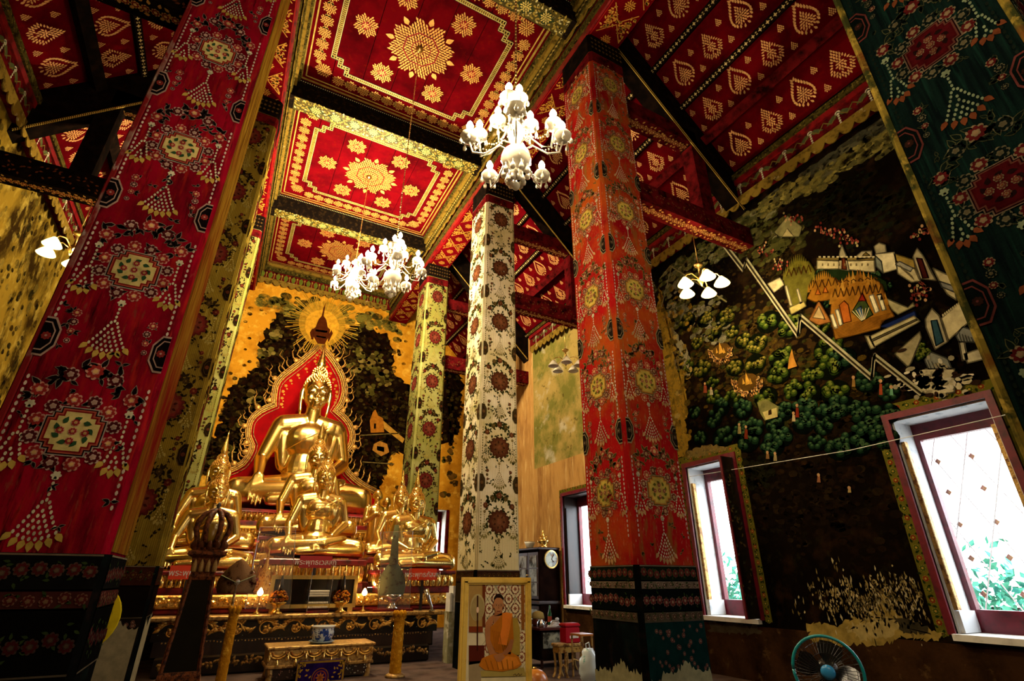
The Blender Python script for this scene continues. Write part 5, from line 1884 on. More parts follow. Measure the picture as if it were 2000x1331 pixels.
# ---- tiers of the altar
al = thing('altar', 'long black and gold lower altar with scrolling carved frieze', 'altar', (AX, 14.5, 0))
MB().cham(-.55, 4.22, 11.5, 18.6, 0, .30, .03).build('foot_tier', MAT['black_lac'], al)
MB().box(-.62, 4.28, 11.55, 18.6, .30, .52).build('tier', MAT['dark_wood'], al)
MB().box(-.68, 4.4, 11.6, 18.55, .52, .82).build('frieze_board', MAT['black_lac'], al)
MB().cham(-.76, 4.52, 11.5, 18.5, .82, .90, .02).build('ledge', MAT['gold_dim'], al)
al2 = thing('altar_step', 'red and gilt carved step carrying the front row of statues', 'altar step', (AX, 13.0, .9))
MB().cham(-1.28, 5.1, 11.95, 14.05, .90, 1.0, .03).build('step_board', MAT['red_lac'], al2)
MB().cham(-1.32, 5.14, 11.9, 14.05, 1.0, 1.22, .03).build('carved_tier', MAT['gold_rough'], al2)
al3 = thing('altar_step', 'gilt step behind the front statues, under the middle buddha', 'altar step', (AX, 16.0, .9))
MB().box(-.6, 4.2, 14.07, 18.4, .905, 1.35).build('carved_tier', MAT['gold_rough'], al3)
al4 = thing('altar_step', 'red leaf-carved step under the throne of the largest buddha', 'altar step', (AX, 17.0, 1.35))
MB().cham(-.5, 4.15, 15.2, 18.4, 1.36, 1.9, .04).build('upper_tier', MAT['red_lac'], al4)
# carved relief on the tiers: rows of gilded leaves
P = MB()
R = random.Random(6)


def relief_leaf(mb, c, L, w, an, d=.035):
    ca, sa = math.cos(an), math.sin(an)
    pts = [(0, 0), (.3, .5), (.65, .42), (1, 0), (.65, -.42), (.3, -.5)]
    ring = [(c[0] + a * L * ca - b_ * w * sa, c[1], c[2] + a * L * sa + b_ * w * ca) for a, b_ in pts]
    mid = (c[0] + .5 * L * ca, c[1] - d, c[2] + .5 * L * sa)
    mb.add(ring + [mid], [(i, (i + 1) % 6, 6) for i in range(6)])


mb = MB()
for i in range(230):
    x = -1.28 + 6.38 * i / 230
    relief_leaf(mb, (x, 11.9, R.uniform(1.08, 1.13)), .08, .06, R.uniform(0, 6.3))
mb.build('leaf_relief', MAT['gold'], al2, kind='stuff')
mb = MB()
for i in range(170):
    x = -.5 + 4.7 * i / 170
    relief_leaf(mb, (x, 11.5, .2 + R.uniform(-.03, .03)), .08, .05, R.uniform(0, 6.3))
    if i % 2 == 0:
        mb.ball((x, 11.54, .50 + R.uniform(-.01, .01)), .014, .012, .014, 6, 4)
mb.build('leaf_relief', MAT['gold_dim'], al, kind='stuff')
mb = MB()
for i in range(330):
    x, z = R.uniform(-.4, 4.0), R.uniform(1.49, 1.77)
    relief_leaf(mb, (x, 15.19, z), .12, .08, R.uniform(0, 6.3))
mb.build('leaf_relief', MAT['gold'], al4, kind='stuff')
# scrolling vine along the frieze, each scroll a carving of its own
def scroll(x, z, r, flip, mat):
    mb = MB()
    pts = []
    for k in range(26):
        t = k / 25
        a = flip * (PI * .9 - t * 2.1 * PI) + (0 if flip > 0 else PI)
        rad = r * (1.05 - .72 * t)
        pts.append((x + rad * math.cos(a) + (t - .5) * .02, 11.585, z + rad * math.sin(a) * .95))
    mb.tube(pts, [.018 * (1 - .5 * k / 25) for k in range(26)], 6)
    for k in range(5):
        relief_leaf(mb, (x + .02, 11.59, z), .085, .06, 2 * PI * k / 5, .04)
    for k in range(9):
        p = pts[k]
        relief_leaf(mb, (p[0], 11.59, p[2]), .12, .055, math.atan2(p[2] - z, p[0] - x) + flip * .8 - .25 * flip * k * .3, .04)
    for k in range(6):
        xx = x + r * 1.25 + .03 * k
        relief_leaf(mb, (xx - .1, 11.59, z + flip * (.08 - .03 * k)), .16, .05, -flip * (.9 - .35 * k), .045)
    mb.build('scroll_carving', mat, al, True)


for i in range(10):
    scroll(-.42 + i * .50, .67, .14, 1 if i % 2 == 0 else -1, MAT['gold_rough'])
sp = MB()
for k in range(70):
    sp.ball((R.uniform(-.6, 4.3), 11.59, R.uniform(.55, .8)), .007, .006, .007, 5, 4)
sp.build('mirror_chips', layered('green_mirror_glass', '#b8e8d8', [], .1, .8), al, kind='stuff')

# ---- the red aura with its gilded rim
YA = YB - .16
RT = [(624.6, 678.7), (631, 686), (639.6, 695), (650, 709), (657.7, 722), (664, 734), (668, 746), (670, 758), (669.7, 767), (667, 779), (662, 790), (651.7, 803.5), (663, 812), (672.7, 821.5), (679, 830), (683, 839.5), (685.5, 850), (684.7, 860.6), (682, 869), (677, 875.6), (665, 887.6), (665, 899), (669.7, 911.7), (677, 925), (687.7, 935.7), (699, 945), (711.8, 953.8), (722, 959), (734, 965)]
LT = [(624.6, 678.7), (614, 689), (603.6, 698), (586, 713), (570.5, 725), (556, 736), (546.5, 746), (541, 757), (539, 770), (538, 782), (539, 793), (524, 799), (510, 806), (499, 815), (492, 824.5), (489, 835), (488, 845.5), (489, 854), (492, 861), (496, 870), (494, 880), (490, 889), (484, 899), (476, 908.7), (462, 917), (444, 924), (430, 930), (415, 950)]
poly = [wY(x, y, YA) for x, y in RT] + [wY(x, y, YA) for x, y in [(738, 1010), (415, 1010)]] + [wY(x, y, YA) for x, y in LT[:0:-1]]
au = thing('aura_panel', 'tall red flame-shaped aura panel with gilded rim behind the largest buddha', 'panel', (1.9, YA, 3.0))
MAT['aura_red'] = layered('crimson_aura_lacquer', '#a2060c', [dict(c='#7a050a', s=1.2, lo=.4, hi=.7)], .85, spec=.05)
MB().prism(poly, (0, .135, 0)).build('panel', MAT['aura_red'], au)


def smooth_path(pts, y, off):
    """offset a pixel outline outward (px) and lift it to depth y"""
    out = []
    cx = 620
    for i, (x, py) in enumerate(pts):
        a, b_ = pts[max(i - 1, 0)], pts[min(i + 1, len(pts) - 1)]
        t = Vector((b_[0] - a[0], b_[1] - a[1]))
        t = t.normalized() if t.length > 0 else Vector((0, 1))
        n = Vector((t.y, -t.x))
        out.append(wY(x + n.x * off, py + n.y * off, y))
    return out


MAT['rim_gold'] = layered('orange_gilding', (.62, .33, .06), [dict(c=(.25, .09, .02), s=16, lo=.5, hi=.6)], .4, .5, .5, 40)
for side, pts in ((1, RT), (-1, LT)):
    for off, r, m in ((-1.5, .026, 'rim_gold'), (2.0, .03, 'rim_gold'), (5.5, .028, 'gold_dim'), (8.5, .02, 'rim_gold'), (-7, .012, 'gold_dim')):
        MB().tube(smooth_path(pts, YA - .03, off * side), r, 8).build('rim_moulding', MAT[m], au, True)
    # curled flame leaves along the rim
    sm = smooth_path(pts, YA - .03, 10 * side)
    for i in range(2, len(sm) - 2, 1):
        p, t = sm[i], (sm[i + 1] - sm[i - 1]).normalized()
        n = Vector((t.z, 0, -t.x)) * (-1 if side > 0 else 1)
        if n.x * side < 0:
            n = -n
        up = Vector((0, 0, 1))
        d = (n + up * .9).normalized()
        s = .34 if i % 3 == 0 else .2
        mbf = MB()
        mbf.tube([p, p + n * s * .5, p + n * s * .75 + up * s * .5, p + n * s * .55 + up * s * 1.0, p + n * s * .85 + up * s * 1.35], [.045, .05, .04, .026, .006], 6, .5)
        if i % 3 == 0:
            c = p + n * .03
            mbf.ball((c.x, c.y - .01, c.z), .10, .05, .10, 10, 6)
        mbf.build('flame_leaf', MAT['rim_gold'], au, True)
    # tall flames near the tip
for pts in ([(652, 700), (664, 690), (656, 678), (668, 668), (672, 678), (674, 690)], [(590, 702), (580, 694), (586, 680), (578, 668), (586, 655)], [(662, 722), (676, 714), (670, 700), (682, 694), (684, 684)], [(560, 728), (550, 716), (556, 704), (546, 694), (552, 684)], [(674, 745), (686, 735), (682, 722), (694, 712)], [(536, 752), (524, 742), (530, 728), (520, 718)]):
    w = [wY(x, y, YA - .03) for x, y in pts]
    n = len(w)
    MB().tube(w, [.05 * (1 - .8 * i / (n - 1)) + .008 for i in range(n)], 6, .5).build('flame_leaf', MAT['rim_gold'], au, True)
# fine scroll painted inside the rim
P = plane_Y(YA)
for pts, sd in ((RT, 1), (LT, -1)):
    for i in range(1, 10):
        x, y = pts[i]
        u, v = P.pxf(x - sd * 12, y + 8)
        P.scallop(u, v, .06, 5, .4, '#a8741c', 0)
        u, v = P.pxf(x - sd * 14, y + 14)
        P.ell(u, v, .03, .03, '#a8741c', 0, 6)
P.build('painted_scroll', MAT['gilt'], au)
# ================================================================ things on and before the altar
def sign(label, x, y, z, w, h, text, col, ts):
    t = thing('name_plate', label, 'sign', (x, y, z))
    MB().box(x - w / 2, x + w / 2, y - .01, y + .01, z, z + h).build('plate', layered('plate_red', col, [], .4), t)
    MB().box(x - .03, x + .03, y + .01, y + .03, (.90 if y < 11.8 else (1.22 if y > 11.95 else .90)), z + h * .8).build('support', MAT['dark_wood'], t)
    cu = bpy.data.curves.new('lettering', 'FONT')
    cu.body = text
    cu.size = ts
    cu.align_x = 'CENTER'
    cu.align_y = 'CENTER'
    cu.extrude = .002
    o = bpy.data.objects.new('lettering_curve', cu)
    COL.objects.link(o)
    dg = bpy.context.evaluated_depsgraph_get()
    me = bpy.data.meshes.new_from_object(o.evaluated_get(dg))
    bpy.data.objects.remove(o)
    me.name = 'lettering'
    me.materials.clear()
    me.materials.append(MAT['white'])
    l = bpy.data.objects.new('lettering', me)
    COL.objects.link(l)
    l.parent = t
    l.rotation_euler = (PI / 2, 0, 0)
    l.location = (0, -.014, h * .45)
    l['kind'] = 'stuff'
    return t


sign('dark red nameplate with Thai lettering below the centre front buddha', 1.86, 12.12, 1.70, .64, .23, 'พระพุทธเวสสภู', '#a80f18', .142)
sign('orange-red nameplate with Thai lettering below the far right buddha', 4.05, 11.70, 1.48, .62, .23, 'พระพุทธกัสสป', '#dc3a0e', .142)
sign('orange-red nameplate half hidden by the carved shrine lamp', -.36, 11.82, 1.48, .62, .23, 'พระพุทธสิขี', '#dc3a0e', .142)

# ---- wide dark picture in a gold frame, leaning on the carved tier
fx0, fx1, fy = wY(527, 1150, 11.80).x, wY(697, 1150, 11.80).x, 11.80
fz0, fz1 = .98, 1.56
t = thing('framed_picture', 'wide dark picture in a gold frame leaning on the altar ledge', 'picture', ((fx0 + fx1) / 2, fy, .9))
for nm, b_ in (('frame_bar', (fx0, fx1, fz1 - .07, fz1)), ('frame_bar', (fx0, fx1, fz0, fz0 + .07)), ('frame_bar', (fx0, fx0 + .07, fz0 + .07, fz1 - .07)), ('frame_bar', (fx1 - .07, fx1, fz0 + .07, fz1 - .07))):
    MB().box(b_[0], b_[1], fy - .03, fy + .03, b_[2], b_[3]).build(nm, MAT['gold'], t)
MB().box(fx0 + .06, fx1 - .06, fy, fy + .02, fz0 + .06, fz1 - .06).build('picture', layered('dark_varnished_picture', '#0c0705', [dict(c='#241008', s=5, lo=.5, hi=.7)], .15), t)
for x in (fx0 + .1, fx1 - .1):
    MB().box(x - .05, x + .05, fy - .05, fy + .05, .90, fz0).build('foot', MAT['gold'], t)


def bloom_tray(label, px_, py_, Y):
    c = wY(px_, py_, Y)
    c.z = .90
    t = thing('flower_tray', label, 'offering', tuple(c), group='pedestal trays of flowers on the altar ledge')
    MB().lathe([(.10, 0), (.11, .02), (.05, .05), (.035, .10), (.06, .14), (.14, .18), (.15, .20)], c, 16).build('pedestal_bowl', MAT['gold'], t, True)
    mb = MB()
    for k in range(70):
        a, h = random.uniform(0, 6.3), random.random()
        r = .15 * math.sqrt(1 - h * h * .85)
        mb.ball((c.x + r * math.cos(a), c.y + r * math.sin(a), c.z + .21 + h * .17), .026, .026, .022, 6, 4)
    mb.build('flowers', layered('marigold_petals', '#a8661a', [dict(c='#5a1c10', s=16, lo=.48, hi=.56), dict(c='#d8b050', s=22, lo=.58, hi=.66)], .7), t, kind='stuff')
    MB().lathe([(.05, .36), (.035, .5), (.02, .62), (.004, .70)], c, 10).build('cone', MAT['black_lac'], t, True)
    MB().ball((c.x, c.y, c.z + .70), .04, .04, .05, 8, 6).build('bud', MAT['gold_dim'], t)
    return t


bloom_tray('flower-covered pedestal tray with black spike before the picture, left one', 545, 1170, 11.60)
bloom_tray('flower-covered pedestal tray with black spike before the picture, right one', 668, 1168, 11.60)

c0, c1 = wY(600, 1180, 11.60).x, wY(642, 1180, 11.60).x
t = thing('glass_case', 'small glass case with white garlands in front of the dark picture', 'case', ((c0 + c1) / 2, 11.6, .9))
MB().box(c0, c1, 11.53, 11.67, .9, .94).build('tray', MAT['red_lac'], t)
for x in (c0, c1):
    MB().box(x - .004, x + .004, 11.53, 11.67, .94, 1.62).build('glass_side', MAT['glass'], t)
    MB().tube([(x, 11.53, .94), (x, 11.53, 1.62)], .005, 5).build('glass_edge', MAT['silver'], t)
mb = MB()
for r, (z, n) in enumerate(((1.0, 12), (1.08, 12), (1.2, 14), (1.24, 14), (1.28, 14))):
    for k in range(n):
        mb.ball((c0 + .03 + (c1 - c0 - .06) * k / (n - 1), 11.6, z), .017, .017, .02, 6, 4)
mb.build('garlands', MAT['glass_white'], t, kind='stuff')


def altar_lamp(label, x, y):
    c = wY(x, y, 11.66)
    t = thing('altar_lamp', label, 'lamp', (c.x, c.y, .9))
    MB().lathe([(.06, .9), (.065, .92), (.02, .95), (.014, 1.0), (.014, c.z - .06), (.04, c.z - .05), (.03, c.z - .035)], (c.x, c.y, 0), 12).build('stem', MAT['gold'], t, True)
    MB().lathe([(.02, -.04), (.05, -.01), (.055, .02), (.035, .06), (.008, .10)], c, 12).build('bulb', MAT['bulb_lo'], t, True)
    add_light('altar_lamp_light', 'POINT', (c.x, c.y - .03, c.z + .12), 9, (1, .55, .2), .05)


altar_lamp('small lit lamp at the left end of the dark picture', 508, 1160)
altar_lamp('small lit lamp at the right end of the dark picture', 712, 1160)

# ---- ceremonial fans


def leaf_fan(label, px_tip, px_base, Y, w, mat, band, base_z, stem_up=0):
    tip, base = wY(*px_tip, Y), wY(*px_base, Y)
    h = tip.z - base.z
    cx = (tip.x + base.x) / 2
    t = thing('ceremonial_fan', label, 'fan', (cx, Y, base_z))
    rings = []
    for k in range(13):
        f = k / 12
        hw = w / 2 * (math.sin(PI * min(1.0, .30 + .70 * f)) ** .8 if f < .999 else .02) * (1 - .15 * f)
        z = base.z + h * f
        rings.append([(cx - hw, Y, z), (cx, Y - .035, z), (cx + hw, Y, z), (cx, Y + .035, z)])
    MB().loft(rings, True).build('blade', mat, t, True)
    if band:
        for s in (-1, 1):
            MB().tube([(cx, Y - .045, base.z + h * .30), (cx + s * w * .42, Y - .025, base.z + h * .52)], .03, 6, .3).build('band', band, t)
        MB().ball((cx, Y - .05, base.z + h * .32), .05, .02, .05, 12, 6).build('rosette', MAT['silver'], t)
        MB().tube([(cx, Y - .05, base.z + h * .30), (cx, Y - .03, base.z - .05)], .008, 5).build('cord', MAT['silver'], t)
    if stem_up:
        MB().tube([(cx, Y, tip.z - .12), (cx - .01, Y, tip.z + stem_up * .5), (cx - .01, Y, tip.z + stem_up)], [.10, .075, .05], 10).build('neck', mat, t, True)
    MB().tube([(cx, Y, base.z + .03), (cx, Y, base_z)], .022, 8).build('handle', MAT['gold_dim'], t)
    return t


MAT['beaded_brown'] = layered('beaded_brown_velvet', '#3c1a10', [dict(c='#7a5a3c', k='voronoi', s=60, lo=.02, hi=.25), dict(c='#2a0e08', s=4, lo=.5, hi=.6)], .5, 0, .4, 80)
MAT['beaded_green'] = layered('beaded_grey_green', '#343a20', [dict(c='#5a5a3c', k='voronoi', s=60, lo=.02, hi=.3), dict(c='#3a1a10', s=6, lo=.55, hi=.66)], .7, .0, .4, 80)
leaf_fan('brown beaded spade-shaped fan with silver rosette left of the dark picture', (468, 1092), (463, 1160), 10.6, .62, MAT['beaded_brown'], layered('pale_ribbon', '#8a8a6a', [], .6), .0)
leaf_fan('grey-green beaded fan with tall neck standing in a silver bowl', (768, 1092), (765, 1164), 11.70, .62, MAT['beaded_green'], None, .99, .68)
c = wY(765, 1192, 11.70)
t = thing('silver_bowl', 'silver pedestal bowl under the grey-green fan', 'bowl', (c.x, 11.70, .94))
MB().lathe([(.11, .94), (.12, .96), (.07, 1.0), (.05, 1.05), (.09, 1.10), (.17, 1.16), (.185, 1.21), (.16, 1.21), (.08, 1.12)], (c.x, 11.70, 0), 20).build('bowl', MAT['silver'], t, True)
MB().box(c.x - .42, c.x + .42, 11.56, 11.86, .90, .94).build('tray', MAT['red_lac'], t)
c = wY(205, 1212, 7.2)
t = thing('round_fan', 'flat yellow round fan half hidden by the deep red column', 'fan', (-1.02, 7.2, 0))
MB().lathe([(.005, -.008), (.30, -.008), (.31, 0), (.30, .008), (.005, .008)], (0, 0, 0), 28).build('disc', layered('yellow_fan_cloth', '#c9b41c', [dict(c='#a8941a', s=3, lo=.5, hi=.7)], .6), t, local=True)
t.children[0].rotation_euler = (PI / 2, 0, 0)
t.children[0].location = (0, 0, 1.13)
t.children[0].scale = (.92, 1.0, 1)
MB().tube([(-1.02, 7.2, 0), (-1.02, 7.2, .85)], .02, 8).build('pole', MAT['dark_wood'], t)
MB().lathe([(.16, 0), (.16, .02), (.03, .05)], (-1.02, 7.2, 0), 14).build('foot', MAT['dark_wood'], t)
MB().box(-1.10, -.90, 7.182, 7.192, 1.05, 1.16).build('red_mark', MAT['red_lac'], t)

# ---- acrylic sheets shielding the offerings


def sheet(label, pts, Y):
    w = [wY(x, y, Y) for x, y in pts]
    t = thing('acrylic_sheet', label, 'panel', (w[0].x, Y, .9))
    MB().prism([tuple(v) for v in w], (0, .008, 0)).build('sheet', MAT['glass'], t)
    for a, b_ in ((0, 1), (1, 2), (2, 3)):
        MB().tube([w[a], w[b_]], .006, 5).build('bright_edge', MAT['silver'], t)


sheet('clear acrylic sheet with bright edges left of the centre buddha', [(478, 1190), (508, 1030), (578, 1030), (566, 1190)], 11.56)
sheet('clear acrylic sheet with bright edges before the grey-green fan', [(738, 1190), (748, 1040), (806, 1038), (800, 1190)], 11.53)

# ---- small standing attendants beside the great statue, and a model spire


def attendant_mesh():
    mb = MB()
    mb.capsule((0, 0, .10), (0, 0, .95), .17, .16)
    mb.ball((0, 0, 1.05), .20, .13, .16, 14, 8)
    mb.capsule((0, 0, 1.15), (0, 0, 1.28), .06, .06)
    mb.ball((0, -.01, 1.40), .10, .115, .135, 14, 10)
    mb.ball((0, -.12, 1.385), .018, .02, .03, 8, 6)
    for s in (-1, 1):
        mb.capsule((s * .20, 0, 1.10), (s * .24, -.02, .82), .065, .055)
        mb.capsule((s * .24, -.02, .82), (s * .03, -.20, .98), .055, .035)
        mb.ball((s * .105, 0, 1.38), .015, .03, .06, 8, 6)
        mb.ball((s * .07, -.06, .02), .06, .12, .04, 10, 6)
        mb.ball((s * .035, -.105, 1.41), .018, .012, .01, 8, 6)
    for k in range(4):
        mb.capsule((-.018 + .012 * k, -.21, 1.0), (-.018 + .012 * k, -.22, 1.10), .012, .009, 8)
    me = solid(mb, .014, 4, 'standing_figure')
    me.materials.clear()
    me.materials.append(MAT['gold'])
    return me


ATT = attendant_mesh()
for n, (x, y, z, s, lb) in enumerate(((3.56, 14.42, 1.9, 1.18, 'small standing golden attendant beside the great statue, praying'), (3.97, 14.98, 1.9, 1.12, 'small golden attendant between the praying one and the right rear buddha'))):
    t = thing('attendant_statue', lb, 'statue', (x, y, z))
    t.scale = (s,) * 3
    o = bpy.data.objects.new('body', ATT)
    COL.objects.link(o)
    o.parent = t
    MB().lathe([(.14, 0), (.15, .05), (.12, .08), (.12, .38), (.15, .42), (.15, .46)], (0, 0, -.46), 16).build('base', MAT['gold_rough'], t, True, local=True)
t = thing('model_spire', 'small tiered gilt spire between the left statues and the centre', 'ornament', (.93, 12.05, 1.22))
prof = [(.15, 0), (.15, .06), (.13, .08), (.14, .14), (.11, .17), (.12, .22), (.09, .26), (.1, .32), (.08, .36), (.09, .41), (.05, .46), (.055, .5), (.03, .56), (.03, .6), (.006, .85)]
MB().lathe(prof, (.93, 12.05, 1.22), 4).build('spire', MAT['gold_rough'], t)
MB().lathe([(.02, .62), (.035, .64), (.02, .66)], (.93, 12.05, 1.22), 8).build('ring', MAT['gold'], t)

# ---- offering table with swags, bowl and violet cloth
t = thing('offering_table', 'low gilded table with carved swags and tassels before the altar', 'table', (1.9, 10.55, 0))
X0, X1, Y0, Y1, ZT = 1.07, 2.74, 10.25, 10.95, .50
MB().cham(X0 - .03, X1 + .03, Y0 - .03, Y1, ZT - .045, ZT, .012).build('table_top', MAT['gold_dim'], t)
MB().box(X0, X1, Y0, Y1 - .03, ZT - .26, ZT - .045).build('apron', MAT['gold_dim'], t)
MB().cham(X0 - .02, X1 + .02, Y0 - .02, Y1, ZT - .31, ZT - .26, .012).build('rail', MAT['gold_dim'], t)
for x in (X0 + .06, X1 - .06):
    for y in (Y0 + .06, Y1 - .1):
        MB().tube([(x, y, ZT - .3), (x + .01, y - .02, .12), (x, y, 0)], [.05, .04, .055], 8).build('leg', MAT['gold_dim'], t)
sw = (X1 - X0) / 6
for k in range(6):
    x = X0 + sw * (k + .5)
    for rr_, d in ((.125, .0), (.08, .0)):
        pts = [(x + rr_ * math.cos(PI + PI * i / 12), Y0 - .012, ZT - .075 + rr_ * .75 * math.sin(PI + PI * i / 12)) for i in range(13)]
        MB().tube(pts, .018, 6).build('swag', MAT['gold_rough'], t, True)
    MB().lathe([(.008, 0), (.012, -.02), (.02, -.05), (.032, -.10), (.03, -.105)], (x, Y0 - .03, ZT - .17), 10).build('tassel', MAT['gold'], t, True)
    MB().lathe([(.008, 0), (.012, -.02), (.02, -.05), (.03, -.09), (.028, -.095)], (x - sw / 2 + .01, Y0 - .03, ZT - .10), 10).build('tassel', MAT['gold'], t, True)
mb = MB()
for k in range(90):
    x, z = random.uniform(X0 + .05, X1 - .05), random.uniform(.06, .19)
    mb.ball((x, Y0 + .02, z), .012, .01, .012, 5, 4)
mb.build('mirror_chips', MAT['silver'], t, kind='stuff')
MB().box(X0 + .05, X1 - .05, Y0 + .03, Y1 - .1, .03, ZT - .3).build('lower_panel', MAT['dark_wood'], t)

c = wY(630, 1240, 10.5)
cx, cz = c.x, .50
t = thing('porcelain_bowl', 'blue and white porcelain incense bowl on a saucer', 'bowl', (cx, 10.5, cz))
MAT['porcelain'] = layered('blue_and_white_glaze', '#cfd8dc', [dict(c='#1c3c8c', s=9, lo=.50, hi=.54), dict(c='#0c2460', s=20, lo=.56, hi=.6)], .12)
MB().lathe([(.12, .03), (.15, .05), (.185, .12), (.19, .18), (.175, .23), (.195, .255), (.18, .257), (.16, .22), (.12, .08)], (cx, 10.5, cz), 28).build('bowl', MAT['porcelain'], t, True)
MB().lathe([(.178, .228), (.198, .252), (.20, .262), (.19, .262)], (cx, 10.5, cz), 28).build('rim', layered('white_glaze', '#d8dcd8', [], .15), t, True)
MB().lathe([(.13, 0), (.17, .008), (.215, .035), (.205, .04), (.12, .03)], (cx, 10.5, cz), 28).build('saucer', layered('pale_blue_glaze', '#9fb4bc', [], .15), t, True)
MB().lathe([(.17, .20), (.01, .205)], (cx, 10.5, cz), 20).build('sand', layered('ash_sand', '#5a4a3a', [], .9), t)

x0, x1 = wY(578, 1315, 10.14).x, wY(672, 1315, 10.14).x
t = thing('violet_cloth', 'violet cloth with gold braid and round emblem hanging before the table', 'cloth', ((x0 + x1) / 2, 10.14, 0))
MB().box(x0, x1, 10.13, 10.16, 0, .29).build('cloth', layered('violet_velvet', '#241050', [dict(c='#180a38', s=6, lo=.4, hi=.6)], .8), t)
P = plane_Y(10.13)
P.line([(x0 + .02, 0), (x0 + .02, .27), (x1 - .02, .27), (x1 - .02, 0)], .03, '#8a6a24', 0)
for s, e in ((1, x0), (-1, x1)):
    for k in range(9):
        P.leaf(e + s * (.05 + .022 * k), .245 - .004 * k * k, .05, .025, random.uniform(0, 6.3), '#a8822c', 1)
        P.leaf(e + s * .06, .24 - .022 * k, .05, .025, random.uniform(0, 6.3), '#a8822c', 1)
uc = (x0 + x1) / 2
for r, c_ in ((.135, '#7a4a1c'), (.12, '#241050'), (.10, '#8a3a1c'), (.085, '#2c1450')):
    P.ell(uc, .05, r, r, c_, 2 if r == .135 else (3 if r == .12 else (4 if r == .1 else 5)), 24)
for k in range(8):
    a = PI * k / 4
    P.leaf(uc, .05, .08, .03, a, '#a8602c', 6)
P.build('gold_emblem', MAT['paint_solid'], t)


def candle(label, px_, Y, top, r, lean):
    c = wY(*px_, Y)
    x = c.x
    t = thing('carved_candle', label, 'candle', (x, Y, 0))
    MAT.setdefault('wax', layered('carved_yellow_wax', '#d89c26', [dict(c='#9a6414', k='voronoi', s=16, lo=.0, hi=.35, a=.8), dict(c='#d8a83c', s=9, lo=.55, hi=.68)], .5, 0, .8, 26))
    prof = [(r * 1.05, 0)]
    n = 26
    for k in range(n):
        f = k / (n - 1)
        prof.append((r * (1.05 - .12 * f + .04 * math.sin(k * 2.2)), .06 + (top - .16) * f))
    MB().lathe(prof, (x, Y, 0), 16).build('shaft', MAT['wax'], t, True)
    for k in range(3):
        MB().lathe([(r * .9, 0), (r * 1.06, .01), (r * .9, .025)], (x, Y, top - .17 + k * .022), 16).build('twisted_ring', MAT['wax'], t, True)
    crown = MB()
    for k in range(7):
        a = 2 * PI * k / 7
        crown.tube([(x + r * .6 * math.cos(a), Y + r * .6 * math.sin(a), top - .12), (x + r * .95 * math.cos(a), Y + r * .95 * math.sin(a), top - .04), (x + r * .9 * math.cos(a), Y + r * .9 * math.sin(a), top)], [r * .4, r * .42, r * .15], 6)
    crown.build('crown', MAT['wax'], t, True, kind='stuff')
    MB().lathe([(r * 1.7, 0), (r * 1.8, .03), (r * 1.2, .06)], (x, Y, 0), 16).build('stand', MAT['gold_dim'], t, True)


candle('carved yellow candle on the left, before the brown spade-shaped fan', (445, 1260), 9.55, 1.13, .068, 0)
candle('carved yellow candle on the right, beside the altar corner', (776, 1260), 9.95, 1.0, .095, 0)

# ---- dark carved shrine lamp
cx, Y = -.10, 8.8
t = thing('shrine_lamp', 'tall dark carved shrine lamp with open crown and glass panels', 'lamp', (cx, Y, 0))
MAT['dark_glass'] = layered('dark_glass', '#06080a', [], .06)


def sq(h, z):
    return [(cx - h, Y - h, z), (cx + h, Y - h, z), (cx + h, Y + h, z), (cx - h, Y + h, z)]


for sx in (-1, 1):
    for sy in (-1, 1):
        MB().tube([(cx + sx * .205, Y + sy * .205, .42), (cx + sx * .135, Y + sy * .135, 1.50)], .024, 4).build('corner_post', MAT['carved_wood'], t)
for a, b_, cpl in ((.195, .13, -1), (.195, .13, 1)):
    pass
for k, (dx, dy) in enumerate(((0, -1), (1, 0), (0, 1), (-1, 0))):
    a, b_ = .205, .132
    q4 = []
    for h, z in ((a, .44), (b_, 1.48)):
        for s in (-1, 1):
            q4.append((cx + (dx * h if dx else s * h), Y + (dy * h if dy else s * h), z))
    MB().add([q4[0], q4[1], q4[3], q4[2]], [(0, 1, 2, 3)]).build('glass_panel', MAT['dark_glass'] if k in (0, 3) else MAT['glass'], t)
MB().loft([sq(.24, .34), sq(.235, .40), sq(.22, .44)], True).build('lower_rail', MAT['carved_wood'], t)
MB().loft([sq(.26, .0), sq(.28, .05), sq(.27, .12), sq(.25, .34)], True).build('base', MAT['carved_wood'], t)
lp = None
for k in range(4):
    mb = petal_mesh()
    o = mb.build('petal', MAT['carved_wood'], t, True, local=True)
    o.location = (-.18 + .12 * k, -.255, .14)
    o.scale = (.10, .12, .17)
MB().loft([sq(.15, 1.48), sq(.16, 1.52), sq(.15, 1.55)], True).build('upper_rail', MAT['carved_wood'], t)
MB().loft([sq(.14, 1.55), sq(.165, 1.70), sq(.17, 1.76)], True).build('neck', MAT['carved_wood'], t)
for k in range(4):
    o = petal_mesh().build('petal', MAT['gold_dim'], t, True, local=True)
    o.location = (-.12 + .08 * k, -.165, 1.58)
    o.scale = (.065, .1, .16)
MB().loft([sq(.18, 1.76), sq(.235, 1.79), sq(.235, 1.83), sq(.19, 1.85), sq(.2, 1.88)], True).build('cornice', MAT['carved_wood'], t)
for k in range(12):
    a = 2 * PI * k / 12
    o = petal_mesh().build('petal', MAT['carved_wood'], t, True, local=True)
    o.location = (.20 * math.cos(a), .20 * math.sin(a), 1.86)
    o.rotation_euler = (0, 0, a + PI / 2)
    o.scale = (.07, .12, .12)
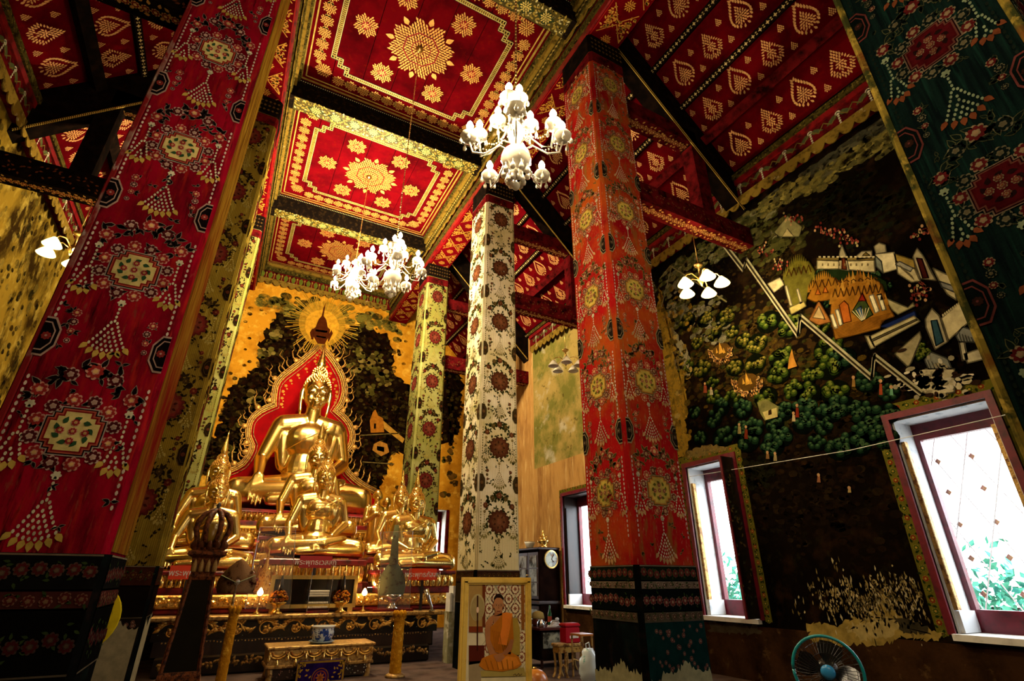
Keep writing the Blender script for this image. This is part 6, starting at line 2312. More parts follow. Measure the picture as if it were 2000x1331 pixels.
for k in range(8):
    a = 2 * PI * (k + .5) / 8
    ca, sa = math.cos(a), math.sin(a)
    pts = [(cx + r * ca, Y + r * sa, z) for r, z in ((.14, 1.90), (.185, 2.0), (.225, 2.12), (.22, 2.22), (.16, 2.32), (.06, 2.38), (.02, 2.40))]
    MB().tube(pts, [.03, .032, .034, .034, .034, .03, .02], 6).build('crown_rib', MAT['carved_wood'], t, True)
MB().lathe([(.02, 2.38), (.05, 2.40), (.02, 2.43), (.035, 2.45), (.006, 2.5)], (cx, Y, 0), 10).build('finial', MAT['dark_wood'], t, True)
MB().lathe([(.10, 1.90), (.13, 2.0), (.13, 2.12), (.06, 2.2)], (cx, Y + .03, 0), 12).build('inner_shade', layered('amber_glass', '#8a6a20', [], .3), t, True)

# ---- peeled white post and silver torch
t = thing('plaster_post', 'stubby peeled white plaster post behind the framed portrait', 'post', (4.62, 11.12, 0))
mb = MB()
rings = []
R = random.Random(8)
for z in (0, .6, .9):
    rings.append([(4.42, 11.0, z), (4.80, 11.0, z), (4.80, 11.25, z), (4.42, 11.25, z)])
mb.loft(rings, True)
mb.build('post_body', layered('peeling_limewash', '#9c9a78', [dict(c='#5c4a24', s=4, lo=.52, hi=.66, st=(1, 1, .5)), dict(c='#d3d0bc', s=6, lo=.5, hi=.65)], .8, 0, .5, 20), t)
for k in range(6):
    MB().box(4.43 + k * .062, 4.43 + k * .062 + .05, 11.0, 11.24, .9, 1.28 + R.uniform(-.08, .1)).build('broken_slat', MAT['white'], t)
a, b_ = wY(843, 1190, 11.45), wY(832, 1152, 11.45)
t = thing('silver_torch', 'slanting silver torch holder near the right altar corner', 'torch', (a.x, 11.45, .9))
MB().tube([(a.x, 11.45, .90), (a.x, 11.45, .97), b_ + (a - b_) * .45, b_], [.03, .025, .04, .062], 12).build('tube', MAT['silver'], t, True)
MB().lathe([(.07, 0), (.07, .012), (.03, .03)], (a.x, 11.45, .9), 14).build('foot', MAT['silver'], t)
# ================================================================ framed portrait
YP = 6.5
p0, p1 = wY(903, 1128, YP), wY(1033, 1126, YP)
px0, px1, pzt, pzb = p0.x, p1.x + .02, p0.z, .10
t = thing('framed_portrait', 'gold-framed portrait of a seated monk in an orange robe', 'picture', ((px0 + px1) / 2, YP, 0))
fw = .085
for nm, b_ in (('frame_bar', (px0, px1, pzt - fw, pzt)), ('frame_bar', (px0, px1, pzb, pzb + fw)), ('frame_bar', (px0, px0 + fw, pzb + fw, pzt - fw)), ('frame_bar', (px1 - fw, px1, pzb + fw, pzt - fw))):
    o = MB().box(b_[0], b_[1], YP - .02, YP + .03, b_[2], b_[3]).build(nm, layered('gold_frame_paint', (.95, .66, .12), [dict(c=(.75, .48, .07), s=6, lo=.5, hi=.7)], .4, .0), t)
    h = b_[1] - b_[0] > b_[3] - b_[2]
    i = .022
    if h:
        MB().box(b_[0] + .02, b_[1] - .02, YP - .035, YP - .02, b_[2] + i, b_[3] - i).build('frame_ridge', MAT['gold_rough'] if False else o.data.materials[0], o, local=False)
    else:
        MB().box(b_[0] + i, b_[1] - i, YP - .035, YP - .02, b_[2] - .04, b_[3] + .04).build('frame_ridge', o.data.materials[0], o, local=False)
for o in [c for c in t.children]:
    for g in o.children:
        g.data.transform(Matrix.Translation((-LOC[t.name][0], -LOC[t.name][1], -LOC[t.name][2])))
MB().box(px0 + fw, px1 - fw, YP, YP + .02, pzb + fw, pzt - fw).build('backing', MAT['white'], t)
for x in (px0 + .12, px1 - .12):
    MB().tube([(x, YP + .02, 1.2), (x, YP + .34, 0)], .018, 6).build('easel_leg', MAT['dark_wood'], t)
    MB().tube([(x, YP, .10), (x, YP, 0)], .022, 6).build('easel_leg', MAT['dark_wood'], t)
P = plane_Y(YP)


def q2(pts):
    return [(650 + x / 4.7375, 1050 + y / 4.7375) for x, y in pts]


ux0, ux1 = px0 + fw, px1 - fw
P.rect(ux0, ux1, pzb + fw, pzt - fw, '#bdb394', 0)
R = random.Random(1)
for r in range(8):
    for k in range(4):
        x, y = 1445 + k * 120 + (60 if r % 2 else 0), 480 + r * 90
        if x > 1745:
            continue
        c = P.pxf(*q2([(x, y)])[0])
        P.scallop(c[0], c[1], .066, 9, .2, '#7a4430', 1)
        P.ell(c[0], c[1], .044, .05, '#c4ba9c', 2, 12)
        for j in range(6):
            a = j * PI / 3
            P.leaf(c[0], c[1], .034, .014, a, '#7a4a34', 3)
        P.line([(c[0] - .12, c[1]), (c[0], c[1] + .13), (c[0] + .12, c[1]), (c[0], c[1] - .13), (c[0] - .12, c[1])], .009, '#a39878', 1)
for pts, c, l in (
        ([(1255, 428), (1382, 428), (1382, 830), (1255, 830)], '#8f7340', 4), ([(1380, 428), (1408, 428), (1408, 830), (1380, 830)], '#5a2c16', 5),
        ([(1738, 428), (1768, 428), (1770, 862), (1742, 850)], '#7c4e22', 4),
        ([(1255, 825), (1385, 825), (1385, 880), (1255, 880)], '#6c3018', 5), ([(1255, 1000), (1400, 1000), (1400, 1160), (1255, 1180)], '#4a1c12', 5),
        ([(1255, 1150), (1400, 1140), (1420, 1331), (1255, 1331)], '#8a7a5c', 5),
        ([(1640, 748), (1705, 748), (1728, 860), (1728, 1090), (1640, 1090)], '#927c34', 5),
        ([(1362, 1238), (1765, 1205), (1785, 1290), (1370, 1300)], '#958546', 6), ([(1368, 1292), (1790, 1285), (1790, 1345), (1368, 1345)], '#bdb28c', 6),
        ([(1495, 655), (1558, 655), (1566, 722), (1490, 730)], '#8c5a38', 8),
        ([(1495, 710), (1440, 745), (1410, 790), (1402, 870), (1412, 985), (1440, 1075), (1500, 1140), (1545, 1115), (1485, 1040), (1455, 950), (1455, 840), (1480, 775)], '#96633e', 8),
        ([(1490, 730), (1560, 700), (1560, 770), (1480, 800)], '#96633e', 8),
        ([(1452, 830), (1500, 790), (1562, 712), (1655, 702), (1668, 940), (1640, 1085), (1500, 1065), (1450, 950)], '#9c5c18', 9),
        ([(1563, 702), (1600, 694), (1656, 706), (1632, 850), (1602, 1000), (1522, 985), (1560, 830)], '#c26e24', 10),
        ([(1345, 1185), (1375, 1120), (1440, 1090), (1510, 1075), (1640, 1060), (1715, 1105), (1742, 1175), (1700, 1212), (1560, 1242), (1400, 1228)], '#a8641a', 9),
        ([(1500, 1150), (1560, 1130), (1600, 1100), (1690, 1110), (1725, 1170), (1640, 1215), (1520, 1225)], '#bc7424', 10),
        ([(1640, 940), (1668, 950), (1652, 1030), (1598, 1092), (1556, 1075), (1610, 1010)], '#8c5a38', 11),
        ([(1478, 1092), (1556, 1068), (1585, 1108), (1545, 1152), (1505, 1148)], '#96633e', 12)):
    P.px(q2(pts), c, l)
for k in range(9):
    P.px(q2([(1470 + k * 16, 860 + 4 * k), (1476 + k * 16, 860 + 4 * k), (1500 + k * 15, 1050), (1494 + k * 15, 1050)]), '#8a4e12', 11 if k < 5 else 9)
for k in range(6):
    P.px(q2([(1400 + k * 50, 1130 + (k % 2) * 14), (1408 + k * 50, 1128 + (k % 2) * 14), (1440 + k * 45, 1222), (1430 + k * 45, 1224)]), '#8a5012', 11)


def pe(x, y, a, b_, c, l, n=18):
    u, v = P.pxf(*q2([(x, y)])[0])
    P.ell(u, v, a, b_, c, l, n)


K = 6.5 / (4.7375 * 1002.83 * .92)
pe(1335, 650, .100, .150, '#9c8e62', 6)
pe(1335, 660, .088, .135, '#8a7a50', 7)
P.px(q2([(1328, 540), (1342, 540), (1338, 1050), (1326, 1050)]), '#33180e', 8)
pe(1335, 672, .018, .034, '#c9a890', 9, 8)
pe(1526, 612, .066, .108, '#a06e48', 11)
P.px(q2([(1481, 612), (1484, 560), (1502, 530), (1527, 521), (1555, 532), (1571, 560), (1574, 612), (1566, 580), (1545, 560), (1510, 560), (1490, 580)]), '#1c120e', 12)
pe(1479, 640, .012, .026, '#8c5a38', 10, 8)
pe(1576, 634, .012, .026, '#8c5a38', 10, 8)
for x in (1505, 1549):
    pe(x, 628, .0235, .02, '#3a2a20', 12, 12)
    pe(x, 628, .0205, .017, '#a87a54', 13, 12)
    pe(x, 627, .011, .006, '#1c100c', 14, 8)
P.px(q2([(1523, 626), (1532, 626), (1532, 631), (1523, 631)]), '#3a2a20', 13)
P.px(q2([(1527, 625), (1536, 660), (1519, 660)]), '#8a5a3a', 12)
P.px(q2([(1508, 682), (1548, 680), (1540, 690), (1515, 691)]), '#6a3428', 12)
P.line([P.pxf(*p) for p in q2([(1660, 1275), (1680, 1262), (1690, 1280), (1712, 1258), (1720, 1278), (1742, 1262)])], .006, '#3a2c1c', 13)
P.c = [(min(1, r * 1.75), min(1, g * 1.75), min(1, b * 1.75), 1) for r, g, b, a in P.c]
P.build('portrait_print', MAT['paint_print'], t)

# ================================================================ right aisle furniture
# glazed cabinet against the wall
X0, X1, Y0, Y1, ZT = 7.5, 8.14, 12.58, 13.72, 2.28
t = thing('glazed_cabinet', 'dark wooden cabinet with glazed doors standing against the right wall', 'cabinet', ((X0 + X1) / 2, (Y0 + Y1) / 2, 0))
MAT['cabinet_wood'] = layered('blackened_cabinet_wood', '#170b07', [dict(c='#0b0504', s=4, lo=.4, hi=.65)], .55)
MB().box(X0 + .03, X1, Y0, Y1, .08, ZT - .06).build('body', MAT['cabinet_wood'], t)
MB().cham(X0 - .03, X1, Y0 - .03, Y1 + .03, ZT - .06, ZT, .015).build('top', MAT['dark_wood'], t)
MB().cham(X0 - .02, X1, Y0 - .02, Y1 + .02, .92, 1.0, .015).build('ledge', MAT['dark_wood'], t)
MB().box(X0 - .01, X1, Y0 - .01, Y1 + .01, 0, .08).build('plinth', MAT['black_wood'], t)
MAT['pane_dim'] = layered('reflecting_cabinet_glass', '#8f9aa8', [dict(c='#2c343c', s=3, lo=.45, hi=.6)], .08)
ym = (Y0 + Y1) / 2
for (za, zb) in ((1.04, ZT - .12), (.2, .88)):
    for (ya, yb_) in ((Y0 + .04, ym - .01), (ym + .01, Y1 - .04)):
        d = MB().box(X0, X0 + .03, ya, yb_, za, zb).build('door', MAT['dark_wood'], t)
        for i in range(1):
            for j in range(3 if zb > 1.5 else 2):
                n = 3 if zb > 1.5 else 2
                h = (zb - za - .12) / n
                z = za + .06 + h * j
                o = MB().box(X0 - .008, X0, ya + .07, yb_ - .07, z + .015, z + h - .015).build('pane', MAT['pane_dim'], d)
                o.data.transform(Matrix.Translation((-LOC[t.name][0], -LOC[t.name][1], -LOC[t.name][2])))
        kx = yb_ - .03 if ya < ym - .2 else ya + .03
        o = MB().ball((X0 - .02, kx, (za + zb) / 2), .018).build('knob', MAT['brass'], d, True)
        o.data.transform(Matrix.Translation((-LOC[t.name][0], -LOC[t.name][1], -LOC[t.name][2])))
# wall clock hung on the cabinet's side
c = wY(1077, 1093, Y0 - .03)
t = thing('round_clock', 'round pale clock hung on the side of the cabinet', 'clock', (c.x, Y0 - .03, c.z))
for nm, r, d, m in (('rim', .225, .03, 'brass'), ('face', .19, .036, None)):
    mb = MB().lathe([(r, 0), (r, d), (r * .9, d + .006), (.002, d + .006)], (0, 0, 0), 28)
    o = mb.build(nm, MAT[m] if m else layered('clock_face', '#b8bcae', [dict(c='#6c8a94', s=7, lo=.5, hi=.6), dict(c='#8a6a44', s=9, lo=.56, hi=.62)], .3), t, local=True)
    o.rotation_euler = (PI / 2, 0, 0)
    o.location = (0, .03, 0)
for an, L in ((.5, .13), (2.4, .09)):
    MB().tube([(0, -.02, 0), (L * math.sin(an), -.02, L * math.cos(an))], .008, 5).build('hand', MAT['black_lac'], t, local=True)
# things on the cabinet
t = thing('white_cup', 'white bowl on top of the cabinet', 'bowl', (7.62, 13.25, ZT))
MB().lathe([(.07, 0), (.09, .02), (.14, .12), (.15, .16), (.13, .15), (.06, .04)], (7.62, 13.25, ZT), 18).build('bowl', MAT['white'], t, True)
MB().lathe([(.145, .155), (.155, .165), (.145, .17)], (7.62, 13.25, ZT), 18).build('rim', MAT['silver'], t, True)
t = thing('gilt_offering_bowl', 'gilt pedestal bowl heaped with golden ornaments on the cabinet', 'bowl', (7.8, 12.8, ZT))
MB().lathe([(.12, 0), (.13, .02), (.06, .05), (.16, .14), (.18, .18)], (7.8, 12.8, ZT), 18).build('bowl', MAT['gold'], t, True)
mb = MB()
for k in range(24):
    a = random.uniform(0, 6.3)
    r = random.uniform(0, .15)
    mb.ball((7.8 + r * math.cos(a), 12.8 + r * math.sin(a), ZT + .19 + random.uniform(0, .1)), .035, .035, .03, 7, 5)
mb.build('ornaments', MAT['gold'], t, kind='stuff')
MB().lathe([(.03, .2), (.04, .3), (.02, .36), (.005, .5)], (7.78, 12.8, ZT), 10).build('spike', MAT['gold'], t, True)


def W(px_, py_, Y):
    return wY(px_, py_, Y)


# dark chest table
Yt = 9.55
a, b_ = W(1056, 1228, Yt), W(1100, 1232, Yt)
zt = a.z
t = thing('dark_side_table', 'dark table with a rail beside the cabinet, crowded with things', 'table', ((a.x + b_.x) / 2 + .1, Yt + .35, 0))
MB().box(a.x - .02, b_.x + .35, Yt, Yt + .7, zt - .04, zt).build('table_top', layered('reddish_table_top', '#4a1f16', [], .3), t)
MB().box(a.x + .04, b_.x + .30, Yt + .04, Yt + .66, .12, zt - .04).build('cupboard', MAT['black_wood'], t)
MB().box(a.x + .07, b_.x + .02, Yt + .025, Yt + .04, zt - .34, zt - .08).build('marble_front', layered('veined_grey_stone', '#7c8078', [dict(c='#3a3c34', s=7, lo=.48, hi=.56), dict(c='#a8ac98', s=4, lo=.55, hi=.65)], .25), t)
for x in (a.x + .05, b_.x + .28):
    for y in (Yt + .06, Yt + .62):
        MB().tube([(x, y, .14), (x, y, 0)], .03, 6).build('leg', MAT['dark_wood'], t)
TZ = zt
ax = a.x
# items on it
t = thing('lidded_jar', 'brown jar with a pale rounded lid on the dark table', 'jar', (ax + .24, Yt + .5, TZ))
MB().lathe([(.11, 0), (.13, .04), (.13, .12), (.12, .14)], (ax + .24, Yt + .5, TZ), 18).build('jar', layered('brown_glaze', '#5a2a14', [], .25), t, True)
MB().lathe([(.125, .13), (.13, .15), (.11, .23), (.05, .26), (.005, .265)], (ax + .24, Yt + .5, TZ), 18).build('lid', layered('straw_lid', '#a8935c', [], .5), t, True)
t = thing('green_bottle', 'slim green bottle behind the red cool box', 'bottle', (ax + .55, Yt + .55, TZ))
MB().lathe([(.04, 0), (.042, .02), (.042, .2), (.015, .28), (.015, .36)], (ax + .55, Yt + .55, TZ), 12).build('bottle', layered('green_glass', '#0f4a24', [], .1), t, True)
MB().lathe([(.0435, .06), (.0435, .16)], (ax + .55, Yt + .55, TZ), 12).build('paper_band', layered('reddish_paper', '#a04a3a', [], .6), t)
t = thing('crumpled_plastic', 'crumpled white plastic wrapping beside the red cool box', 'plastic', (ax + .45, Yt + .2, TZ))
mb = MB()
R = random.Random(5)
rings = []
for k in range(6):
    rings.append([(ax + .45 + (.16 - .02 * k) * math.cos(2 * PI * i / 10) * R.uniform(.7, 1.2), Yt + .2 + .10 * math.sin(2 * PI * i / 10) * R.uniform(.7, 1.2), TZ + .022 * k) for i in range(10)])
mb.loft(rings, True)
mb.build('wrapping', layered('white_film', '#cdd0d8', [], .2), t)
MB().ball((ax + .5, Yt + .2, TZ + .13), .05, .03, .03, 8, 5).build('knot', layered('white_film_knot', '#cdd0d8', [], .2), t)
t = thing('brass_pot', 'small shiny pot at the edge of the dark table', 'pot', (ax + .13, Yt + .2, TZ))
MB().lathe([(.06, 0), (.08, .03), (.07, .09), (.04, .11), (.05, .13)], (ax + .13, Yt + .2, TZ), 14).build('pot', MAT['silver'], t, True)
MB().tube([(ax + .2, Yt + .2, TZ + .03), (ax + .25, Yt + .2, TZ + .09)], .012, 6).build('spout', MAT['silver'], t)
# red cool box on a stool
Yc = 9.0
a = W(1106, 1258, Yc)
b_ = W(1126, 1220, Yc)
t = thing('red_cool_box', 'bright red cool box with a curved lid among the tables', 'box', ((a.x + b_.x) / 2, Yc + .15, a.z))
MAT['box_red'] = layered('red_plastic', '#a80e22', [], .3)
MB().cham(a.x, b_.x + .06, Yc, Yc + .2, a.z, b_.z - .05, .015).build('body', MAT['box_red'], t)
MB().cham(a.x - .012, b_.x + .072, Yc - .012, Yc + .212, b_.z - .05, b_.z + .02, .025).build('lid', MAT['box_red'], t)
MB().box(a.x + .08, b_.x + .03, Yc - .006, Yc, a.z + .08, a.z + .12).build('white_stripe', MAT['white'], t)
st_z = a.z


def gold_stool(label, px_l, px_r, ztop, Y, dep):
    l, r = W(px_l, 1270, Y).x, W(px_r, 1270, Y).x
    t = thing('gilt_stand', label, 'stand', ((l + r) / 2, Y + dep / 2, 0))
    MB().cham(l - .02, r + .02, Y - .02, Y + dep + .02, ztop - .05, ztop, .012).build('top', MAT['gold_dim'], t)
    MB().box(l, r, Y, Y + dep, ztop - .14, ztop - .05).build('apron', MAT['gold_rough'], t)
    for x in (l + .02, r - .02):
        for y in (Y + .02, Y + dep - .02):
            MB().tube([(x, y, ztop - .12), (x + (.015 if x < (l + r) / 2 else -.015), y, .16), (x, y, .07), (x + (-.03 if x < (l + r) / 2 else .03), y, 0)], [.026, .02, .022, .026], 7).build('leg', MAT['gold_dim'], t)
    MB().tube([(l + .03, Y + .02, .14), ((l + r) / 2, Y + .02, .2), (r - .03, Y + .02, .14)], .014, 6).build('stretcher', MAT['gold_dim'], t)
    return t


gold_stool('small gilt carved stand in front of the red cool box', 1092, 1108, W(1100, 1258, 8.55).z, 8.55, .2)
gold_stool('taller gilt stand carrying the red cool box', 1106, 1138, st_z, Yc - .02, .25)
# second box and bag
a = W(1134, 1240, 8.3)
t = thing('wooden_tray', 'small orange wooden tray on legs beside the red-orange column', 'tray', (a.x + .12, 8.45, 0))
MB().box(a.x, a.x + .26, 8.3, 8.62, a.z - .03, a.z).build('tray', layered('orange_wood', '#a8641c', [], .35), t)
for x in (a.x + .02, a.x + .24):
    for y in (8.32, 8.6):
        MB().tube([(x, y, a.z - .03), (x, y, 0)], .018, 6).build('leg', MAT['gold_dim'], t)
a = W(1158, 1331, 7.6)
t = thing('plastic_bag', 'pale blue-white plastic bag on the floor by the red-orange column', 'bag', (a.x + .02, 7.7, 0))
R = random.Random(12)
rings = []
for k in range(12):
    f = k / 11
    rad = .17 * (math.sin(PI * (.18 + .72 * f)) ** .7)
    rings.append([(a.x + .02 + rad * math.cos(2 * PI * i / 14) * R.uniform(.85, 1.15), 7.7 + rad * .8 * math.sin(2 * PI * i / 14) * R.uniform(.85, 1.15), .52 * f) for i in range(14)])
MB().loft(rings, True).build('bag', layered('pale_blue_film', '#b9c6cc', [dict(c='#4c9a92', s=4, lo=.55, hi=.6)], .25), t, True)
MB().tube([(a.x - .02, 7.7, .50), (a.x - .03, 7.7, .58), (a.x + .03, 7.7, .60), (a.x + .05, 7.7, .51)], .012, 6).build('handle', layered('pale_film', '#b9c6cc', [], .25), t)
t = thing('amber_cushion', 'amber cloth bundle at the lower right corner of the framed portrait', 'cushion', (W(1050, 1335, 7.4).x, 7.5, 0))
c = W(1052, 1335, 7.4)
MB().ball((c.x, 7.5, .17), .2, .16, .17, 18, 10).build('cloth', layered('amber_satin', '#a8621a', [dict(c='#c88a2c', s=6, lo=.5, hi=.65)], .3), t, True)
MB().ball((c.x, 7.5, .345), .03, .03, .015, 8, 5).build('button', MAT['gold'], t)

# ================================================================ blue electric fan
ctr = CAM_P + ray(1617, 1312) * (3.76 / FPX)
t = thing('electric_fan', 'black pedestal fan with turquoise rim and hub by the mural wall', 'fan', (ctr.x, ctr.y, 0))
MAT['turq'] = layered('turquoise_plastic', '#0f8a92', [], .3)
MAT['hubblue'] = layered('sky_blue_plastic', '#2f8fd0', [], .3)
fwd = (CAM_P - ctr)
fwd.z *= .35
fwd.normalize()
side_ = fwd.cross(Vector((0, 0, 1))).normalized()
up_ = side_.cross(fwd).normalized()


def fp(r, an, d):
    return ctr + (side_ * math.cos(an) + up_ * math.sin(an)) * r + fwd * d


RF = .225
MB().tube([fp(RF, 2 * PI * k / 40, .0) for k in range(41)], .011, 8).build('guard_rim', MAT['turq'], t, True)
for k in range(48):
    an = 2 * PI * k / 48
    MB().tube([fp(.05, an, .075), fp(.12, an + .12, .07), fp(.19, an + .2, .045), fp(RF, an + .24, .0)], .0016, 4).build('guard_wire', MAT['black_lac'], t)
    if k % 2 == 0:
        MB().tube([fp(.05, an, -.09), fp(.15, an, -.085), fp(RF, an, .0)], .0016, 4).build('guard_wire', MAT['black_lac'], t)
for r, d in ((.12, .07), (.185, .048)):
    MB().tube([fp(r, 2 * PI * k / 30, d) for k in range(31)], .002, 4).build('guard_ring', MAT['black_lac'], t)
mb = MB()
mb.loft([[fp(r, 2 * PI * k / 18, d) for k in range(18)] for r, d in ((.045, .06), (.048, .085), (.03, .1), (.004, .102))], True)
mb.build('hub', MAT['hubblue'], t, True)
for b in range(4):
    a0 = b * PI / 2 + .3
    rows = []
    for k in range(7):
        f = k / 6
        r = .04 + .16 * f
        w = .35 + .25 * math.sin(PI * f)
        rows.append([fp(r, a0 - w, -.03), fp(r, a0, .005), fp(r, a0 + w, .035)])
    MB().loft(rows, False, False).build('blade', layered('smoky_blade', '#101418', [], .2), t, True)
mb = MB()
mb.loft([[fp(r, 2 * PI * k / 16, d) for k in range(16)] for r, d in ((.05, -.06), (.075, -.1), (.07, -.2), (.03, -.24))], True)
mb.build('motor', MAT['black_lac'], t, True)
bk = ctr - fwd * .15
MB().tube([bk, (bk.x, bk.y, .7), (bk.x, bk.y, .03)], .018, 8).build('pole', MAT['black_lac'], t)
MB().lathe([(.2, 0), (.2, .02), (.05, .05)], (bk.x, bk.y, 0), 20).build('base', MAT['black_lac'], t, True)
# taut white cord along the wall
o = MB().tube([wX(1345, 932, XW - .12), wX(1660, 880, XW - .12), wX(1985, 806, 7.0)], .005, 5).build('stretched_string', MAT['white'])
tag(o, 'thin white cord stretched across the mural wall and window', 'cord')
# ================================================================ chandeliers and lamps
def chandelier(loc, label):
    t = thing('crystal_chandelier', label, 'chandelier', loc, group='crystal chandeliers hanging in the nave')
    L = lambda mb, nm, m, sm=True, **k: mb.build(nm, MAT[m], t, sm, local=True, **k)
    prof = [(.004, 0), (.05, -.02), (.03, -.05), (.09, -.09), (.10, -.12), (.03, -.15), (.028, -.22), (.055, -.30), (.10, -.42), (.075, -.55), (.04, -.60), (.06, -.64), (.15, -.74), (.165, -.82), (.12, -.92), (.05, -.97), (.08, -1.02), (.03, -1.08), (.004, -1.10)]
    L(MB().lathe(prof, (0, 0, 0), 20), 'stem', 'crystal')
    cup = candle_ = bulb_ = drop = None
    k_all = 0
    for n, r, zc_, z0, off in ((3, .22, -.18, -.34, .2), (4, .42, -.40, -.58, .9), (5, .52, -.68, -.74, .45)):
        for k in range(n):
            a = 2 * PI * k / n + off
            ca, sa = math.cos(a), math.sin(a)
            pts = [(.03 * ca, .03 * sa, z0), (r * .35 * ca, r * .35 * sa, z0 + .07), (r * .68 * ca, r * .68 * sa, z0 - .10), (r * .92 * ca, r * .92 * sa, z0 - .12), (r * ca, r * sa, zc_ - .03)]
            L(MB().tube(pts, .011, 7), 'arm', 'crystal')
            p = (r * ca, r * sa, zc_)
            if cup is None:
                cup = L(MB().lathe([(.012, -.045), (.04, -.04), (.085, -.01), (.098, .035), (.085, .06), (.078, .055), (.06, 0), (.014, -.02)], (0, 0, 0), 16), 'cup', 'crystal')
                candle_ = L(MB().lathe([(.014, -.02), (.018, 0), (.016, .125), (.02, .13)], (0, 0, 0), 10), 'candle_tube', 'glass_white')
                bulb_ = L(MB().lathe([(.016, .13), (.036, .16), (.040, .185), (.026, .225), (.004, .26)], (0, 0, 0), 12), 'bulb', 'bulb')
                drop = L(MB().lathe([(.003, 0), (.004, -.03), (.012, -.05), (.021, -.085), (.017, -.105), (.003, -.115)], (0, 0, 0), 8), 'drop', 'crystal')
                for o in (cup, candle_, bulb_):
                    o.location = p
                drop.location = (p[0], p[1], p[2] - .06)
            else:
                for o in (cup, candle_, bulb_):
                    c = o.copy()
                    COL.objects.link(c)
                    c.parent = t
                    c.location = p
            for j in range(5):
                an = a + 2 * PI / 5 * j
                c = drop.copy()
                COL.objects.link(c)
                c.parent = t
                c.location = (p[0] + .09 * math.cos(an), p[1] + .09 * math.sin(an), p[2] + .02)
            # swag of beads from the stem to the arm
            bd = MB()
            q0, q1 = Vector((.06 * ca, .06 * sa, -.10 if r < .3 else (-.30 if r < .45 else -.45))), Vector((r * .9 * ca, r * .9 * sa, zc_ - .06))
            for i in range(13):
                f = i / 12
                pt = q0.lerp(q1, f)
                pt.z -= .16 * math.sin(PI * f)
                bd.ball(pt, .0105, .0105, .0105, 6, 4)
            L(bd, 'bead_swag', 'crystal', kind='stuff')
            k_all += 1
    for k in range(9):
        a = 2 * PI * k / 9
        for r, z in ((.13, -.92), (.08, -1.02)):
            c = drop.copy()
            COL.objects.link(c)
            c.parent = t
            c.location = (r * math.cos(a + z), r * math.sin(a + z), z)
            c.scale = (1.5, 1.5, 1.2)
    L(MB().ball((0, 0, -1.18), .045, .045, .05, 14, 10), 'bottom_ball', 'crystal')
    return t


def chain_to(loc, top, label):
    t = thing('hanging_chain', label, 'chain', (loc[0], loc[1], loc[2]))
    n = int((top - loc[2]) / .055)
    mb = MB()
    for k in range(n):
        z = loc[2] + (top - loc[2]) * k / n
        mb.ball((loc[0], loc[1], z + .027), .012 if k % 2 else .016, .012, .026, 6, 4)
    mb.build('links', MAT['brass'], t, kind='stuff')
    MB().lathe([(.09, -.01), (.07, -.05), (.02, -.08)], (loc[0], loc[1], top), 12).build('ceiling_rose', MAT['brass'], t, True)


CH = [((1.80, 3.32, 5.93), .90, 'largest crystal chandelier, nearest the viewer, hanging before the red-orange column'),
      ((1.75, 7.75, 7.03), .95, 'crystal chandelier hanging right of its twin above the altar'),
      ((1.75, 12.3, 9.35), 1.05, 'farthest crystal chandelier, above and left, close to the end wall'),
      ((1.80, -1.15, 5.95), .90, 'unseen crystal chandelier added behind the viewer to light the near columns')]  # added out of view to brighten the near column faces
ch0 = chandelier(CH[0][0], CH[0][2])
ch0.scale = (CH[0][1],) * 3
for i, (loc, s, lb) in enumerate(CH):
    if i:
        dup(ch0, loc, lb, None, s, .35 * i)
    chain_to(loc, 12.25, ('brass chain holding the largest chandelier', 'long brass chain holding the right-hand far chandelier', 'brass chain of the farthest chandelier', 'brass chain of the unseen chandelier added behind the viewer')[i])
    E_ = (92, 80, 900, 100)[i]  # last value feeds the added chandelier behind the viewer
    for k in range(4):
        a = 2 * PI * k / 4 + .5
        add_light('chandelier_light', 'POINT', (loc[0] + .56 * s * math.cos(a), loc[1] + .56 * s * math.sin(a), loc[2] - (.28 if k % 2 else .45) * s), E_, ((1, .78, .48), (1, .78, .46), (1, .79, .46), (1, .80, .52))[i], .07)


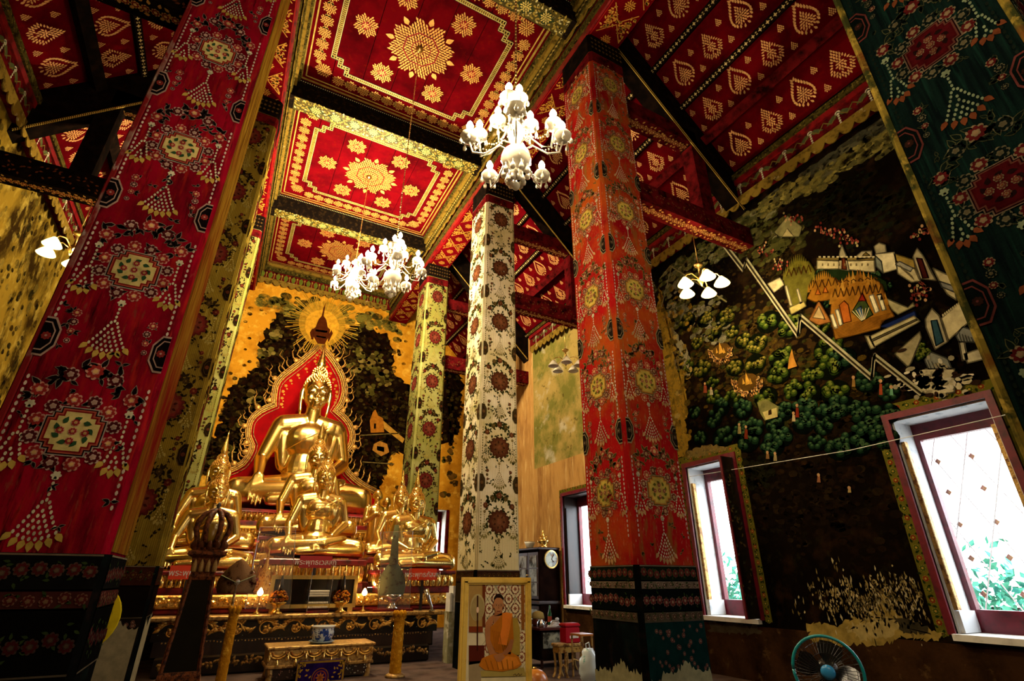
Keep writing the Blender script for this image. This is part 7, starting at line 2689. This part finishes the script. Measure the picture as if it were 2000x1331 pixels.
def aisle_lamp(label, loc, top, lit, n=5, r=.33):
    t = thing('aisle_lamp', label, 'lamp', loc)
    L = lambda mb, nm, m, sm=True: mb.build(nm, m, t, sm, local=True)
    L(MB().lathe([(.004, .34), (.085, .33), (.06, .29), (.02, .27), (.018, .1), (.05, .06), (.06, .0), (.03, -.06), (.004, -.12)], (0, 0, 0), 14), 'stem', MAT['brass'])
    L(MB().tube([(0, 0, .33), (0, 0, top - loc[2])], .008, 6), 'rod', MAT['brass'])
    for k in range(n):
        a = 2 * PI * k / n + .4
        ca, sa = math.cos(a), math.sin(a)
        L(MB().tube([(.03 * ca, .03 * sa, .02), (r * .5 * ca, r * .5 * sa, .12), (r * .85 * ca, r * .85 * sa, .08), (r * ca, r * sa, .0)], .011, 7), 'arm', MAT['brass'])
        L(MB().lathe([(.03, .01), (.06, -.03), (.10, -.08), (.135, -.14), (.13, -.145), (.09, -.08), (.02, 0)], (r * ca, r * sa, 0), 14), 'shade', MAT['shade_lit'] if lit else MAT['glass_white'])
    if lit:
        for k in range(2):
            add_light('aisle_lamp_light', 'POINT', (loc[0] + (.2 if k else -.2), loc[1], loc[2] - .25), 125 if loc[0] > 0 else 28, (1, .76, .38), .08)
    return t


aisle_lamp('lit brass lamp with five glass shades against the green mural', (6.62, 5.32, 6.32), 7.50, True)
aisle_lamp('unlit brass lamp with white glass shades seen past the red-orange column', (6.74, 9.82, 6.42), 7.50, False)
aisle_lamp('lit lamp peeking out left of the deep red column', (-3.16, 9.82, 6.5), 7.50, True)

# floodlights fixed to the altar, hidden behind the ledge
MAT['lamp_glow'] = emit_mat('floodlight_lens', (1, .72, .36), 20)
for n, (x, y, z, tx, ty, tz, e) in enumerate(((.42, 15.0, 1.46, 1.85, 17.0, 5.0, 260), (3.30, 15.0, 1.46, 1.85, 17.0, 5.0, 260), (.82, 12.36, 1.33, -.2, 12.6, 2.0, 70), (3.08, 12.30, 1.33, 4.0, 12.6, 2.0, 80))):
    t = thing('altar_floodlight', ('small floodlight below the great statue, left of centre', 'small floodlight below the great statue, right of centre', 'small floodlight under the left statues', 'small floodlight under the far right statues')[n], 'lamp', (x, y, z))
    MB().box(x - .06, x + .06, y - .02, y + .03, z - .1, z).build('housing', MAT['black_lac'], t)
    MB().box(x - .045, x + .045, y - .012, y + .02, z, z + .006).build('lens', MAT['lamp_glow'], t)
    add_light('floodlight_beam', 'SPOT', (x, y, z + .03), e, (1, .78, .44), .06, aim((x, y, z), (tx, ty, tz)), spot_size=2.2, spot_blend=.7)
